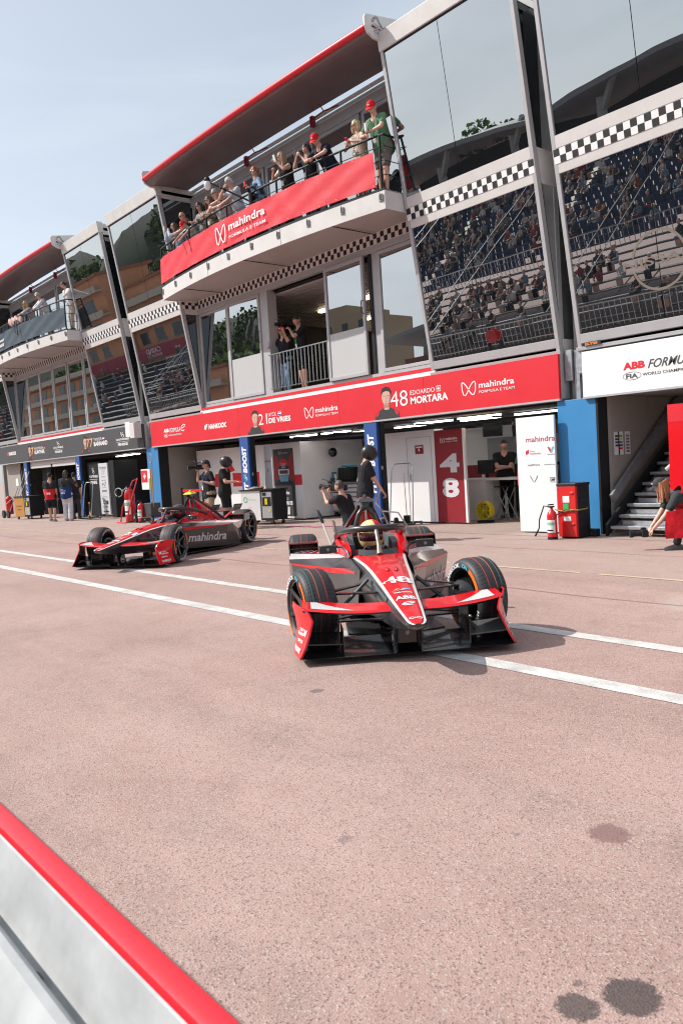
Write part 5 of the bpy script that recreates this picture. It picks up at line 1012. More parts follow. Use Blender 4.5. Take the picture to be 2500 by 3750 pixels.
        for k in range(6):
            f = .12+k*.15; c = wi.lerp(wR2, f)+V((-.02, 0, .003)); d = (r3.lerp(r1, f)-c); d.z = 0; d.normalize(); t_ = (wR2-wi).normalized(); up_ = V((0, 0, .003+.0008*k))
            q.add([c+up_, c+t_*.06+up_, c+d*.10+t_*.04+up_, c+d*.10+t_*.015+up_], [(0, 1, 2, 3)], W_); q.add([c+d*.08+t_*.00+up_*1.4, c+d*.08+t_*.035+up_*1.4, c+d*.20+t_*.015+up_*1.6, c+d*.20+up_*1.6], [(0, 1, 2, 3)], W_)
            q.add([c+d*.06+t_*.065+up_, c+d*.06+t_*.085+up_, c+d*.24+t_*.055+up_, c+d*.24+t_*.04+up_], [(0, 1, 2, 3)], CARBD)
        P(q, 'louvre_marks', sp, smooth=0)
        # rear winglet stack ahead of the rear wheel
        q = MB()
        for z in (.548, .608): q.slab([(-2.66, s*.53, z), (-2.66, s*.868, z), (-2.88, s*.868, z+.012), (-2.88, s*.53, z+.012)], [(-2.66, s*.53, z+.012), (-2.66, s*.868, z+.012), (-2.88, s*.868, z+.024), (-2.88, s*.53, z+.024)], M('winglet_red', (.22, .05, .05), .25, coat=.6) if z > .6 else CARBD)
        q.slab([(-2.60, s*.868, .48), (-2.90, s*.868, .50), (-2.90, s*.876, .50), (-2.60, s*.876, .48)], [(-2.64, s*.868, .63), (-2.90, s*.868, .64), (-2.90, s*.876, .64), (-2.64, s*.876, .63)], CARBD); q.box((-2.88, s*.527, .46), (-2.68, s*.533, .63), CARBD); P(q, 'rear_winglet', smooth=0)
        # mirror
        q = MB(); q.tube([(-1.0, s*.285, .608), (-1.08, s*.30, .66), (-1.14, s*.34, .70), (-1.18, s*.42, .712)], .013, 8, HC); q.obox((-1.16, s*.49, .690), (.07, .175, .075), Matrix.Rotation(-s*.12, 3, 'Z'), HC); mr = P(q, 'mirror', smooth=40, bevel=.012)
        q = MB(); q.obox((-1.197, s*.49, .690), (.004, .15, .055), Matrix.Rotation(-s*.12, 3, 'Z'), GL); q.lathe([(.001, .0), (.016, 0), (.016, -.004), (.001, -.004)][::-1], (-1.118, s*.49, .690), 'x', 10, M('mirror_bolt', (.30, .28, .26), .5)); P(q, 'mirror_glass', mr, smooth=0)
        # rear wing
        q = MB(); q.plate([(-3.38, s*.26, .645), (-3.75, s*.26, .625), (-3.93, s*.26, .775), (-3.50, s*.26, .79)], (0, s*.012, 0), CARB); ew = P(q, 'rear_endplate', smooth=0)
        q = MB(); q.text('mahindra', (-3.55 if s > 0 else -3.80, s*.275, .725), (-s, 0, 0), Z_, .24, .035, ORANGE, bold=.02); P(q, 'endplate_lettering', ew, smooth=0)
        q = MB(); q.slab([(-3.40, s*.0, .64), (-3.40, s*.26, .65), (-3.72, s*.26, .70), (-3.72, s*.0, .69)], [(-3.40, s*.0, .652), (-3.40, s*.26, .662), (-3.72, s*.26, .712), (-3.72, s*.0, .702)], CARB); q.bar((-2.95, s*.22, .50), (-3.45, s*.25, .66), .04, .02, REDG); P(q, 'rear_wing_plane', smooth=0)
        for a, c, r in (((-2.75, s*.25, .40), (-2.97, s*.58, .42), .05), ((-3.2, s*.2, .40), (-2.97, s*.58, .42), .05), ((-2.75, s*.25, .2), (-2.97, s*.58, .22), .05), ((-3.2, s*.2, .2), (-2.97, s*.58, .22), .05)): q = MB(); q.bar(a, c, r, .014, CARB); P(q, 'suspension_arm', smooth=0)
    b = MB(); b.slab([(-.25, -.14, .035), (-.25, .14, .035), (-1.9, .78, .035), (-2.6, .80, .04), (-2.76, .50, .05), (-3.6, .45, .10), (-3.6, -.45, .10), (-2.76, -.50, .05), (-2.6, -.80, .04), (-1.9, -.78, .035)], [(-.25, -.14, .055), (-.25, .14, .055), (-1.9, .78, .055), (-2.6, .80, .06), (-2.76, .50, .07), (-3.6, .45, .30), (-3.6, -.45, .30), (-2.76, -.50, .07), (-2.6, -.80, .06), (-1.9, -.78, .055)], CARBD); b.box((-3.5, -.2, .12), (-2.7, .2, .44), CARBD)
    for s in (-1, 1): b.slab([(.10, s*.12, .06), (.02, s*.42, .07), (-.5, s*.40, .06), (-.5, s*.1, .05)], [(.10, s*.12, .075), (.02, s*.42, .085), (-.5, s*.40, .075), (-.5, s*.1, .065)], CARB)
    P(b, 'floor', smooth=0)
    for s in (-1, 1):
        wheel(root, 0, s*.715, .33, .265, s, True, spin, steer); wheel(root, -2.97, s*.70, .348, .325, s, False, spin+.7)
    return root
YELC = M('camera_yellow', (.80, .68, .02), .35, coat=.5)
car48 = race_car('red and carbon racing car number 48 in the foreground, driver in a yellow helmet', (-4.895, 4.644), -.6296, '48', M('halo_carbon', (.030, .030, .032), .38, coat=.4), spin=.35, steer=.28)
car21 = race_car('red and carbon racing car number 21 behind at the left, with a yellow camera pod', (-12.834, 6.088), -1.0016, '21', YELC, spin=2.6, steer=.10)
# ================================================================ PEOPLE
PENDING = []
def cap_(mb, a, b, ra, rb, n=10, m=None):
    """tapered capsule"""
    a = V(a); b = V(b); d = b-a; l = d.length
    if l < 1e-6: d = V((0, 0, 1)); l = 1e-6
    d = d/l; u = d.cross(V((0, 0, 1)))
    if u.length < .1: u = d.cross(V((0, 1, 0)))
    u.normalize(); w = d.cross(u); rings = []
    for t in (-1, -.7, -.3): rings.append((a+d*ra*t, ra*sqrt(max(.02, 1-t*t))))
    rings.append((a, ra)); rings.append((b, rb))
    for t in (.3, .7, 1): rings.append((b+d*rb*t, rb*sqrt(max(.02, 1-t*t))))
    mb.loft([[c+u*cos(2*pi*k/n)*r+w*sin(2*pi*k/n)*r for k in range(n)] for c, r in rings], m)
def ik(a, b, l1, l2, hint):
    a = V(a); b = V(b); d = b-a; L_ = d.length
    if L_ > (l1+l2)*.995: b = a+d*((l1+l2)*.995/L_); d = b-a; L_ = d.length
    dn = d/L_; x = (l1*l1-l2*l2+L_*L_)/(2*L_); h = sqrt(max(0, l1*l1-x*x)); hint = V(hint); p = hint-dn*hint.dot(dn)
    if p.length < 1e-3: p = V((0, 1, 0))
    return a+dn*x+p.normalized()*h, b
def remeshed(mb, name, parent, voxel, m, smooth_it=3):
    me = bpy.data.meshes.new(name); me.from_pydata(mb.v, [], mb.f); me.update(); o = bpy.data.objects.new(name, me); COL.objects.link(o); o.parent = parent
    r = o.modifiers.new('r', 'REMESH'); r.mode = 'VOXEL'; r.voxel_size = voxel; r.use_smooth_shade = True
    s = o.modifiers.new('s', 'SMOOTH'); s.iterations = smooth_it; s.factor = .5
    PENDING.append((o, m)); return o
LIPM = M('lip', (.42, .13, .11), .5); EYEW = M('eye_white', (.7, .7, .68), .3)
def head_mesh(mb, c, R, s, skin):
    """c centre, R rotation (local y = face), s = scale to 1.75 m"""
    n, k = 24, 18; rings = []
    for i in range(k+1):
        t = pi*i/k; zz = -cos(t); q = max(sin(t), .03); ring = []
        for j in range(n):
            a = 2*pi*j/n; x = cos(a)*q; y = sin(a)*q; z = zz
            px_, py_, pz_ = x*.074, y*.096, z*.118
            if z < 0: px_ *= 1-.30*z*z; py_ *= (1-.22*z*z)
            if y > .25:
                f = (y-.25)/.75; nx = max(0, 1-abs(x)/.28)
                if -.42 < z < .16: py_ += nx*.020*(1-abs((z+.20)/.30)) if abs(z+.20) < .30 else 0
                if -.75 < z < -.42: py_ += f*.006*(1-abs(x))
                if z < -.72: py_ += f*.010
                if .0 < z < .22 and .18 < abs(x) < .62: py_ -= .007
                if .20 < z < .42: py_ += .003
            if y < 0: py_ *= 1.04
            ring.append(c+R @ V((px_*s, py_*s, pz_*s)))
        rings.append(ring)
    mb.loft(rings, skin)
    for sx in (-1, 1):
        mb.ball(c+R @ V((sx*.077*s, -.005*s, -.005*s)), (.010*s, .020*s, .032*s), skin, 8, 5, rot=R)
        mb.ball(c+R @ V((sx*.028*s, .083*s, .012*s)), (.012*s, .006*s, .006*s), EYEW, 6, 4, rot=R); mb.ball(c+R @ V((sx*.028*s, .088*s, .012*s)), (.005*s, .003*s, .005*s), HAIRD, 6, 4, rot=R)
    mb.ball(c+R @ V((0, .088*s, -.062*s)), (.024*s, .008*s, .007*s), LIPM, 8, 4, rot=R)
def hand_mesh(mb, w, tip, side, s, skin, curl=.9, palm_n=None):
    """w wrist, tip direction point, side = +1 right hand; fingers curl towards palm normal"""
    w = V(w); d = (V(tip)-w).normalized(); pn = V(palm_n) if palm_n is not None else V((0, 0, -1)); pn = (pn-d*pn.dot(d))
    if pn.length < .05: pn = V((0, 1, 0))-d*d.y
    pn.normalize(); u = d.cross(pn)*side
    rot = Matrix((u, d, pn)).transposed(); mb.ball(w+d*.045*s, (.040*s, .052*s, .017*s), skin, 10, 6, rot=rot)
    for k, (o, l) in enumerate(((-.028, .066), (-.010, .076), (.010, .072), (.027, .056))):
        a = w+d*.078*s+u*o*s; c1 = curl*.5; b = a+(d*cos(c1)+pn*sin(c1))*l*.52*s; c2 = curl*1.35; e = b+(d*cos(c2)+pn*sin(c2))*l*.48*s
        cap_(mb, a, b, .0092*s, .0085*s, 6, skin); cap_(mb, b, e, .0085*s, .007*s, 6, skin)
    a = w+d*.030*s-u*.034*s; b = a+(d*.6-u*.7+pn*.35).normalized()*.038*s; e = b+(d*.85-u*.15+pn*.4).normalized()*.032*s; cap_(mb, a, b, .0115*s, .0095*s, 6, skin); cap_(mb, b, e, .0095*s, .008*s, 6, skin)
def person(label, loc, rz, h=1.75, pose=None, top=(.1, .1, .1), legs=(.05, .05, .06), skin=(.56, .31, .23), hair=('short', (.03, .02, .015)), sleeve='short', shorts=False, skirt=False, glasses=None, cap=None,
           fat=1.0, shoes=(.05, .05, .05), group=None, helm=None, extra=None, hem=0, lanyard=None, toppat=None, vest=None, female=False, wide_leg=0):
    p = dict(lean=0, pitch=0, yaw=0, roll=0, lh=None, rh=None, lf=(-.10, .02, 0), rf=(.10, -.02, 0), pelvis=(0, 0, None), knee=None, elb_l=(-.5, -.7, -.4), elb_r=(.5, -.7, -.4), curl=.8, twist=0, lpn=None, rpn=None)
    p.update(pose or {}); s = h/1.75
    root = thing('person', label, 'person', loc, rz, group)
    sk = M('skin_%d_%d' % (int(skin[0]*100), int(skin[2]*100)), skin, .5, var=.06, vscale=6)
    def cm(c, kind, r=.8): return M('%s_%d_%d_%d' % (kind, int(c[0]*99), int(c[1]*99), int(c[2]*99)), c, r, var=.22, vscale=9, bump=.6, bscale=11, spec=.15)
    tm, lm = cm(top, 'shirt') if not toppat else toppat, cm(legs, 'trousers')
    H0 = V((p['pelvis'][0], p['pelvis'][1], .53*h if p['pelvis'][2] is None else p['pelvis'][2]))
    a = radians(p['lean']); tw = radians(p['twist']); up = V((sin(radians(p['roll'])), sin(a)*cos(0), cos(a))).normalized()
    sd = V((cos(tw), sin(tw), 0)); sd = (sd-up*sd.dot(up)).normalized(); fw = up.cross(sd)
    shw = (.112 if not female else .100)*h; SC = H0+up*.285*h; NK = H0+up*.325*h
    ShL, ShR = SC-sd*shw, SC+sd*shw; HpL, HpR = H0-sd*.052*h, H0+sd*.052*h
    hp = radians(p['pitch']); ya = radians(p['yaw']); hz = (up*.6+V((0, 0, 1))*.4).normalized()
    HR = Matrix.Rotation(atan2(sd.y, sd.x)+ya, 3, 'Z') @ Matrix.Rotation(-hp, 3, 'X')
    HC_ = NK+hz*.030*h+HR @ V((0, .015*h, .062*h))
    LW = V(p['lh']) if p['lh'] is not None else V((-.20*s, .06*s, .46*h)); RW = V(p['rh']) if p['rh'] is not None else V((.20*s, .06*s, .46*h))
    ElL, LW = ik(ShL, LW, .175*h, .150*h, p['elb_l']); ElR, RW = ik(ShR, RW, .175*h, .150*h, p['elb_r'])
    LF, RF = V(p['lf'])+V((0, 0, .045*h)), V(p['rf'])+V((0, 0, .045*h)); kn = p['knee'] or ((-.15, 1, .1), (.15, 1, .1))
    KnL, LF = ik(HpL, LF, .245*h, .240*h, kn[0]); KnR, RF = ik(HpR, RF, .245*h, .240*h, kn[1])
    f = fat
    b = MB()
    cap_(b, H0-sd*.035*h, H0+up*.10*h-sd*.025*h, .078*h*f, .068*h*f); cap_(b, H0+sd*.035*h, H0+up*.10*h+sd*.025*h, .078*h*f, .068*h*f)
    cap_(b, H0+up*.10*h-sd*.025*h, SC-sd*.055*h-up*.03*h, .066*h*f, .064*h); cap_(b, H0+up*.10*h+sd*.025*h, SC+sd*.055*h-up*.03*h, .066*h*f, .064*h)
    cap_(b, SC-sd*.07*h, ShL, .045*h, .036*h); cap_(b, SC+sd*.07*h, ShR, .045*h, .036*h); cap_(b, SC, HC_-HR @ V((0, .01*h, .02*h)), .040*h, .031*h)
    for S_, E_, W_1 in ((ShL, ElL, LW), (ShR, ElR, RW)): cap_(b, S_, E_, .033*h, .025*h); cap_(b, E_, W_1, .025*h, .0165*h)
    for A_, K_, F1 in ((HpL, KnL, LF), (HpR, KnR, RF)): cap_(b, A_, K_, .055*h*f, .035*h); cap_(b, K_, K_.lerp(F1, .35), .035*h, .034*h); cap_(b, K_.lerp(F1, .3), F1, .034*h, .022*h)
    body = remeshed(b, 'body', root, .021, sk)
    e = MB(); head_mesh(e, HC_, HR, s*(.97 if female else 1.0), sk)
    ldir = (LW-ElL).normalized(); rdir = (RW-ElR).normalized()
    hand_mesh(e, LW, LW+ldir, -1, s*.95, sk, p['curl'], p['lpn']); hand_mesh(e, RW, RW+rdir, 1, s*.95, sk, p['curl'], p['rpn'])
    body['_x'] = 1; EXTRA[body.name] = e
    # shirt
    g = .010*s; b = MB(); lo = H0-up*(.02+hem)*h
    cap_(b, lo-sd*.035*h, H0+up*.10*h-sd*.025*h, .080*h*f+g, .070*h*f+g); cap_(b, lo+sd*.035*h, H0+up*.10*h+sd*.025*h, .080*h*f+g, .070*h*f+g)
    cap_(b, H0+up*.10*h-sd*.025*h, SC-sd*.055*h-up*.035*h, .068*h*f+g, .062*h+g); cap_(b, H0+up*.10*h+sd*.025*h, SC+sd*.055*h-up*.035*h, .068*h*f+g, .062*h+g)
    cap_(b, SC-sd*.06*h, ShL, .044*h+g*.6, .037*h+g); cap_(b, SC+sd*.06*h, ShR, .044*h+g*.6, .037*h+g)
    if female: cap_(b, SC-up*.075*h-sd*.04*h+fw*.035*h, SC-up*.075*h+sd*.04*h+fw*.035*h, .040*h, .040*h)
    if sleeve != 'none':
        for S_, E_, W_1 in ((ShL, ElL, LW), (ShR, ElR, RW)):
            if sleeve == 'short': cap_(b, S_, S_.lerp(E_, .62), .034*h+g, .031*h+g)
            else: cap_(b, S_, E_, .034*h+g, .027*h+g); cap_(b, E_, E_.lerp(W_1, .92), .027*h+g, .019*h+g)
    if skirt: cap_(b, lo, lo-V((0, 0, .16*h)), .095*h, .11*h)
    remeshed(b, 'shirt', root, .020, tm)
    b = MB(); k = .012*s
    cap_(b, H0-sd*.04*h, H0+up*.03*h-sd*.035*h, .080*h*f+k*.4, .074*h*f+k*.3); cap_(b, H0+sd*.04*h, H0+up*.03*h+sd*.035*h, .080*h*f+k*.4, .074*h*f+k*.3)
    for A_, K_, F1 in ((HpL, KnL, LF), (HpR, KnR, RF)):
        if shorts: cap_(b, A_, A_.lerp(K_, .86), .056*h*f+k, .045*h+k)
        else: cap_(b, A_, K_, .056*h*f+k, .037*h+k+wide_leg*.5); cap_(b, K_, K_.lerp(F1, .93), .037*h+k+wide_leg*.5, .026*h+k+wide_leg)
    remeshed(b, 'shorts' if shorts else 'trousers', root, .021, lm)
    sm = M('shoe_%d_%d' % (int(shoes[0]*99), int(shoes[2]*99)), shoes, .5)
    for F1, K_ in ((LF, KnL), (RF, KnR)):
        q = MB(); dd = fw.copy(); dd.z = 0; dd = dd.normalized() if dd.length > .1 else V((0, 1, 0)); tilt = (F1-K_).normalized()
        base = F1-V((0, 0, .045*h)); sx = dd.cross(V((0, 0, 1)))
        q.loft([[base+dd*y*s+sx*x*wd*s+V((0, 0, z*ht*s)) for x, z in ((-1, 0), (-1, .5), (-.6, 1), (.6, 1), (1, .5), (1, 0))] for y, wd, ht in ((-.08, .030, .075), (-.03, .036, .095), (.06, .045, .075), (.13, .044, .055), (.175, .028, .035))], sm); q.build('shoe', root, world=False)
    # hair, cap, glasses
    kind, hc = hair; hm = M('hair_%d_%d_%d' % (int(hc[0]*99), int(hc[1]*99), int(hc[2]*99)), hc, .55, var=.3, vscale=25, bump=.8, bscale=30, stretch=(1, 1, .15))
    hk_ = 1.13 if (helm and helm[1]) else 1.0
    def hp_(x, y, z): return HC_+HR @ V((x*s*hk_, y*s*hk_, z*s*hk_))
    if kind != 'bald' and helm is None:
        q = MB(); rings = []; n = 20; K = 9
        for i in range(K+1):
            t = i/K; th = t*pi*.62; ring = []
            for j in range(n):
                aa = 2*pi*j/n; x = cos(aa)*sin(th); y = sin(aa)*sin(th); z = cos(th)
                if y > .25 and z < .42: z = .42+(z-.42)*.08; rr = sqrt(max(.0, 1-z*z)); nn = sqrt(x*x+y*y); x, y = x/nn*rr, y/nn*rr
                ring.append(hp_(x*.082, y*.103-.003, z*.128))
            rings.append(ring)
        q.loft(rings, hm)
        if kind in ('long', 'bob', 'pony'):
            L_ = {'long': .30, 'bob': .19, 'pony': .06}[kind]
            hr_ = random.Random(int(L_*100)+len(label))
            for i_ in range(17):
                aa = pi*.93+(pi*1.14)*i_/16+hr_.uniform(-.08, .08); x, y = cos(aa)*.080, sin(aa)*.095
                dz = HR @ V((x, y, .02)); p0 = HC_+dz*s; p2 = p0+V((dz.x*hr_.uniform(.0, .5)*s, dz.y*hr_.uniform(.0, .5)*s, -L_*s*(hr_.uniform(.75, 1.1) if L_ > .2 else .8)))-fw*(hr_.uniform(0, .04)*s)
                q.tube([p0+V((0, 0, .05*s)), p0, p0.lerp(p2, .5)+V((dz.x*.12, dz.y*.12, 0)), p2], [.024*s, .026*s, .022*s, .008*s], 7, hm)
        if kind == 'pony': q.tube([hp_(0, -.095, .07), hp_(0, -.15, .07), hp_(0, -.17, -.02), hp_(0, -.15, -.14)], [.022*s, .030*s, .030*s, .010*s], 8, hm)
        if kind == 'locks':
            for i_ in range(6): q.tube([hp_(-.05+.02*i_, -.09, .06), hp_(-.05+.02*i_, -.12, -.05), hp_(-.04+.016*i_, -.14, -.40+.02*(i_ % 3))], [.018*s, .016*s, .009*s], 6, hm)
        q.build('hair', root, world=False, smooth=60)
    if cap:
        cmx = cm(cap, 'cap', .7); q = MB(); rings = []
        for i in range(8):
            th = pi*.5*i/7; rings.append([hp_(cos(2*pi*j/20)*.090*sin(th), sin(2*pi*j/20)*.112*sin(th), .030+.110*cos(th)) for j in range(20)])
        q.loft(rings, cmx)
        q.loft([[hp_(-.07*w_, y, z_), hp_(-.035*w_, y+dy_b, z_+.008), hp_(.035*w_, y+dy_b, z_+.008), hp_(.07*w_, y, z_), hp_(.035*w_, y+dy_b, z_+.002), hp_(-.035*w_, y+dy_b, z_+.002)] for w_, y, z_, dy_b in ((1.15, .065, .040, .03), (1.1, .13, .034, .03), (.8, .165, .022, .022))], cmx)
        cp = q.build('cap', root, world=False, smooth=50)
        q = MB(); q.ball(hp_(0, .098, .085), (.028*s, .006, .016*s), WHT, 8, 4, rot=HR); q.build('cap_badge', cp, world=False)
    if glasses:
        q = MB(); gm = M('glasses_'+glasses, {'dark': (.01, .01, .01), 'blue': (.05, .25, .5), 'brown': (.10, .03, .02)}[glasses], .12, coat=.8)
        for sx in (-1, 1): q.ball(hp_(sx*.031, .096, .014), (.026*s, .007*s, .018*s), gm, 10, 6, rot=HR); q.tube([hp_(sx*.056, .088, .02), hp_(sx*.078, .04, .02), hp_(sx*.080, -.01, .015)], .003*s, 5, gm)
        q.tube([hp_(-.012, .101, .018), hp_(.012, .101, .018)], .004*s, 5, gm); q.build('sunglasses' if glasses != 'clear' else 'glasses', root, world=False)
    if helm:
        hmx, vis = helm; q = MB(); rings = []; n = 24; K = 12
        for i in range(K+1):
            th = pi*.84*i/K; ring = []
            for j in range(n):
                aa = 2*pi*j/n; x = cos(aa)*sin(th); y = sin(aa)*sin(th); z = cos(th); ring.append(hp_(x*.127*(1.0 if z > -.3 else 1+.10*(-z-.3)*2), y*.150+.012*max(0, min(1, -z*3))*max(0, y)+(.010 if z < -.75 and y > 0 else 0), z*.142+.006))
            rings.append(ring)
        q.loft(rings, hmx); hh = q.build('helmet_shell', root, world=False, smooth=60)
        q = MB(); vm = M('visor_dark', (.06, .015, .02), .05, coat=1) if vis else M('helmet_opening', (.02, .018, .018), .4); rings = []
        for z in (-.045, -.02, .01, .035):
            zz = z/.138; r_ = sqrt(max(0, 1-zz*zz)); rings.append([hp_(cos(aa)*.131*r_, sin(aa)*.162*r_, z+.010) for aa in [pi*.16+pi*.68*k/12 for k in range(13)]])
        q.loft(rings, vm, open_ring=True); q.build('visor', hh, world=False, smooth=60)
        q = MB()
        for z in ((.045, .062),):
            rings = []
            for zq in z: zz = zq/.138; r_ = sqrt(max(0, 1-zz*zz)); rings.append([hp_(cos(aa)*.133*r_, sin(aa)*.160*r_, zq+.010) for aa in [pi*.16+pi*.68*k/12 for k in range(13)]])
            q.loft(rings, W_C if vis else hmx, open_ring=True)
        if vis:
            vs, fs = glyphs('mahindra', .03, 0); q.add([hp_(cos(pi*.5+(gx-.5)*1.3)*.134*.93, sin(pi*.5+(gx-.5)*1.3)*.163*.93, .0555+gy*.012) for gx, gy in vs], fs, RED)
        q.build('visor_strip', hh, world=False, smooth=0)
        if extra == 'redside':
            q = MB()
            q.loft([[hp_(cos(aa)*.127*sin(th), sin(aa)*.152*sin(th), cos(th)*.140+.010) for aa in [pi-1.0+2.0*k/10 for k in range(11)]][::-1] for th in [.25+1.15*i/6 for i in range(7)]], RED, open_ring=True)
            q.build('helmet_flash', hh, world=False, smooth=60)
    if lanyard:
        q = MB(); lmx = M('lanyard_'+lanyard, {'blue': (.05, .25, .55), 'green': (.1, .5, .15), 'black': (.02, .02, .02), 'red': (.5, .02, .03)}[lanyard], .6)
        c0 = NK+fw*.045*h; c1 = H0+up*.12*h+fw*(.088*h*f+.012)
        for sx in (-1, 1): q.tube([NK+sd*sx*.045*h, SC+sd*sx*.05*h+fw*(.075*h), c1+sd*.004*sx], .006, 5, lmx)
        rr = Matrix((sd, fw, up)).transposed(); q.obox(c1-up*.06, (.07, .006, .10), rr, WHT); q.build('lanyard', root, world=False, smooth=0)
    if vest:
        q = MB(); vm = cm(vest, 'tabard', .6)
        for sg in (1, -1):
            q.loft([[H0+up*z*h+sd*x*h+fw*sg*(.092*h*f+g*1.6)*sqrt(max(.02, 1-(x/.118)**2)) for x in (-.108, -.08, -.04, 0, .04, .08, .108)] for z in ((-.05, .04, .12, .20, .27) if pose and pose.get('lean', 0) > 40 else (-.07, -.02, .04, .10, .15))], vm, open_ring=True)
        q.build('tabard', root, world=False, smooth=60)
    return root, dict(LW=LW, RW=RW, HC=HC_, HR=HR, SC=SC, up=up, sd=sd, fw=fw, H0=H0, ElL=ElL, ElR=ElR)
EXTRA = {}; W_C = M('visor_strip_white', (.75, .75, .72), .4)
def flush():
    dg = bpy.context.evaluated_depsgraph_get(); dg.update()
    res = []
    for o, m in PENDING:
        me = bpy.data.meshes.new_from_object(o.evaluated_get(dg)); res.append((o, m, me))
    for o, m, me in res:
        o.modifiers.clear(); old = o.data; o.data = me; bpy.data.meshes.remove(old); me.materials.clear(); me.materials.append(m); me.name = o.name
        me.polygons.foreach_set('use_smooth', [True]*len(me.polygons))
        if o.name in EXTRA:       # join head and hands into the one body mesh
            e = EXTRA[o.name]; vs = [tuple(v.co) for v in me.vertices]; fs = [tuple(p.vertices) for p in me.polygons]; k = len(vs); n0 = len(fs)
            vs += e.v; fs += [tuple(k+i for i in f) for f in e.f]; m2 = bpy.data.meshes.new(o.name); m2.from_pydata(vs, [], fs); m2.materials.append(m)
            idx = [0]
            for mm in e.mats:
                if mm is m: idx.append(0)
                else: m2.materials.append(mm); idx.append(len(m2.materials)-1)
            m2.polygons.foreach_set('material_index', [0]*n0+[idx[i+1] for i in e.mi]); m2.polygons.foreach_set('use_smooth', [True]*len(fs)); m2.update(); o.data = m2; bpy.data.meshes.remove(me); del o['_x']
    PENDING.clear()
def wpt(root, q):
    return Matrix.Translation(root.location) @ Matrix.Rotation(root.rotation_euler.z, 4, 'Z') @ V(q)
def phone(label, root, q, rz=0, tilt=0, col=None):
    P_ = wpt(root, q); t = thing('phone', label, 'phone', P_, root.rotation_euler.z+rz); b = MB(); R = Matrix.Rotation(tilt, 3, 'X'); b.obox((0, 0, 0), (.075, .010, .15), R, col or BLKF); b.build('case', t, world=False, smooth=0, bevel=.003)
    b = MB(); b.obox(R @ V((0, -.0055, 0)), (.068, .001, .14), R, M('phone_screen', (.03, .04, .06), .1)); b.build('screen', t, world=False, smooth=0); return t
GB = 'spectators leaning on the central balcony'
FL = 6.93
def bal(x, label, **k):
    back = k.pop('back', .42); dx = k.pop('rzd', 0); g = k.pop('group', GB); y = balc_y(x, k.pop('cx', -16.2))+back-.07
    return person(label, (x, y, FL), pi+radians(dx), group=g, **k)
def lean_pose(a=32, w=.20, pitch=30, yaw=0, drop=0, fwd=.40, **k):
    """forearms crossed on the rail at z 1.08"""
    d = dict(lean=a, pitch=pitch, yaw=yaw, lh=(w*.35, fwd+.04, 1.12-drop), rh=(-w*.35, fwd+.06, 1.12-drop), pelvis=(0, -.12, None), lf=(-.12, -.20, 0), rf=(.12, -.14, 0), elb_l=(-1, .2, -.3), elb_r=(1, .2, -.3), curl=1.2); d.update(k); return d
def phone_pose(z=1.45, y=.32, pitch=18, a=12, **k):
    d = dict(lean=a, pitch=pitch, lh=(-.05, y, z), rh=(.05, y, z), pelvis=(0, -.05, None), elb_l=(-.8, -.1, -1), elb_r=(.8, -.1, -1), curl=1.4, lpn=(.4, -1, 0), rpn=(-.4, -1, 0)); d.update(k); return d
BR_ = (.12, .06, .03); BK = (.025, .018, .014); GY = (.45, .43, .40); BL = (.50, .36, .18)
PAT = lambda n, a, c, sc=14: (lambda m: m)(pattern(n, a, c, sc))
def pattern(n, a, c, sc):
    if n in MATS: return MATS[n]
    m = mat(n, a, .8, bump=.3, bscale=18); nt_ = m.node_tree; b = nt_.nodes['Principled BSDF']; tc = nt_.nodes.new('ShaderNodeTexCoord'); v = nt_.nodes.new('ShaderNodeTexNoise'); v.inputs['Scale'].default_value = sc
    nt_.links.new(tc.outputs['Object'], v.inputs['Vector']); r = nt_.nodes.new('ShaderNodeValToRGB'); r.color_ramp.elements[0].position = .47; r.color_ramp.elements[1].position = .53; r.color_ramp.elements[0].color = (*a, 1); r.color_ramp.elements[1].color = (*c, 1)
    nt_.links.new(v.outputs['Fac'], r.inputs[0]); nt_.links.new(r.outputs[0], b.inputs['Base Color']); return m
def striped(n, a, c, sc):
    if n in MATS: return MATS[n]
    m = mat(n, a, .8); nt_ = m.node_tree; b = nt_.nodes['Principled BSDF']; tc = nt_.nodes.new('ShaderNodeTexCoord'); v = nt_.nodes.new('ShaderNodeTexWave'); v.bands_direction = 'Z'; v.inputs['Scale'].default_value = sc; v.inputs['Distortion'].default_value = .6
    nt_.links.new(tc.outputs['Object'], v.inputs['Vector']); r = nt_.nodes.new('ShaderNodeValToRGB'); r.color_ramp.elements[0].position = .48; r.color_ramp.elements[1].position = .52; r.color_ramp.elements[0].color = (*a, 1); r.color_ramp.elements[1].color = (*c, 1)
    nt_.links.new(v.outputs['Fac'], r.inputs[0]); nt_.links.new(r.outputs[0], b.inputs['Base Color']); return m
# ---- central balcony, left to right
r, j = bal(-20.25, 'woman in sunglasses and pale blue shirt raising a phone above the red banner', h=1.66, female=True, pose=phone_pose(1.42, .30, 8, yaw=-10), top=(.50, .60, .72), legs=(.04, .05, .08), hair=('long', BR_), sleeve='long', glasses='dark', lanyard='blue', rzd=-12)
phone('pale phone held up by the woman in the pale blue shirt', r, (0, .40, 1.47), col=M('pale_phone', (.6, .5, .45), .3))
bal(-19.82, 'brown haired woman in pale blue partly hidden behind the bald man', h=1.68, female=True, back=.70, pose=dict(lean=12, pitch=15, yaw=25), top=(.45, .55, .68), hair=('long', (.20, .10, .05)), sleeve='long', lanyard='blue')
bal(-19.50, 'bald man in sunglasses and black shirt resting his forearms on the balcony rail', h=1.78, pose=lean_pose(26, pitch=18, yaw=20), top=(.03, .035, .045), hair=('bald', BK), glasses='dark', rzd=-8, back=.46)
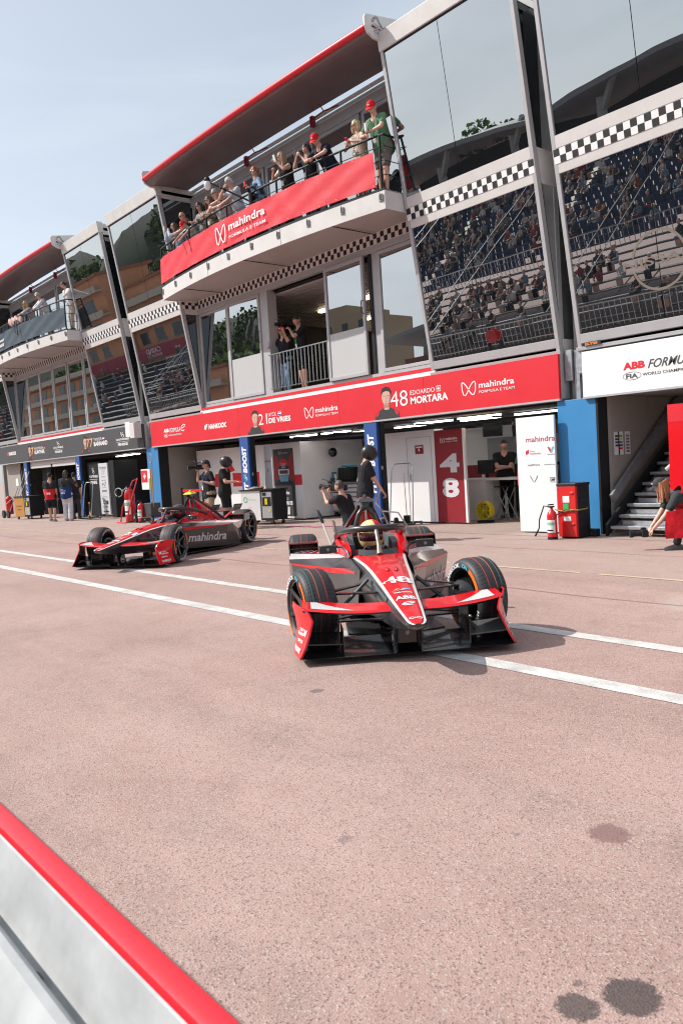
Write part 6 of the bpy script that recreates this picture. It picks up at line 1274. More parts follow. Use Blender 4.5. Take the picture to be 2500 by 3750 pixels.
bal(-19.05, 'child in a red cap hanging both arms over the balcony rail', h=1.52, pose=lean_pose(42, pitch=62, lh=(-.16, .56, .78), rh=(.14, .58, .78), elb_l=(-1, 0, .3), elb_r=(1, 0, .3)), top=(.62, .60, .58), cap=(.62, .02, .03), hair=('short', BR_), sleeve='short', back=.38)
bal(-18.50, 'woman in clear glasses and grey patterned blouse beside the long haired woman', h=1.70, female=True, pose=dict(lean=16, pitch=18, yaw=28, lh=(-.12, .34, 1.12), rh=(.04, .36, 1.14), pelvis=(0, -.06, None)), toppat=pattern('grey_pattern', (.25, .24, .22), (.42, .40, .36), 30), hair=('bob', BK), sleeve='long', lanyard='blue', glasses='brown')
bal(-18.05, 'woman with long brown hair and sunglasses in an olive jacket', h=1.72, female=True, pose=dict(lean=10, pitch=14, yaw=15, lh=(-.15, .36, 1.12), rh=(.15, .38, 1.12), pelvis=(0, -.05, None)), top=(.24, .20, .14), hair=('long', BR_), sleeve='long', glasses='dark', lanyard='black', back=.44)
bal(-17.60, 'grey haired man in black sunglasses and a white open shirt', h=1.80, pose=lean_pose(22, pitch=22, yaw=12), top=(.66, .66, .68), hair=('short', GY), glasses='dark', sleeve='short', back=.46)
bal(-17.15, 'girl with long brown hair in a pale pink top holding her hand to her mouth', h=1.66, female=True, pose=lean_pose(24, pitch=24, rh=(.02, .26, 1.34)), top=(.55, .42, .42), hair=('long', (.22, .12, .07)), skin=(.62, .38, .29), back=.40)
r, j = bal(-16.72, 'white haired man in a pale grey shirt holding a black phone at eye level', h=1.80, pose=phone_pose(1.50, .36, 20, 20, yaw=-8, lh=(.2, .40, 1.12)), top=(.50, .53, .58), legs=(.30, .38, .45), hair=('short', (.60, .58, .55)), glasses='blue', back=.42)
phone('black phone held by the white haired man', r, (.05, .46, 1.56))
r, j = bal(-15.80, 'red haired woman with a ponytail in a denim jacket holding a drink can', h=1.74, female=True, pose=dict(lean=14, pitch=14, yaw=55, twist=-20, lh=(-.26, .42, 1.14), rh=(.04, .30, 1.24), pelvis=(0, -.06, None)), toppat=pattern('denim_patch', (.03, .05, .08), (.20, .32, .48), 5), legs=(.03, .04, .06), hair=('pony', (.36, .10, .03)), sleeve='long', glasses='dark', lanyard='blue')
t = thing('drink_can', 'red drink can in the red haired woman\'s hand', 'can', wpt(r, (.04, .36, 1.30))); b = MB(); b.lathe([(.001, -.06), (.028, -.06), (.033, -.05), (.033, .05), (.028, .06), (.001, .06)], (0, 0, 0), 'z', 14, RED); b.build('can_body', t, world=False)
r, j = bal(-14.72, 'woman with long fair brown hair and black sleeveless top looking at a pale phone', h=1.74, female=True, pose=dict(lean=10, pitch=18, yaw=-18, lh=(-.10, .36, 1.44), rh=(.08, .32, 1.30), pelvis=(0, -.05, None), curl=1.3, elb_l=(-.8, 0, -1), elb_r=(.8, 0, -1)), top=(.02, .02, .02), hair=('long', (.34, .22, .13)), sleeve='none', glasses='dark', skin=(.62, .38, .28), lanyard='black')
phone('white phone held by the woman with long fair brown hair', r, (-.12, .42, 1.50), tilt=-.3, col=WHT)
bal(-14.50+.28-.62, 'beige shawl', h=1.6) if False else None
r, j = bal(-13.95, 'young woman with tied dark hair and black shirt photographing with a dark phone', h=1.66, female=True, pose=phone_pose(1.38, .30, 14, 8, yaw=12), top=(.035, .035, .045), legs=(.30, .38, .48), hair=('pony', BK), skin=(.60, .36, .28), lanyard='black')
phone('dark phone held by the young woman with tied hair', r, (0, .38, 1.42))
bal(-13.42, 'man in a red cap and navy polo shirt leaning his elbows on the rail', h=1.82, fat=1.1, pose=lean_pose(38, pitch=44, yaw=14, lh=(-.10, .50, 1.12), rh=(.02, .52, 1.12)), top=(.020, .028, .05), legs=(.05, .05, .07), cap=(.66, .02, .03), hair=('short', GY), glasses='dark', back=.50, skin=(.60, .34, .26), lanyard='black')
r, j = bal(-12.42, 'woman with a blonde bob and beige patterned dress typing on a red phone', h=1.66, female=True, pose=dict(lean=4, pitch=20, lh=(-.06, .30, 1.18), rh=(.08, .30, 1.16), pelvis=(0, 0, None), curl=1.3, elb_l=(-1, -.1, -.6), elb_r=(1, -.1, -.6)), toppat=pattern('beige_pattern', (.46, .36, .27), (.60, .50, .40), 26), hem=.06, legs=(.46, .38, .30), hair=('bob', (.60, .48, .28)), glasses='brown', fat=1.1, back=.42, lanyard='black', skin=(.62, .38, .29))
phone('red phone held by the woman with the blonde bob', r, (0, .36, 1.20), tilt=-.9, col=RED)
r, j = bal(-11.86, 'large man in a red cap, green shirt and grey shorts holding a white cup', h=1.86, fat=1.22, pose=dict(lean=20, pitch=38, yaw=18, lh=(-.04, .34, 1.20), rh=(.06, .38, 1.14), pelvis=(0, -.05, None), elb_l=(-1, .1, -.3), elb_r=(1, .1, -.5), curl=1.3), top=(.12, .24, .14), legs=(.16, .14, .13), shorts=True, cap=(.68, .02, .03), hair=('short', GY), glasses='dark', skin=(.62, .36, .27), back=.42, lanyard='black')
t = thing('drink_cup', 'white cup in the hands of the man in the green shirt', 'cup', wpt(r, (.0, .42, 1.27))); b = MB(); b.lathe([(.001, -.08), (.026, -.08), (.034, .08), (.001, .08)], (0, 0, 0), 'z', 14, WHT); b.build('cup_body', t, world=False)
bal(-16.28, 'fair haired man in a pale blue t-shirt standing behind the white haired man', h=1.78, back=.85, pose=dict(lean=8, pitch=14, yaw=15), top=(.42, .50, .60), hair=('short', (.35, .24, .14)), glasses='dark')
bal(-17.85, 'young man in a cream shirt standing behind the grey haired man in white', h=1.76, back=.85, pose=dict(lean=8, pitch=12, yaw=10), top=(.60, .56, .48), hair=('short', BR_))
bal(-14.30, 'woman in a white blouse standing behind the woman with the white phone', h=1.68, female=True, back=.85, pose=dict(lean=8, pitch=14, yaw=-12), top=(.70, .68, .66), hair=('bob', BR_))
# ---- left balcony
G2 = 'spectators on the left balcony'
bal(-31.80, 'blonde woman in sunglasses and a navy striped top on the left balcony', h=1.72, female=True, cx=-33.05, group=G2, pose=lean_pose(24, pitch=24, yaw=20), toppat=striped('navy_stripes', (.70, .70, .70), (.04, .05, .10), 9), hair=('long', (.55, .38, .18)), glasses='dark', sleeve='long', back=.45)
bal(-30.55, 'white haired man in sunglasses and white shirt leaning forward on the left balcony', h=1.84, cx=-33.05, group=G2, pose=lean_pose(30, pitch=26, yaw=15), top=(.72, .72, .74), legs=(.45, .38, .30), hair=('short', (.62, .60, .58)), glasses='dark', sleeve='long', back=.5)
bal(-28.55, 'dark haired man in white shirt and beige trousers beside the end of the navy banner', h=1.80, cx=-33.05, group=G2, pose=dict(lean=20, pitch=22, yaw=-30, lh=(-.60, .44, 1.14), rh=(.10, .34, 1.10), pelvis=(0, -.06, None)), top=(.74, .74, .76), legs=(.48, .40, .33), hair=('short', BK), glasses='dark', sleeve='long', back=.45)
b = MB(); rr = random.Random(5)
for k in range(12): b.ball((-33.0+k*.11, balc_y(-33+k*.11, -33.05)-.02, 7.98-.10*(k % 3)*.5), (.12, .07, .14), M('draped_jacket', (.60, .42, .38), .9, var=.3, vscale=7, bump=.6), 10, 6)
b.tube([(-32.3, 10.88, 7.9), (-32.25, 10.86, 7.4)], .02, 6, NAVY); b.tube([(-32.1, 10.88, 7.9), (-32.0, 10.86, 7.3)], .02, 6, NAVY); tag(b.build('jacket', smooth=60), 'pale pink patterned jacket draped over the left balcony rail', 'jacket')
# ---- open window
r, j = person('man in a red cap and blue sunglasses holding up a phone in the open window', (-17.12, 12.78, 3.45), pi+.1, 1.74, dict(lean=6, pitch=5, yaw=10, lh=(-.05, .25, 1.0), rh=(.30, .28, 1.24), curl=1.3), top=(.02, .022, .03), legs=(.20, .30, .42), cap=(.66, .02, .03), glasses='blue', sleeve='long', shoes=(.5, .3, .15), group='people in the open window')
phone('grey phone held by the man in the open window', r, (.30, .34, 1.32), col=ALU)
r, j = person('tall man in black shirt and shorts filming downwards from the open window', (-16.38, 12.80, 3.45), pi-.1, 1.92, dict(lean=8, pitch=18, yaw=12, lh=(.05, .34, 1.58), rh=(.40, .32, 1.60), curl=1.3, elb_l=(-.7, .3, -1), elb_r=(.8, 0, -1)), top=(.02, .02, .024), legs=(.018, .018, .02), shorts=True, lanyard='green', shoes=(.65, .62, .58), group='people in the open window')
def video_cam(label, P_, rz, tilt=0, sc=1.0):
    t = thing('video_camera', label, 'video camera', P_, rz); R = Matrix.Rotation(tilt, 3, 'X')
    def o_(c, sz, m=BLKF): b.obox(R @ V([q*sc for q in c]), [q*sc for q in sz], R, m)
    b = MB(); o_((0, 0, 0), (.11, .26, .13)); o_((0, -.20, .01), (.09, .14, .11)); b.build('body', t, world=False, smooth=0, bevel=.01)
    b = MB(); pts = [R @ V((0, y*sc, 0)) for y in (.13, .20, .30, .34)]; b.tube(pts, [.045*sc, .045*sc, .055*sc, .062*sc], 14, BLKF); le = b.build('lens', t, world=False)
    b = MB(); b.lathe([(.001, 0), (.050*sc, 0)], (0, 0, 0), 'y', 14, M('lens_glass', (.03, .05, .08), .05)); b.v = [tuple(R @ (V(v)+V((0, .343*sc, 0)))) for v in b.v]; b.build('lens_glass', le, world=False)
    b = MB(); o_((0, .0, .11), (.03, .22, .025)); o_((0, .09, .09), (.03, .03, .05)); o_((0, -.09, .09), (.03, .03, .05)); b.build('top_handle', t, world=False, smooth=0)
    b = MB(); o_((.07, .10, .16), (.10, .05, .07)); o_((.05, .08, .12), (.02, .02, .06)); b.build('viewfinder', t, world=False, smooth=0)
    b = MB(); b.tube([R @ V((-.02*sc, .10*sc, .12*sc)), R @ V((-.02*sc, .30*sc, .17*sc))], .012*sc, 8, M('mic_grey', (.08, .08, .085), .8)); b.build('microphone', t, world=False); return t
video_cam('black video camera held by the tall man in the open window', wpt(r, (.20, .40, 1.78)), r.rotation_euler.z, -.25, .8)
# ---- pit lane people
HB = M('helmet_matt_black', (.018, .018, .020), .35)
r, j = person('mechanic in a black helmet and black team overalls standing behind car 21', (-17.23, 10.66, 0), -pi*.28, 1.83, dict(lean=3, pitch=12, yaw=-6, lh=(-.26, .05, .86), rh=(.30, .42, 1.22), curl=.6, elb_r=(.6, -.2, -1)), top=(.018, .018, .02), legs=(.018, .018, .02), helm=(HB, False), fat=1.02)
r, j = person('television cameraman in a black polo shirt, beige shorts and black cap', (-17.95, 10.65, 0), pi*.93, 1.78, dict(lean=2, pitch=2, yaw=0, lh=(-.22, .20, 1.25), rh=(.30, .18, 1.52), curl=1.2, elb_r=(.7, .2, -1)), top=(.025, .025, .03), legs=(.42, .33, .24), shorts=True, cap=(.04, .04, .045), lanyard='blue', fat=1.08, shoes=(.08, .08, .09))
video_cam('shoulder camera carried by the cameraman in beige shorts', wpt(r, (.20, .14, 1.64)), r.rotation_euler.z)
r, j = person('mechanic in a black helmet holding the jack handle behind car 48', (-10.95, 9.80, 0), -.50, 1.80, dict(lean=4, pitch=26, yaw=-6, rh=(.16, .30, .95), lh=(-.24, .05, .92), curl=1.3, elb_r=(.5, -.7, -.4)), top=(.022, .022, .024), legs=(.02, .02, .022), helm=(HB, False), fat=1.04)
MH = wpt(r, j['RW'])
r, j = person('kneeling cameraman in a black shirt aiming a long lens camera upwards', (-12.50, 10.50, 0), pi*.60, 1.88, dict(lean=20, pitch=4, yaw=4, pelvis=(0, -.24, .30), lf=(-.10, -.42, .02), rf=(.12, -.40, .02), knee=((-.25, 1, .2), (.3, 1, .2)), lh=(-.02, .40, .92), rh=(.06, .30, .90), curl=1.3, elb_l=(-.3, 0, -1), elb_r=(.3, 0, -1), lpn=(0, 0, 1), rpn=(0, 0, 1)), top=(.018, .020, .026), legs=(.016, .016, .018), hair=('short', (.07, .05, .04)), lanyard='blue')
video_cam('long lens shoulder camera aimed up by the kneeling cameraman', wpt(r, (.12, .20, 1.02)), r.rotation_euler.z, .08, 1.05)
r, j = person('bearded man in black team wear standing with folded arms inside the right bay', (-11.70, 14.9, 0), pi*1.0+.55, 1.80, dict(lean=0, pitch=4, yaw=15, lh=(.10, .22, 1.16), rh=(-.10, .24, 1.20), curl=.9, elb_l=(-1, .1, -.3), elb_r=(1, .1, -.3)), top=(.02, .02, .022), legs=(.018, .018, .02), hair=('short', BK), fat=1.05)
person('second person in black standing deeper in the bay behind the man with folded arms', (-11.0, 15.6, 0), pi+.3, 1.72, dict(), top=(.018, .018, .02), legs=(.018, .018, .02))
r, j = person('crouching photographer with long red hair, dark cap and red tabard at the right edge', (-5.60, 11.0, 0), pi*.74, 1.72, dict(lean=66, pitch=24, yaw=0, pelvis=(.05, -.42, .56), lf=(-.16, .06, 0), rf=(.14, -.36, 0), knee=((-.3, 1, .4), (.3, 1, .3)), lh=(-.09, .42, .22), rh=(.05, .42, .20), curl=1.2, elb_l=(-.5, -.2, -1), elb_r=(.5, -.2, -1)), top=(.05, .055, .06), legs=(.022, .024, .028), hair=('long', (.42, .17, .08)), cap=(.05, .05, .055), female=True, vest=(.66, .02, .03), skin=(.62, .38, .30))
b = MB(); b.loft([[V((-.20-.03*sin(u*9+w_*4)-.05*w_, -.52+u*.72+.04*w_, .66-.10*u-(.50-.12*u)*w_)) for u in (0, .12, .25, .37, .5, .62, .75, .87, 1)] for w_ in (0, .15, .3, .45, .6, .8, 1)], M('tabard_65_1_2') if 'tabard_65_1_2' in MATS else M('apron_red', (.66, .02, .03), .6, bump=.4, bscale=8), open_ring=True); b.poly([(0, 0), (.16, .02), (.15, .14), (-.01, .12)], Y_, Z_, (-.275, -.25, .18), WHT); b.build('apron', r, world=False, smooth=60)
t = thing('photo_camera', 'black photo camera held low by the crouching photographer', 'camera', wpt(r, (j['LW']+j['RW'])/2+V((0, .12, -.07))), r.rotation_euler.z); b = MB(); b.box((-.08, -.04, -.05), (.08, .04, .06), BLKF); b.box((-.03, -.03, .06), (.03, .04, .09), BLKF); b.build('body', t, world=False, smooth=0, bevel=.01); b = MB(); b.lathe([(.001, .04), (.040, .04), (.042, .14), (.052, .15), (.055, .20), (.001, .18)], (0, 0, 0), 'y', 16, BLKF); b.build('lens', t, world=False)
r, j = person('man in a black cap and red tabard numbered 98 seen from behind', (-29.2, 10.6, 0), .85, 1.78, dict(lean=2, pitch=5, yaw=0, lf=(-.13, .18, 0), rf=(.13, -.12, 0)), top=(.035, .035, .035), legs=(.02, .02, .022), shorts=True, cap=(.03, .03, .03), vest=(.66, .015, .03), fat=1.12, shoes=(.3, .3, .3))
b = MB(); f = lambda x, z: (x, -.175, z); b.text('98', (-.08, -.196, 1.0), X_, Z_, .16, .09, WHT, bold=.05); b.build('back_number', r, world=False, smooth=0)
r, j = person('person with long dark locks, navy tabard numbered 404 and wide white trousers', (-28.6, 10.97, 0), .80, 1.84, dict(lean=1, pitch=3, lf=(-.12, .08, 0), rf=(.12, -.08, 0), rh=(.30, .20, 1.35)), top=(.04, .045, .05), legs=(.62, .62, .66), hair=('locks', BK), vest=(.015, .05, .18), wide_leg=.03, skin=(.20, .10, .06), shoes=(.5, .45, .4))
b = MB(); b.text('TEAM', (-.14, -.198, 1.15), X_, Z_, .10, .035, WHT, bold=.03); b.text('PRODUCER', (-.14, -.198, 1.10), X_, Z_, .20, .035, WHT, bold=.03); b.text('404', (-.14, -.198, 1.0), X_, Z_, .16, .075, WHT, bold=.05); b.build('back_lettering', r, world=False, smooth=0)
person('man in a black cap half hidden in front of the two people in tabards', (-29.4, 11.6, 0), .9, 1.74, dict(), top=(.03, .03, .03), cap=(.02, .025, .03))
person('crew member in black with a yellow armband inside the left garage', (-27.2, 14.0, 0), .3, 1.80, dict(lh=(-.18, .15, .9)), top=(.02, .02, .02), legs=(.018, .018, .02))
# ---- drivers
YH = M('helmet_pale_yellow', (.86, .74, .34), .25, coat=.7); DH = M('helmet_dark_blue', (.03, .03, .045), .25, coat=.7)
for car, hm_, ex, lb, ang in ((car48, YH, 'redside', 'driver in a pale yellow and red helmet sitting in car 48', -.15), (car21, DH, None, 'driver in a dark helmet sitting in car 21', -.1)):
    P_ = wpt(car, (-1.34, 0, 0)); r, j = person(lb, P_, car.rotation_euler.z-pi/2, 1.72, dict(lean=-25, pitch=4, yaw=degrees_(ang) if False else ang*57, pelvis=(0, .0, .105), lh=(-.12, .08, .60), rh=(.12, .08, .60), lf=(-.08, .68, .16), rf=(.08, .68, .16), knee=((-.1, 0, 1), (.1, 0, 1)), elb_l=(-.3, -.2, -1), elb_r=(.3, -.2, -1), curl=1.4), top=(.55, .05, .05) if car is car48 else (.04, .04, .05), legs=(.04, .04, .05), sleeve='long', helm=(hm_, True), extra=ex, fat=.80, skin=(.035, .03, .035))
flush()
# ================================================================ PIT LANE EQUIPMENT
def bale(loc): pass
# red plastic cabinet
t = thing('plastic_cabinet', 'tall red and black plastic cabinet standing before the right blue panel', 'cabinet', (-7.85, 11.85, 0))
b = MB(); b.box((-8.02, 11.60, .03), (-7.66, 11.66, .90), M('red_plastic', (.62, .02, .02), .35)); b.build('door', t, smooth=0, bevel=.012); b = MB(); b.box((-8.01, 11.665, .0), (-7.66, 12.02, .93), M('black_plastic', (.014, .015, .02), .45)); b.box((-8.03, 11.59, .90), (-7.65, 12.03, .945), M('black_plastic'))
for z in (.2, .4, .6, .8): b.box((-7.662, 11.72, z), (-7.648, 11.98, z+.10), M('black_plastic'))
b.build('carcass', t, smooth=0, bevel=.012)
b = MB(); b.box((-7.91, 11.592, .62), (-7.78, 11.598, .73), WHT); b.box((-7.90, 11.592, .30), (-7.76, 11.598, .38), WHT); b.box((-7.90, 11.590, .48), (-7.80, 11.597, .60), GREEN); b.build('labels', t, smooth=0)
for z in (.78, .25): b = MB(); b.ball((-7.73, 11.60, z), (.05, .02, .03), M('red_plastic'), 10, 6); b.build('latch', t)
b = MB(); b.tube([(-8.06, 11.58, .50), (-7.9, 11.575, .47), (-7.7, 11.575, .50), (-7.63, 11.62, .49), (-7.63, 11.9, .5)], .012, 6, M('strap_yellow', (.35, .28, .04), .7)); b.tube([(-8.05, 11.58, .40), (-7.85, 11.57, .50), (-7.7, 11.575, .48)], .010, 6, BLKF); tag(b.build('strap'), 'yellow and black strap tied round the red cabinet and extinguisher', 'strap')
def extinguisher(label, x, y, r=.085, hgt=.50, hose=True, lab=M('label_green', (.25, .5, .35), .5)):
    t = thing('fire_extinguisher', label, 'fire extinguisher', (x, y, 0)); FR = M('extinguisher_red', (.62, .01, .015), .25, coat=.6)
    b = MB(); b.lathe([(.001, .02), (r*.9, .02), (r, .05), (r, hgt*.82), (r*.85, hgt*.92), (r*.45, hgt), (.025, hgt+.02), (.025, hgt+.05), (.001, hgt+.05)], (x, y, 0), 'z', 24, FR); b.build('cylinder', t); b = MB(); b.lathe([(r*.8, .0), (r*1.01, .0), (r*1.01, .05), (r*.8, .05)], (x, y, 0), 'z', 24, BLKF); b.build('foot_ring', t)
    b = MB(); b.lathe([(r+.002, hgt*.25), (r+.002, hgt*.68)], (x, y, 0), 'z', 14, WHT, cap=False, a0=-2.6, a1=-.4); b.lathe([(r+.003, hgt*.50), (r+.003, hgt*.60)], (x, y, 0), 'z', 14, lab, cap=False, a0=-2.5, a1=-.5); b.lathe([(r+.003, hgt*.30), (r+.003, hgt*.35)], (x, y, 0), 'z', 14, BLACK, cap=False, a0=-2.3, a1=-.8); b.build('label', t)
    b = MB(); b.box((x-.02, y-.07, hgt+.05), (x+.02, y+.06, hgt+.075), BLKF); b.box((x-.018, y-.09, hgt+.09), (x+.018, y+.05, hgt+.11), BLKF); b.build('lever', t, smooth=0, bevel=.004)
    if hose: b = MB(); b.tube([(x, y-.02, hgt+.06), (x-.12, y-.05, hgt+.08), (x-.20, y-.08, hgt*.7), (x-.20, y-.10, .20), (x-.26, y-.14, .06)], [.012]*4+[.018], 8, BLKF); b.build('hose', t)
    return t
extinguisher('red fire extinguisher with a black hose beside the red cabinet', -8.02, 11.42)
t = thing('small_box', 'small black case on the ground at the foot of the right blue panel', 'case', (-7.65, 12.1, 0)); b = MB(); b.box((-7.72, 11.98, 0), (-7.54, 12.12, .13), BLKF); b.build('body', t, smooth=0, bevel=.01); b = MB(); b.lathe([(.001, .0), (.018, 0), (.018, -.006), (.001, -.006)][::-1], (-7.62, 11.98, .05), 'y', 10, CHROME); b.build('lock', t)
t = thing('small_canister', 'small black canister standing between the cabinet and the blue panel', 'canister', (-7.78, 12.1, 0)); b = MB(); b.lathe([(.001, 0), (.045, 0), (.045, .22), (.03, .25), (.001, .25)], (-7.80, 12.15, 0), 'z', 14, BLKF); b.build('body', t)
# garage tubular stands
def hoop_stand(label, x, y, w=.45, h=1.35, depth=.5, rz=0):
    t = thing('tube_stand', label, 'stand', (x, y, 0), rz); b = MB()
    for k, s in enumerate((-1, 1)): pass
    b.tube([(-w/2, -depth/2, .06), (-w/2*.9, .02, h*.9), (-w/2*.8, .05, h*.97), (-w/2*.6, .06, h), (w/2*.6, .06, h), (w/2*.8, .05, h*.97), (w/2*.9, .02, h*.9), (w/2, -depth/2, .06)], .014, 8, CHROME); b.build('hoop', t, world=False)
    b = MB(); b.box((-w/2-.03, -depth/2-.04, .03), (w/2+.03, -depth/2+.04, .07), BLKF); b.box((-w/2-.03, depth/2-.04, .03), (w/2+.03, depth/2+.04, .07), BLKF); b.box((-.03, -depth/2, .035), (.03, depth/2, .065), BLKF); b.build('base', t, world=False, smooth=0)
    for sx in (-1, 1): b = MB(); b.lathe([(.001, -.02), (.04, -.02), (.04, .02), (.001, .02)], (sx*(w/2+.05), depth/2, .04), 'x', 12, M('teal_wheel', (.03, .20, .22), .5)); b.build('castor', t, world=False)
    return t
hoop_stand('tall tubular jack stand in front of the white 48 booth', -12.95, 12.75, .55, 1.42, .5, .5)
hoop_stand('tubular stand left of the black partition in the left garage', -30.0, 12.0, .35, 1.30, .4, .4)
hoop_stand('tubular stand in front of the black partition with team lettering', -28.45, 11.75, .40, 1.36, .45, .5)
# quick jack held by the mechanic
t = thing('quick_jack', 'silver handled quick lift jack held by the helmeted mechanic', 'jack', (-12.6, 11.6, 0)); hx = MH
b = MB(); b.tube([hx+V((0, -.06, .04)), (-11.3, 10.35, .72), (-11.75, 10.95, .50), (-12.0, 11.35, .12)], .018, 8, CHROME); b.build('handle', t)
b = MB(); b.tube([(-11.75, 10.95, .50), (-11.55, 11.2, .45), (-11.6, 11.5, .12)], .016, 8, CHROME); b.tube([(-11.85, 11.1, .35), (-12.1, 11.1, .30), (-12.25, 11.3, .1)], .016, 8, CHROME); b.build('linkage', t)
b = MB(); b.slab([(-11.70, 11.15, .05), (-11.67, 11.15, .05), (-11.67, 11.40, .05), (-11.70, 11.40, .05)], [(-11.70, 11.22, .34), (-11.67, 11.22, .34), (-11.67, 11.30, .34), (-11.70, 11.30, .34)], BLKF); b.build('side_plate', t, smooth=0)
for q in ((-11.5, 11.55), (-12.2, 11.45)): b = MB(); b.lathe([(.001, -.02), (.055, -.02), (.055, .02), (.001, .02)], (q[0], q[1], .055), 'y', 14, BLKF); b.build('wheel', t)
# thin rods with rubber ends
b = MB(); b.tube([(-8.62, 7.02, .50), (-8.35, 7.42, .03)], .013, 8, WHT); 
t = thing('air_lance', 'white rod with a black rubber head standing up behind car 48', 'rod', (-8.4, 7.0, 0)); b = MB(); b.tube([(-8.36, 6.93, .10), (-8.78, 7.0, .72)], .013, 8, M('white_rod', (.7, .68, .65), .4)); b.build('rod', t); b = MB(); b.tube([(-8.76, 7.0, .70), (-8.83, 7.01, .80), (-8.89, 7.02, .88)], [.02, .028, .012], 8, BLKF); b.build('rubber_head', t)
for x, yq, lb in ((-18.55, 12.85, 'thin pole in a black foot standing in front of the poster booth'), (-13.02, 12.9, 'thin pole in a black foot standing in front of the 48 booth')):
    t = thing('pole_stand', lb, 'pole', (x, yq, 0)); b = MB(); b.tube([(x, yq, .2), (x-.02, yq, 1.0)], .008, 8, M('copper_rod', (.30, .12, .07), .4)); b.tube([(x-.02, yq, .98), (x-.02, yq, 1.2)], .016, 8, M('pale_grey_print')); b.build('pole', t); b = MB(); b.box((x-.06, yq-.05, 0), (x+.06, yq+.05, .22), BLKF); b.tube([(x+.06, yq, .05), (x+.25, yq, .05)], .03, 8, BLKF); b.build('foot', t, smooth=0)
# battery trolley behind car 21 and orange trolley at the left
def trolley(label, x, y, rz, left, top_stuff):
    t = thing('cart', label, 'cart', (x, y, 0), rz); 
    b = MB(); b.box((-.55, -.3, .12), (.12, .3, .92), left); b.build('cover', t, world=False, smooth=0, bevel=.01); b = MB(); b.box((.125, -.3, .12), (.55, .3, .92), BLKF); b.box((.17, -.306, .18), (.50, -.3, .88), M('pale_grey_board')); b.box((.19, -.31, .50), (.48, -.307, .74), BLACK); b.box((.28, -.314, .54), (.36, -.311, .70), YELLOW); b.box((.40, -.312, .34), (.46, -.31, .42), YELLOW); b.box((.20, -.314, .78), (.32, -.308, .86), BLACK); b.build('control_cabinet', t, world=False, smooth=0, bevel=.006)
    b = MB(); b.box((-.58, -.33, .92), (.58, .33, .95), BLKF); b.build('top', t, world=False, smooth=0)
    for sx in (-.45, .45):
        for sy in (-.22, .22): b = MB(); b.lathe([(.001, -.02), (.05, -.02), (.05, .02), (.001, .02)], (sx, sy, .05), 'y', 12, BLKF); b.box((sx-.02, sy-.03, .05), (sx+.02, sy+.03, .12), M('castor_orange', (.45, .15, .05), .5)); b.build('castor', t, world=False)
    b = MB()
    if top_stuff: 
        b.stroke([(-.38+.055*cos(a), .68+.07*sin(a)) for a in [2*pi*k/16 for k in range(16)]], .02, X_, Z_, (0, -.304, 0), GREEN, closed=True); b.text('Petronas', (-.28, -.304, .66), X_, Z_, .24, .06, M('pale_grey_print')); mlogo(b, (-.3, -.304, .42), X_, Z_, .10, .08, M('pale_grey_print'))
    else: b.text('DS AUTOMOBILES', (-.42, -.304, .52), X_, Z_, .38, .05, M('brown_print', (.25, .08, .02), .5), bold=.03); b.text('PENSKE', (-.36, -.304, .38), X_, Z_, .26, .05, M('brown_print'), bold=.03)
    b.build('lettering', t, world=False, smooth=0); return t
c = trolley('white battery cart with a green ring logo behind car 21', -17.7, 12.15, .30, WHITE, True)
trolley('orange battery cart with team lettering at the far left garage', -33.1, 11.1, .25, M('orange_cover', (.55, .26, .07), .5, var=.06), False)
b = MB(); 
for k in range(3): b.tube([wpt(c, (-.25+.20*cos(a)+.04*k, .0+.14*sin(a), .965+.014*k)) for a in [2*pi*j/18 for j in range(18)]], .014, 6, M('rope', (.42, .32, .20), .9), closed=True)
tag(b.build('rope_coil'), 'coil of pale rope lying on the white battery cart', 'rope')
b = MB(); pc = wpt(c, (-.05, .0, .99)); b.ball(pc, (.08, .05, .05), M('glove_orange', (.35, .14, .05), .8), 10, 6); b.ball(pc+V((-.25, -.05, 0)), (.09, .05, .04), M('glove_blue', (.05, .12, .2), .8), 10, 6); b.ball(pc+V((-.15, 0, .02)), (.07, .04, .04), BLKF, 10, 6); tag(b.build('gloves'), 'pile of work gloves lying beside the rope on the white cart', 'gloves')
# fire trolley at the left
extinguisher('large red gas cylinder with a hose in the red trolley by the left blue panel', -24.10, 11.3, .17, 1.10, False)
t = thing('fire_trolley', 'red tube frame of the cylinder trolley by the left blue panel', 'trolley', (-24.0, 11.3, 0)); b = MB(); FR = M('extinguisher_red')
b.tube([(-24.35, 11.05, .03), (-24.30, 11.12, .5), (-24.2, 11.5, 1.35), (-23.85, 11.5, 1.42), (-23.80, 11.12, .5), (-23.85, 11.05, .03)], .022, 8, FR); b.tube([(-24.45, 10.95, .03), (-23.75, 10.95, .03)], .02, 8, FR); b.build('frame', t)
b = MB(); b.tube([(-24.1, 11.2, 1.15)]+[(-24.35+.28*cos(a), 11.05, 1.0+.14*sin(a)) for a in [k*.5 for k in range(26)]]+[(-24.1, 11.1, 1.1)], .014, 6, M('hose_grey', (.35, .36, .36), .5)); b.build('hose', t); b = MB(); b.tube([(-24.38, 11.02, .80), (-24.32, 10.98, 1.08)], .018, 6, BLKF); b.lathe([(.001, 0), (.05, 0), (.05, .03), (.001, .03)], (-23.9, 11.1, 1.12), 'y', 12, CHROME); b.build('valve', t)
extinguisher('small red extinguisher with a white label next to the large cylinder', -23.45, 11.35, .11, .62, True)
t = thing('service_trolley', 'grey wheeled trolley with a first aid board beside the large cylinder', 'trolley', (-23.1, 11.5, 0))
b = MB(); b.box((-23.35, 11.4, .15), (-22.85, 11.75, .62), M('dark_plastic', (.05, .055, .06), .5)); b.build('box', t, smooth=0, bevel=.02)
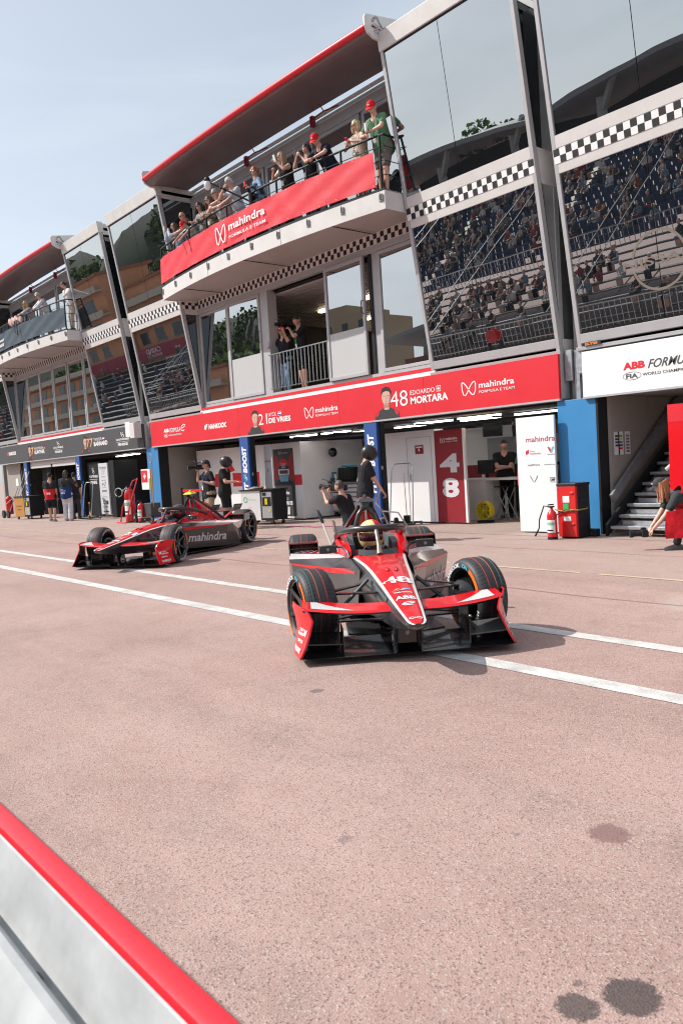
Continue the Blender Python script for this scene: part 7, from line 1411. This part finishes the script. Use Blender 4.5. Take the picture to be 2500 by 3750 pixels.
for x in (-23.75, -22.7): b = MB(); b.lathe([(.001, -.04), (.15, -.04), (.15, .04), (.001, .04)], (x, 11.3, .15), 'y', 18, RUB); b.lathe([(.001, -.045), (.06, -.045), (.001, -.046)], (x, 11.3, .15), 'y', 12, ALU); b.build('wheel', t)
b = MB(); b.box((-23.55, 11.50, 1.05), (-22.92, 11.54, 1.70), WHT); b.box((-23.53, 11.495, 1.28), (-23.12, 11.50, 1.66), RED); b.text('+', (-23.40, 11.492, 1.38), X_, Z_, .18, .18, WHT, bold=.04); b.box((-23.05, 11.495, 1.05), (-22.92, 11.50, 1.40), GREEN); b.build('board', t, smooth=0)
b = MB(); b.tube([(-22.95, 11.5, .5), (-22.90, 11.5, 1.75)], .02, 8, M('brush_handle_orange', (.60, .25, .05), .5)); b.tube([(-22.85, 11.5, .5), (-22.75, 11.5, 2.05)], .018, 8, M('brush_handle_wood', (.42, .26, .10), .6)); b.tube([(-22.78, 11.5, 1.9)]+[(-22.78+.10*cos(a), 11.48, 2.02+.14*sin(a)) for a in [k*.55 for k in range(24)]], .012, 6, M('rope')); b.build('rods', t)
t = thing('belt_barrier', 'red belt barrier between two posts at the left of the white hoarding', 'barrier', (-22.0, 12.8, 0))
for x in (-23.3, -21.95): b = MB(); b.box((x-.03, 12.75, 0), (x+.03, 12.81, 1.02), BLKF); b.build('post', t, smooth=0)
b = MB(); b.box((-23.27, 12.775, .88), (-21.98, 12.785, .96), RED); b.build('belt', t, smooth=0)
b = MB(); b.tube([(-22.9, 13.1, .35), (-22.0, 13.1, .75)], .14, 12, M('grey_duct', (.40, .40, .38), .6, var=.2, vscale=6)); tag(b.build('duct'), 'thick grey duct lying slanted behind the belt barrier', 'duct')
for x in (-34.2, -33.85): 
    t = thing('leaning_tube', ('long metal tube leaning over the orange cart, left one', 'long metal tube leaning over the orange cart, right one')[x > -34], 'tube', (x, 11.3, 0)); b = MB(); b.tube([(x, 11.0, .9), (x-.35-(x > -34)*.0, 11.6, 2.1-(x > -34)*.15)], .014, 8, CHROME); b.build('tube', t)
t = thing('wheelbarrow_cylinder', 'red cylinder on black wheels at the far left edge', 'trolley', (-35.6, 11.2, 0)); b = MB(); b.lathe([(.001, .15), (.15, .15), (.15, .85), (.05, .95), (.001, .95)], (-35.9, 11.2, 0), 'z', 16, FR); b.build('cylinder', t)
for x in (-35.5, -36.1): b = MB(); b.lathe([(.001, -.04), (.17, -.04), (.17, .04), (.001, .04)], (x, 11.0, .17), 'y', 16, RUB); b.build('wheel', t)
b = MB(); b.tube([(-35.4, 11.0, .2), (-35.2, 11.4, 1.3)], .015, 8, CHROME); b.tube([(-35.7, 11.0, .6), (-35.2, 11.2, .9)], .015, 8, CHROME); b.build('frame', t)
t = thing('cable_run', 'thin magenta cable lying on the ground behind car 21', 'cable', (-15.5, 11.5, 0)); b = MB(); b.tube([(-16.0, 11.6, .012), (-15.6, 11.9, .012), (-15.1, 11.8, .012), (-14.6, 12.1, .012)], .010, 6, M('cable_magenta', (.4, .05, .15), .5)); b.build('cable', t)
# boom camera on the balcony
t = thing('boom_camera', 'white dome camera on a long black boom over the balcony rail', 'camera', (-15.75, 11.1, 7.9))
b = MB(); b.tube([(-15.62, 11.02, 7.75), (-17.25, 10.92, 8.68)], .022, 8, MATTB); b.tube([(-15.95, 11.0, 8.02), (-16.15, 10.95, 7.95), (-15.7, 11.02, 7.7)], .012, 6, MATTB); b.build('boom', t)
b = MB(); b.box((-15.74, 10.98, 7.60), (-15.64, 11.08, 8.02), MATTB); b.box((-15.80, 11.0, 7.9), (-15.52, 11.05, 7.95), MATTB); b.build('mount', t, smooth=0, bevel=.01)
b = MB(); b.lathe([(.001, 8.58), (.05, 8.57), (.085, 8.63), (.09, 8.72), (.07, 8.76), (.001, 8.76)], (-17.40, 10.90, 0), 'z', 16, M('dome_white', (.72, .72, .72), .35)); b.lathe([(.001, 8.76), (.072, 8.762), (.085, 8.80), (.06, 8.86), (.001, 8.87)], (-17.40, 10.90, 0), 'z', 16, BLKF); b.build('dome', t)
t = thing('door_drone', 'small', 'x') if False else None
# ================================================================ ACROSS THE LANE (seen in the mirrored glass)
rg_ = random.Random(11)
SEATB = M('blue_seat', (.010, .032, .085), .6); BENCH = M('steel_bench', (.20, .205, .21), .5, metal=.3); GSTEEL = M('stand_steel', (.06, .065, .07), .6)
gs = thing('grandstand', 'grandstand of blue seats and steel benches across the lane, mirrored in the right glass bays', 'grandstand', (-32, -16, 0))
def row(i): return -9.0-.72*i, .75+.335*i
X0g, X1g = -70.0, 6.0
seats = MB(); steps = MB()
for i in range(22):
    yq, z = row(i)
    steps.box((X0g, yq-.72, z-.06), (X1g, yq, z), GSTEEL)
    if i < 8: steps.box((X0g, yq-.45, z+.36), (X1g, yq-.12, z+.41), BENCH)
    else:
        x = X0g
        while x < X1g:
            if int((x+100)/9) % 1 == 0 and (x+100) % 9.0 > .9: seats.box((x, yq-.45, z+.30), (x+.42, yq-.10, z+.38), SEATB); seats.box((x, yq-.50, z+.38), (x+.42, yq-.44, z+.72), SEATB)
            x += .5
steps.build('terrace', gs, smooth=0, kind='stuff'); seats.build('seats', gs, smooth=0, kind='stuff')
b = MB()
for z0, yq in ((.4, -8.6), (3.35, -14.6)):
    x = X0g
    while x < X1g: b.box((x, yq, z0), (x+.03, yq+.03, z0+1.1), CHROME); x += .28
    b.box((X0g, yq, z0+1.08), (X1g, yq+.04, z0+1.13), CHROME); b.box((X0g, yq, z0+.1), (X1g, yq+.04, z0+.14), CHROME)
for x in range(-68, 6, 9):
    b.tube([(x, -8.7, 1.6), (x, -24.2, 8.9)], .03, 5, CHROME); b.tube([(x+1.2, -8.7, 1.6), (x+1.2, -24.2, 8.9)], .03, 5, CHROME)
    for k in range(5): b.bar((x+1.5+k*1.4, -8.8, 0), (x+2.6+k*1.4, -12.5, 2.0), .05, .05, CHROME)
b.build('barriers', gs, smooth=0, kind='stuff')
cr = MB(); cols = [M('crowd_%d' % k, c, .8) for k, c in enumerate([(.34, .34, .34), (.03, .03, .035), (.20, .03, .03), (.04, .06, .11), (.16, .13, .10), (.02, .02, .02), (.05, .05, .06), (.12, .16, .20), (.42, .41, .40)])]; hairs = [HAIRD, M('crowd_hair', (.12, .07, .04), .7)]; CSK = M('crowd_skin', (.50, .28, .20), .6)
for k in range(620):
    i = rg_.choice([2, 3, 4, 5, 9, 10, 11, 12, 13, 14, 15, 16, 17, 18, 19, 20]) if rg_.random() < .85 else rg_.randrange(0, 8)
    cxx = rg_.gauss(rg_.choice([-64, -55, -46, -42, -38, -34, -30, -26, -22, -15, -8]), 1.7); yq, z = row(i); c = rg_.choice(cols); x = cxx; zz = z+.38
    lean_ = rg_.uniform(-.08, .12); cr.ball((x, yq-.30+lean_, zz+.28), (.19, .14, .32), c, 8, 6); [cr.tube([(x+sx*.17, yq-.3+lean_, zz+.48), (x+sx*.22, yq-.1, zz+.25), (x+sx*.08, yq+.08, zz+.2)], .045, 5, c if rg_.random() < .5 else CSK) for sx in (-1, 1)]
    cr.slab([(x-.18, yq-.2, zz-.02), (x+.18, yq-.2, zz-.02), (x+.16, yq+.25, zz-.02), (x-.16, yq+.25, zz-.02)], [(x-.16, yq-.2, zz+.14), (x+.16, yq-.2, zz+.14), (x+.14, yq+.25, zz+.12), (x-.14, yq+.25, zz+.12)], rg_.choice(cols)); cr.box((x-.14, yq+.12, zz-.40), (x+.14, yq+.25, zz), CSK if rg_.random() < .5 else cols[5])
    cr.ball((x, yq-.30+lean_*1.6, zz+.70), (.085, .10, .12), CSK, 7, 5); cr.ball((x, yq-.33+lean_*1.6, zz+.74), (.09, .10, .10), rg_.choice(hairs+[WHT] if rg_.random() < .3 else hairs), 7, 5)
o = cr.build('crowd', None, smooth=0); o['kind'] = 'stuff'
# hospitality boxes and the hall behind the stand
hb = thing('hospitality_building', 'dark roofed hall with white boxes above the grandstand, mirrored in the glass', 'building', (-30, -27, 0))
b = MB(); b.box((X0g, -26.5, 8.1), (X1g, -25.2, 8.35), WHT); b.box((X0g, -26.5, 9.35), (X1g, -25.0, 9.65), WHT); b.box((X0g, -26.3, 8.35), (X1g, -26.2, 9.35), DARKIN)
x = X0g
while x < X1g: b.box((x, -25.3, 8.35), (x+.25, -25.2, 9.35), WHT); x += 3.1
b.build('boxes', hb, smooth=0); b = MB()
for k in range(12): b.box((X0g+4+k*6.2, -26.0, 8.5), (X0g+6.6+k*6.2, -25.9, 9.1), RED)
b.box((-35.5, -25.1, 7.2), (-32.9, -25.05, 8.3), DRED); b.build('box_panels', hb, smooth=0)
b = MB(); b.text('T1', (-33.5, -25.03, 7.45), (-1, 0, 0), Z_, 1.1, .6, WHT, bold=.03); b.build('stand_number', hb, smooth=0)
b = MB(); b.box((-52, -27.6, 9.9), (X1g, -27.4, 10.55), M('brick_red_wall', (.20, .05, .035), .7)); b.box((-52, -34, 9.7), (X1g, -27.5, 9.9), CONC); b.box((-52, -36, 9.9), (X1g, -35.9, 13), DARKIN); b.build('parapet', hb, smooth=0)
b = MB(); rf = []
for x in range(-54, 9, 3):
    q = abs((x+54) % 21-10.5)/10.5; zt = 13.35-.9*q*q
    rf.append([V((x, -26.6, zt-.30)), V((x, -26.4, zt)), V((x, -31, zt+.5)), V((x, -37, zt+.3)), V((x, -37, zt-.3)), V((x, -31, zt-.2))])
b.loft(rf, M('grey_roof_sheet', (.28, .29, .30), .6)); b.build('roof', hb, smooth=0)
for x in range(-50, 6, 7): b = MB(); b.bar((x, -28.2, 9.9), (x+.4, -27.9, 12.2), .5, .4, CONC); b.bar((x+.3, -28.0, 11.4), (x+1.9, -27.2, 13.0), .3, .3, CONC); b.build('column', hb, smooth=0)
# orange apartment building, red canvas and wooded hillside farther down
ob = thing('apartment_building', 'orange apartment building with balconies, mirrored in the left glass bays', 'building', (-98, -27, 0)); OC = M('orange_render', (.62, .29, .15), .8, var=.08, vscale=1)
for k, (x0, x1, zt, yq) in enumerate(((-96, -80, 13.6, -26), (-112, -96.2, 16.3, -24), (-150, -112.3, 17.2, -26))):
    b = MB(); b.box((x0, yq-8, 0), (x1, yq, zt), OC); b.box((x0-.2, yq-8.2, zt), (x1+.2, yq+.3, zt+.35), M('terracotta', (.32, .13, .07), .8)); b.build('wall', ob, smooth=0)
    z = 6.3
    while z < zt-1.5:
        b = MB(); b.box((x0, yq, z+2.1), (x1, yq+1.0, z+2.35), M('cream_balcony', (.50, .44, .36), .8)); b.box((x0, yq+.9, z+2.35), (x1, yq+1.0, z+2.9), M('cream_balcony')); b.build('balcony', ob, smooth=0)
        x = x0+1.2
        while x < x1-2.5: b = MB(); b.box((x, yq+.002, z), (x+2.4, yq+.06, z+1.7), CONC); w = b.build('window', ob, smooth=0); b = MB(); b.box((x+.12, yq+.03, z+.1), (x+2.28, yq+.09, z+1.6), M('dark_window', (.03, .04, .05), .2)); b.build('pane', w, smooth=0); x += 4.2
        z += 3.0
rc_ = thing('red_canvas', 'long dark red canvas with white letters along the far stand, mirrored in the left glass', 'banner', (-92, -24, 4)); b = MB(); b.box((-130, -22.6, 4.5), (-79, -22.5, 6.0), M('canvas_red', (.34, .03, .06), .7)); b.build('cloth', rc_, smooth=0); b = MB(); b.text('CASINO', (-84.5, -22.48, 5.2), (-1, 0, 0), Z_, 3.6, .6, WHT); b.text('MONTE-CARLO', (-84.5, -22.48, 4.7), (-1, 0, 0), Z_, 3.6, .35, WHT); b.build('lettering', rc_, smooth=0)
b = MB()
for i in range(10): b.box((-135, -10-1.1*i, .4+.42*i), (-72, -9.3-1.1*i, .47+.42*i), BENCH); b.box((-135, -9.9-1.1*i, 0), (-72, -9.8-1.1*i, .4+.42*i), M('stand_shade', (.05, .055, .06), .7))
for k in range(140): x = rg_.uniform(-130, -74); i = rg_.randrange(10); b.ball((x, -9.6-1.1*i, .9+.42*i), (.25, .2, .38), rg_.choice(cols), 6, 4); b.ball((x, -9.6-1.1*i, 1.36+.42*i), .12, CSK, 6, 4)
t = thing('bleachers', 'steel benches of the far stand, mirrored in the lower left glass', 'stand', (-100, -14, 0)); b.build('benches', t, smooth=0, kind='stuff')
tb_ = thing('palace_building', 'tan stone building on the hill, mirrored in the open glass door', 'building', (-96, -62, 20)); b = MB(); b.box((-112, -70, 0), (-92, -60, 24.6), M('tan_stone', (.42, .33, .22), .8)); b.box((-106, -69.8, 24.6), (-97, -60.2, 26.6), M('tan_stone')); b.build('wall', tb_, smooth=0); b = MB()
for x in range(-110, -93, 4):
    for z in (18.5, 21.8): b.box((x, -60.05, z), (x+1.4, -59.95, z+1.9), M('dark_window'))
b.build('windows', tb_, kind='stuff', smooth=0)
hm_ = M('hillside_earth', (.035, .045, .022), .9, var=.4, vscale=.2); b = MB(); rings = []
for i in range(24):
    x = -300+i*9; hgt = 30+6*sin(x*.05)+4*sin(x*.13); k = max(0, min(1, (-104-x)/22.)); hgt = max(.2, hgt*k**.7)
    rings.append([V((x, -34, -1)), V((x, -38, hgt*.45)), V((x, -48, hgt*.8)), V((x, -66, hgt)), V((x, -70, -1))])
b.loft(rings, hm_); o = b.build('hillside', smooth=60); struct(o)
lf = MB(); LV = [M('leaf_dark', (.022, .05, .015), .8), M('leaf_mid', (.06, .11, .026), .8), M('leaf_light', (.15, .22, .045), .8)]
def clump(cx, cy, cz, r, n):
    for k in range(n):
        th = rg_.uniform(0, 2*pi); ph = math.acos(rg_.uniform(-.4, 1)); rr = r*rg_.uniform(.6, 1.08); p = V((cx+rr*sin(ph)*cos(th), cy+rr*sin(ph)*sin(th), cz+rr*.8*cos(ph))); s_ = r*rg_.uniform(.10, .20)
        a = V((rg_.uniform(-1, 1), rg_.uniform(-1, 1), rg_.uniform(-1, 1))).normalized()*s_; c = V((rg_.uniform(-1, 1), rg_.uniform(-1, 1), rg_.uniform(-1, 1))).normalized()*s_
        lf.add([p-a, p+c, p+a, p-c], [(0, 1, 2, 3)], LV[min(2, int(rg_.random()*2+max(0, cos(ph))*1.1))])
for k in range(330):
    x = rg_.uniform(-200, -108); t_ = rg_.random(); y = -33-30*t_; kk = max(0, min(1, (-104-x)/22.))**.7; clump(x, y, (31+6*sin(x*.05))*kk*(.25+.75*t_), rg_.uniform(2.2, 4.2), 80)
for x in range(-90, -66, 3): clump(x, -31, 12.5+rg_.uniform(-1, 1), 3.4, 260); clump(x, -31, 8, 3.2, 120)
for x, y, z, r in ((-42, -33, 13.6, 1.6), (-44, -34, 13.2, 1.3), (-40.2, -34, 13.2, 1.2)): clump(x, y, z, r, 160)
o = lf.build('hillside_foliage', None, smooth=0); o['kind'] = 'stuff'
# things standing by the opposite pit wall
t = thing('hose_reel', 'red hose reel by the opposite pit wall, mirrored in the lower glass', 'hose reel', (-26.5, -9, 0)); b = MB(); b.lathe([(.001, -.2), (.32, -.2), (.32, -.15), (.2, -.15), (.2, .15), (.32, .15), (.32, .2), (.001, .2)], (-23.5, -5.0, 1.5), 'y', 18, M('extinguisher_red')); b.box((-23.9, -5.1, 0), (-23.8, -4.9, 1.2), BLKF); b.box((-23.2, -5.1, 0), (-23.1, -4.9, 1.2), BLKF); b.build('reel', t)
t = thing('pit_wall', 'low white pit wall behind the photographer, mirrored in the glass', 'wall', (-30, -1.2, 0)); b = MB(); b.box((-90, -2.2, 0), (12, -1.9, 1.05), M('pit_wall_white', (.55, .55, .56), .7, var=.1)); b.build('wall', t, smooth=0); b = MB(); b.box((-90, -2.2, 1.052), (12, -1.9, 1.12), RED); b.build('coping', t, smooth=0)
print('objects', len(bpy.data.objects), 'tris', sum(len(p.vertices)-2 for m in bpy.data.meshes for p in m.polygons))
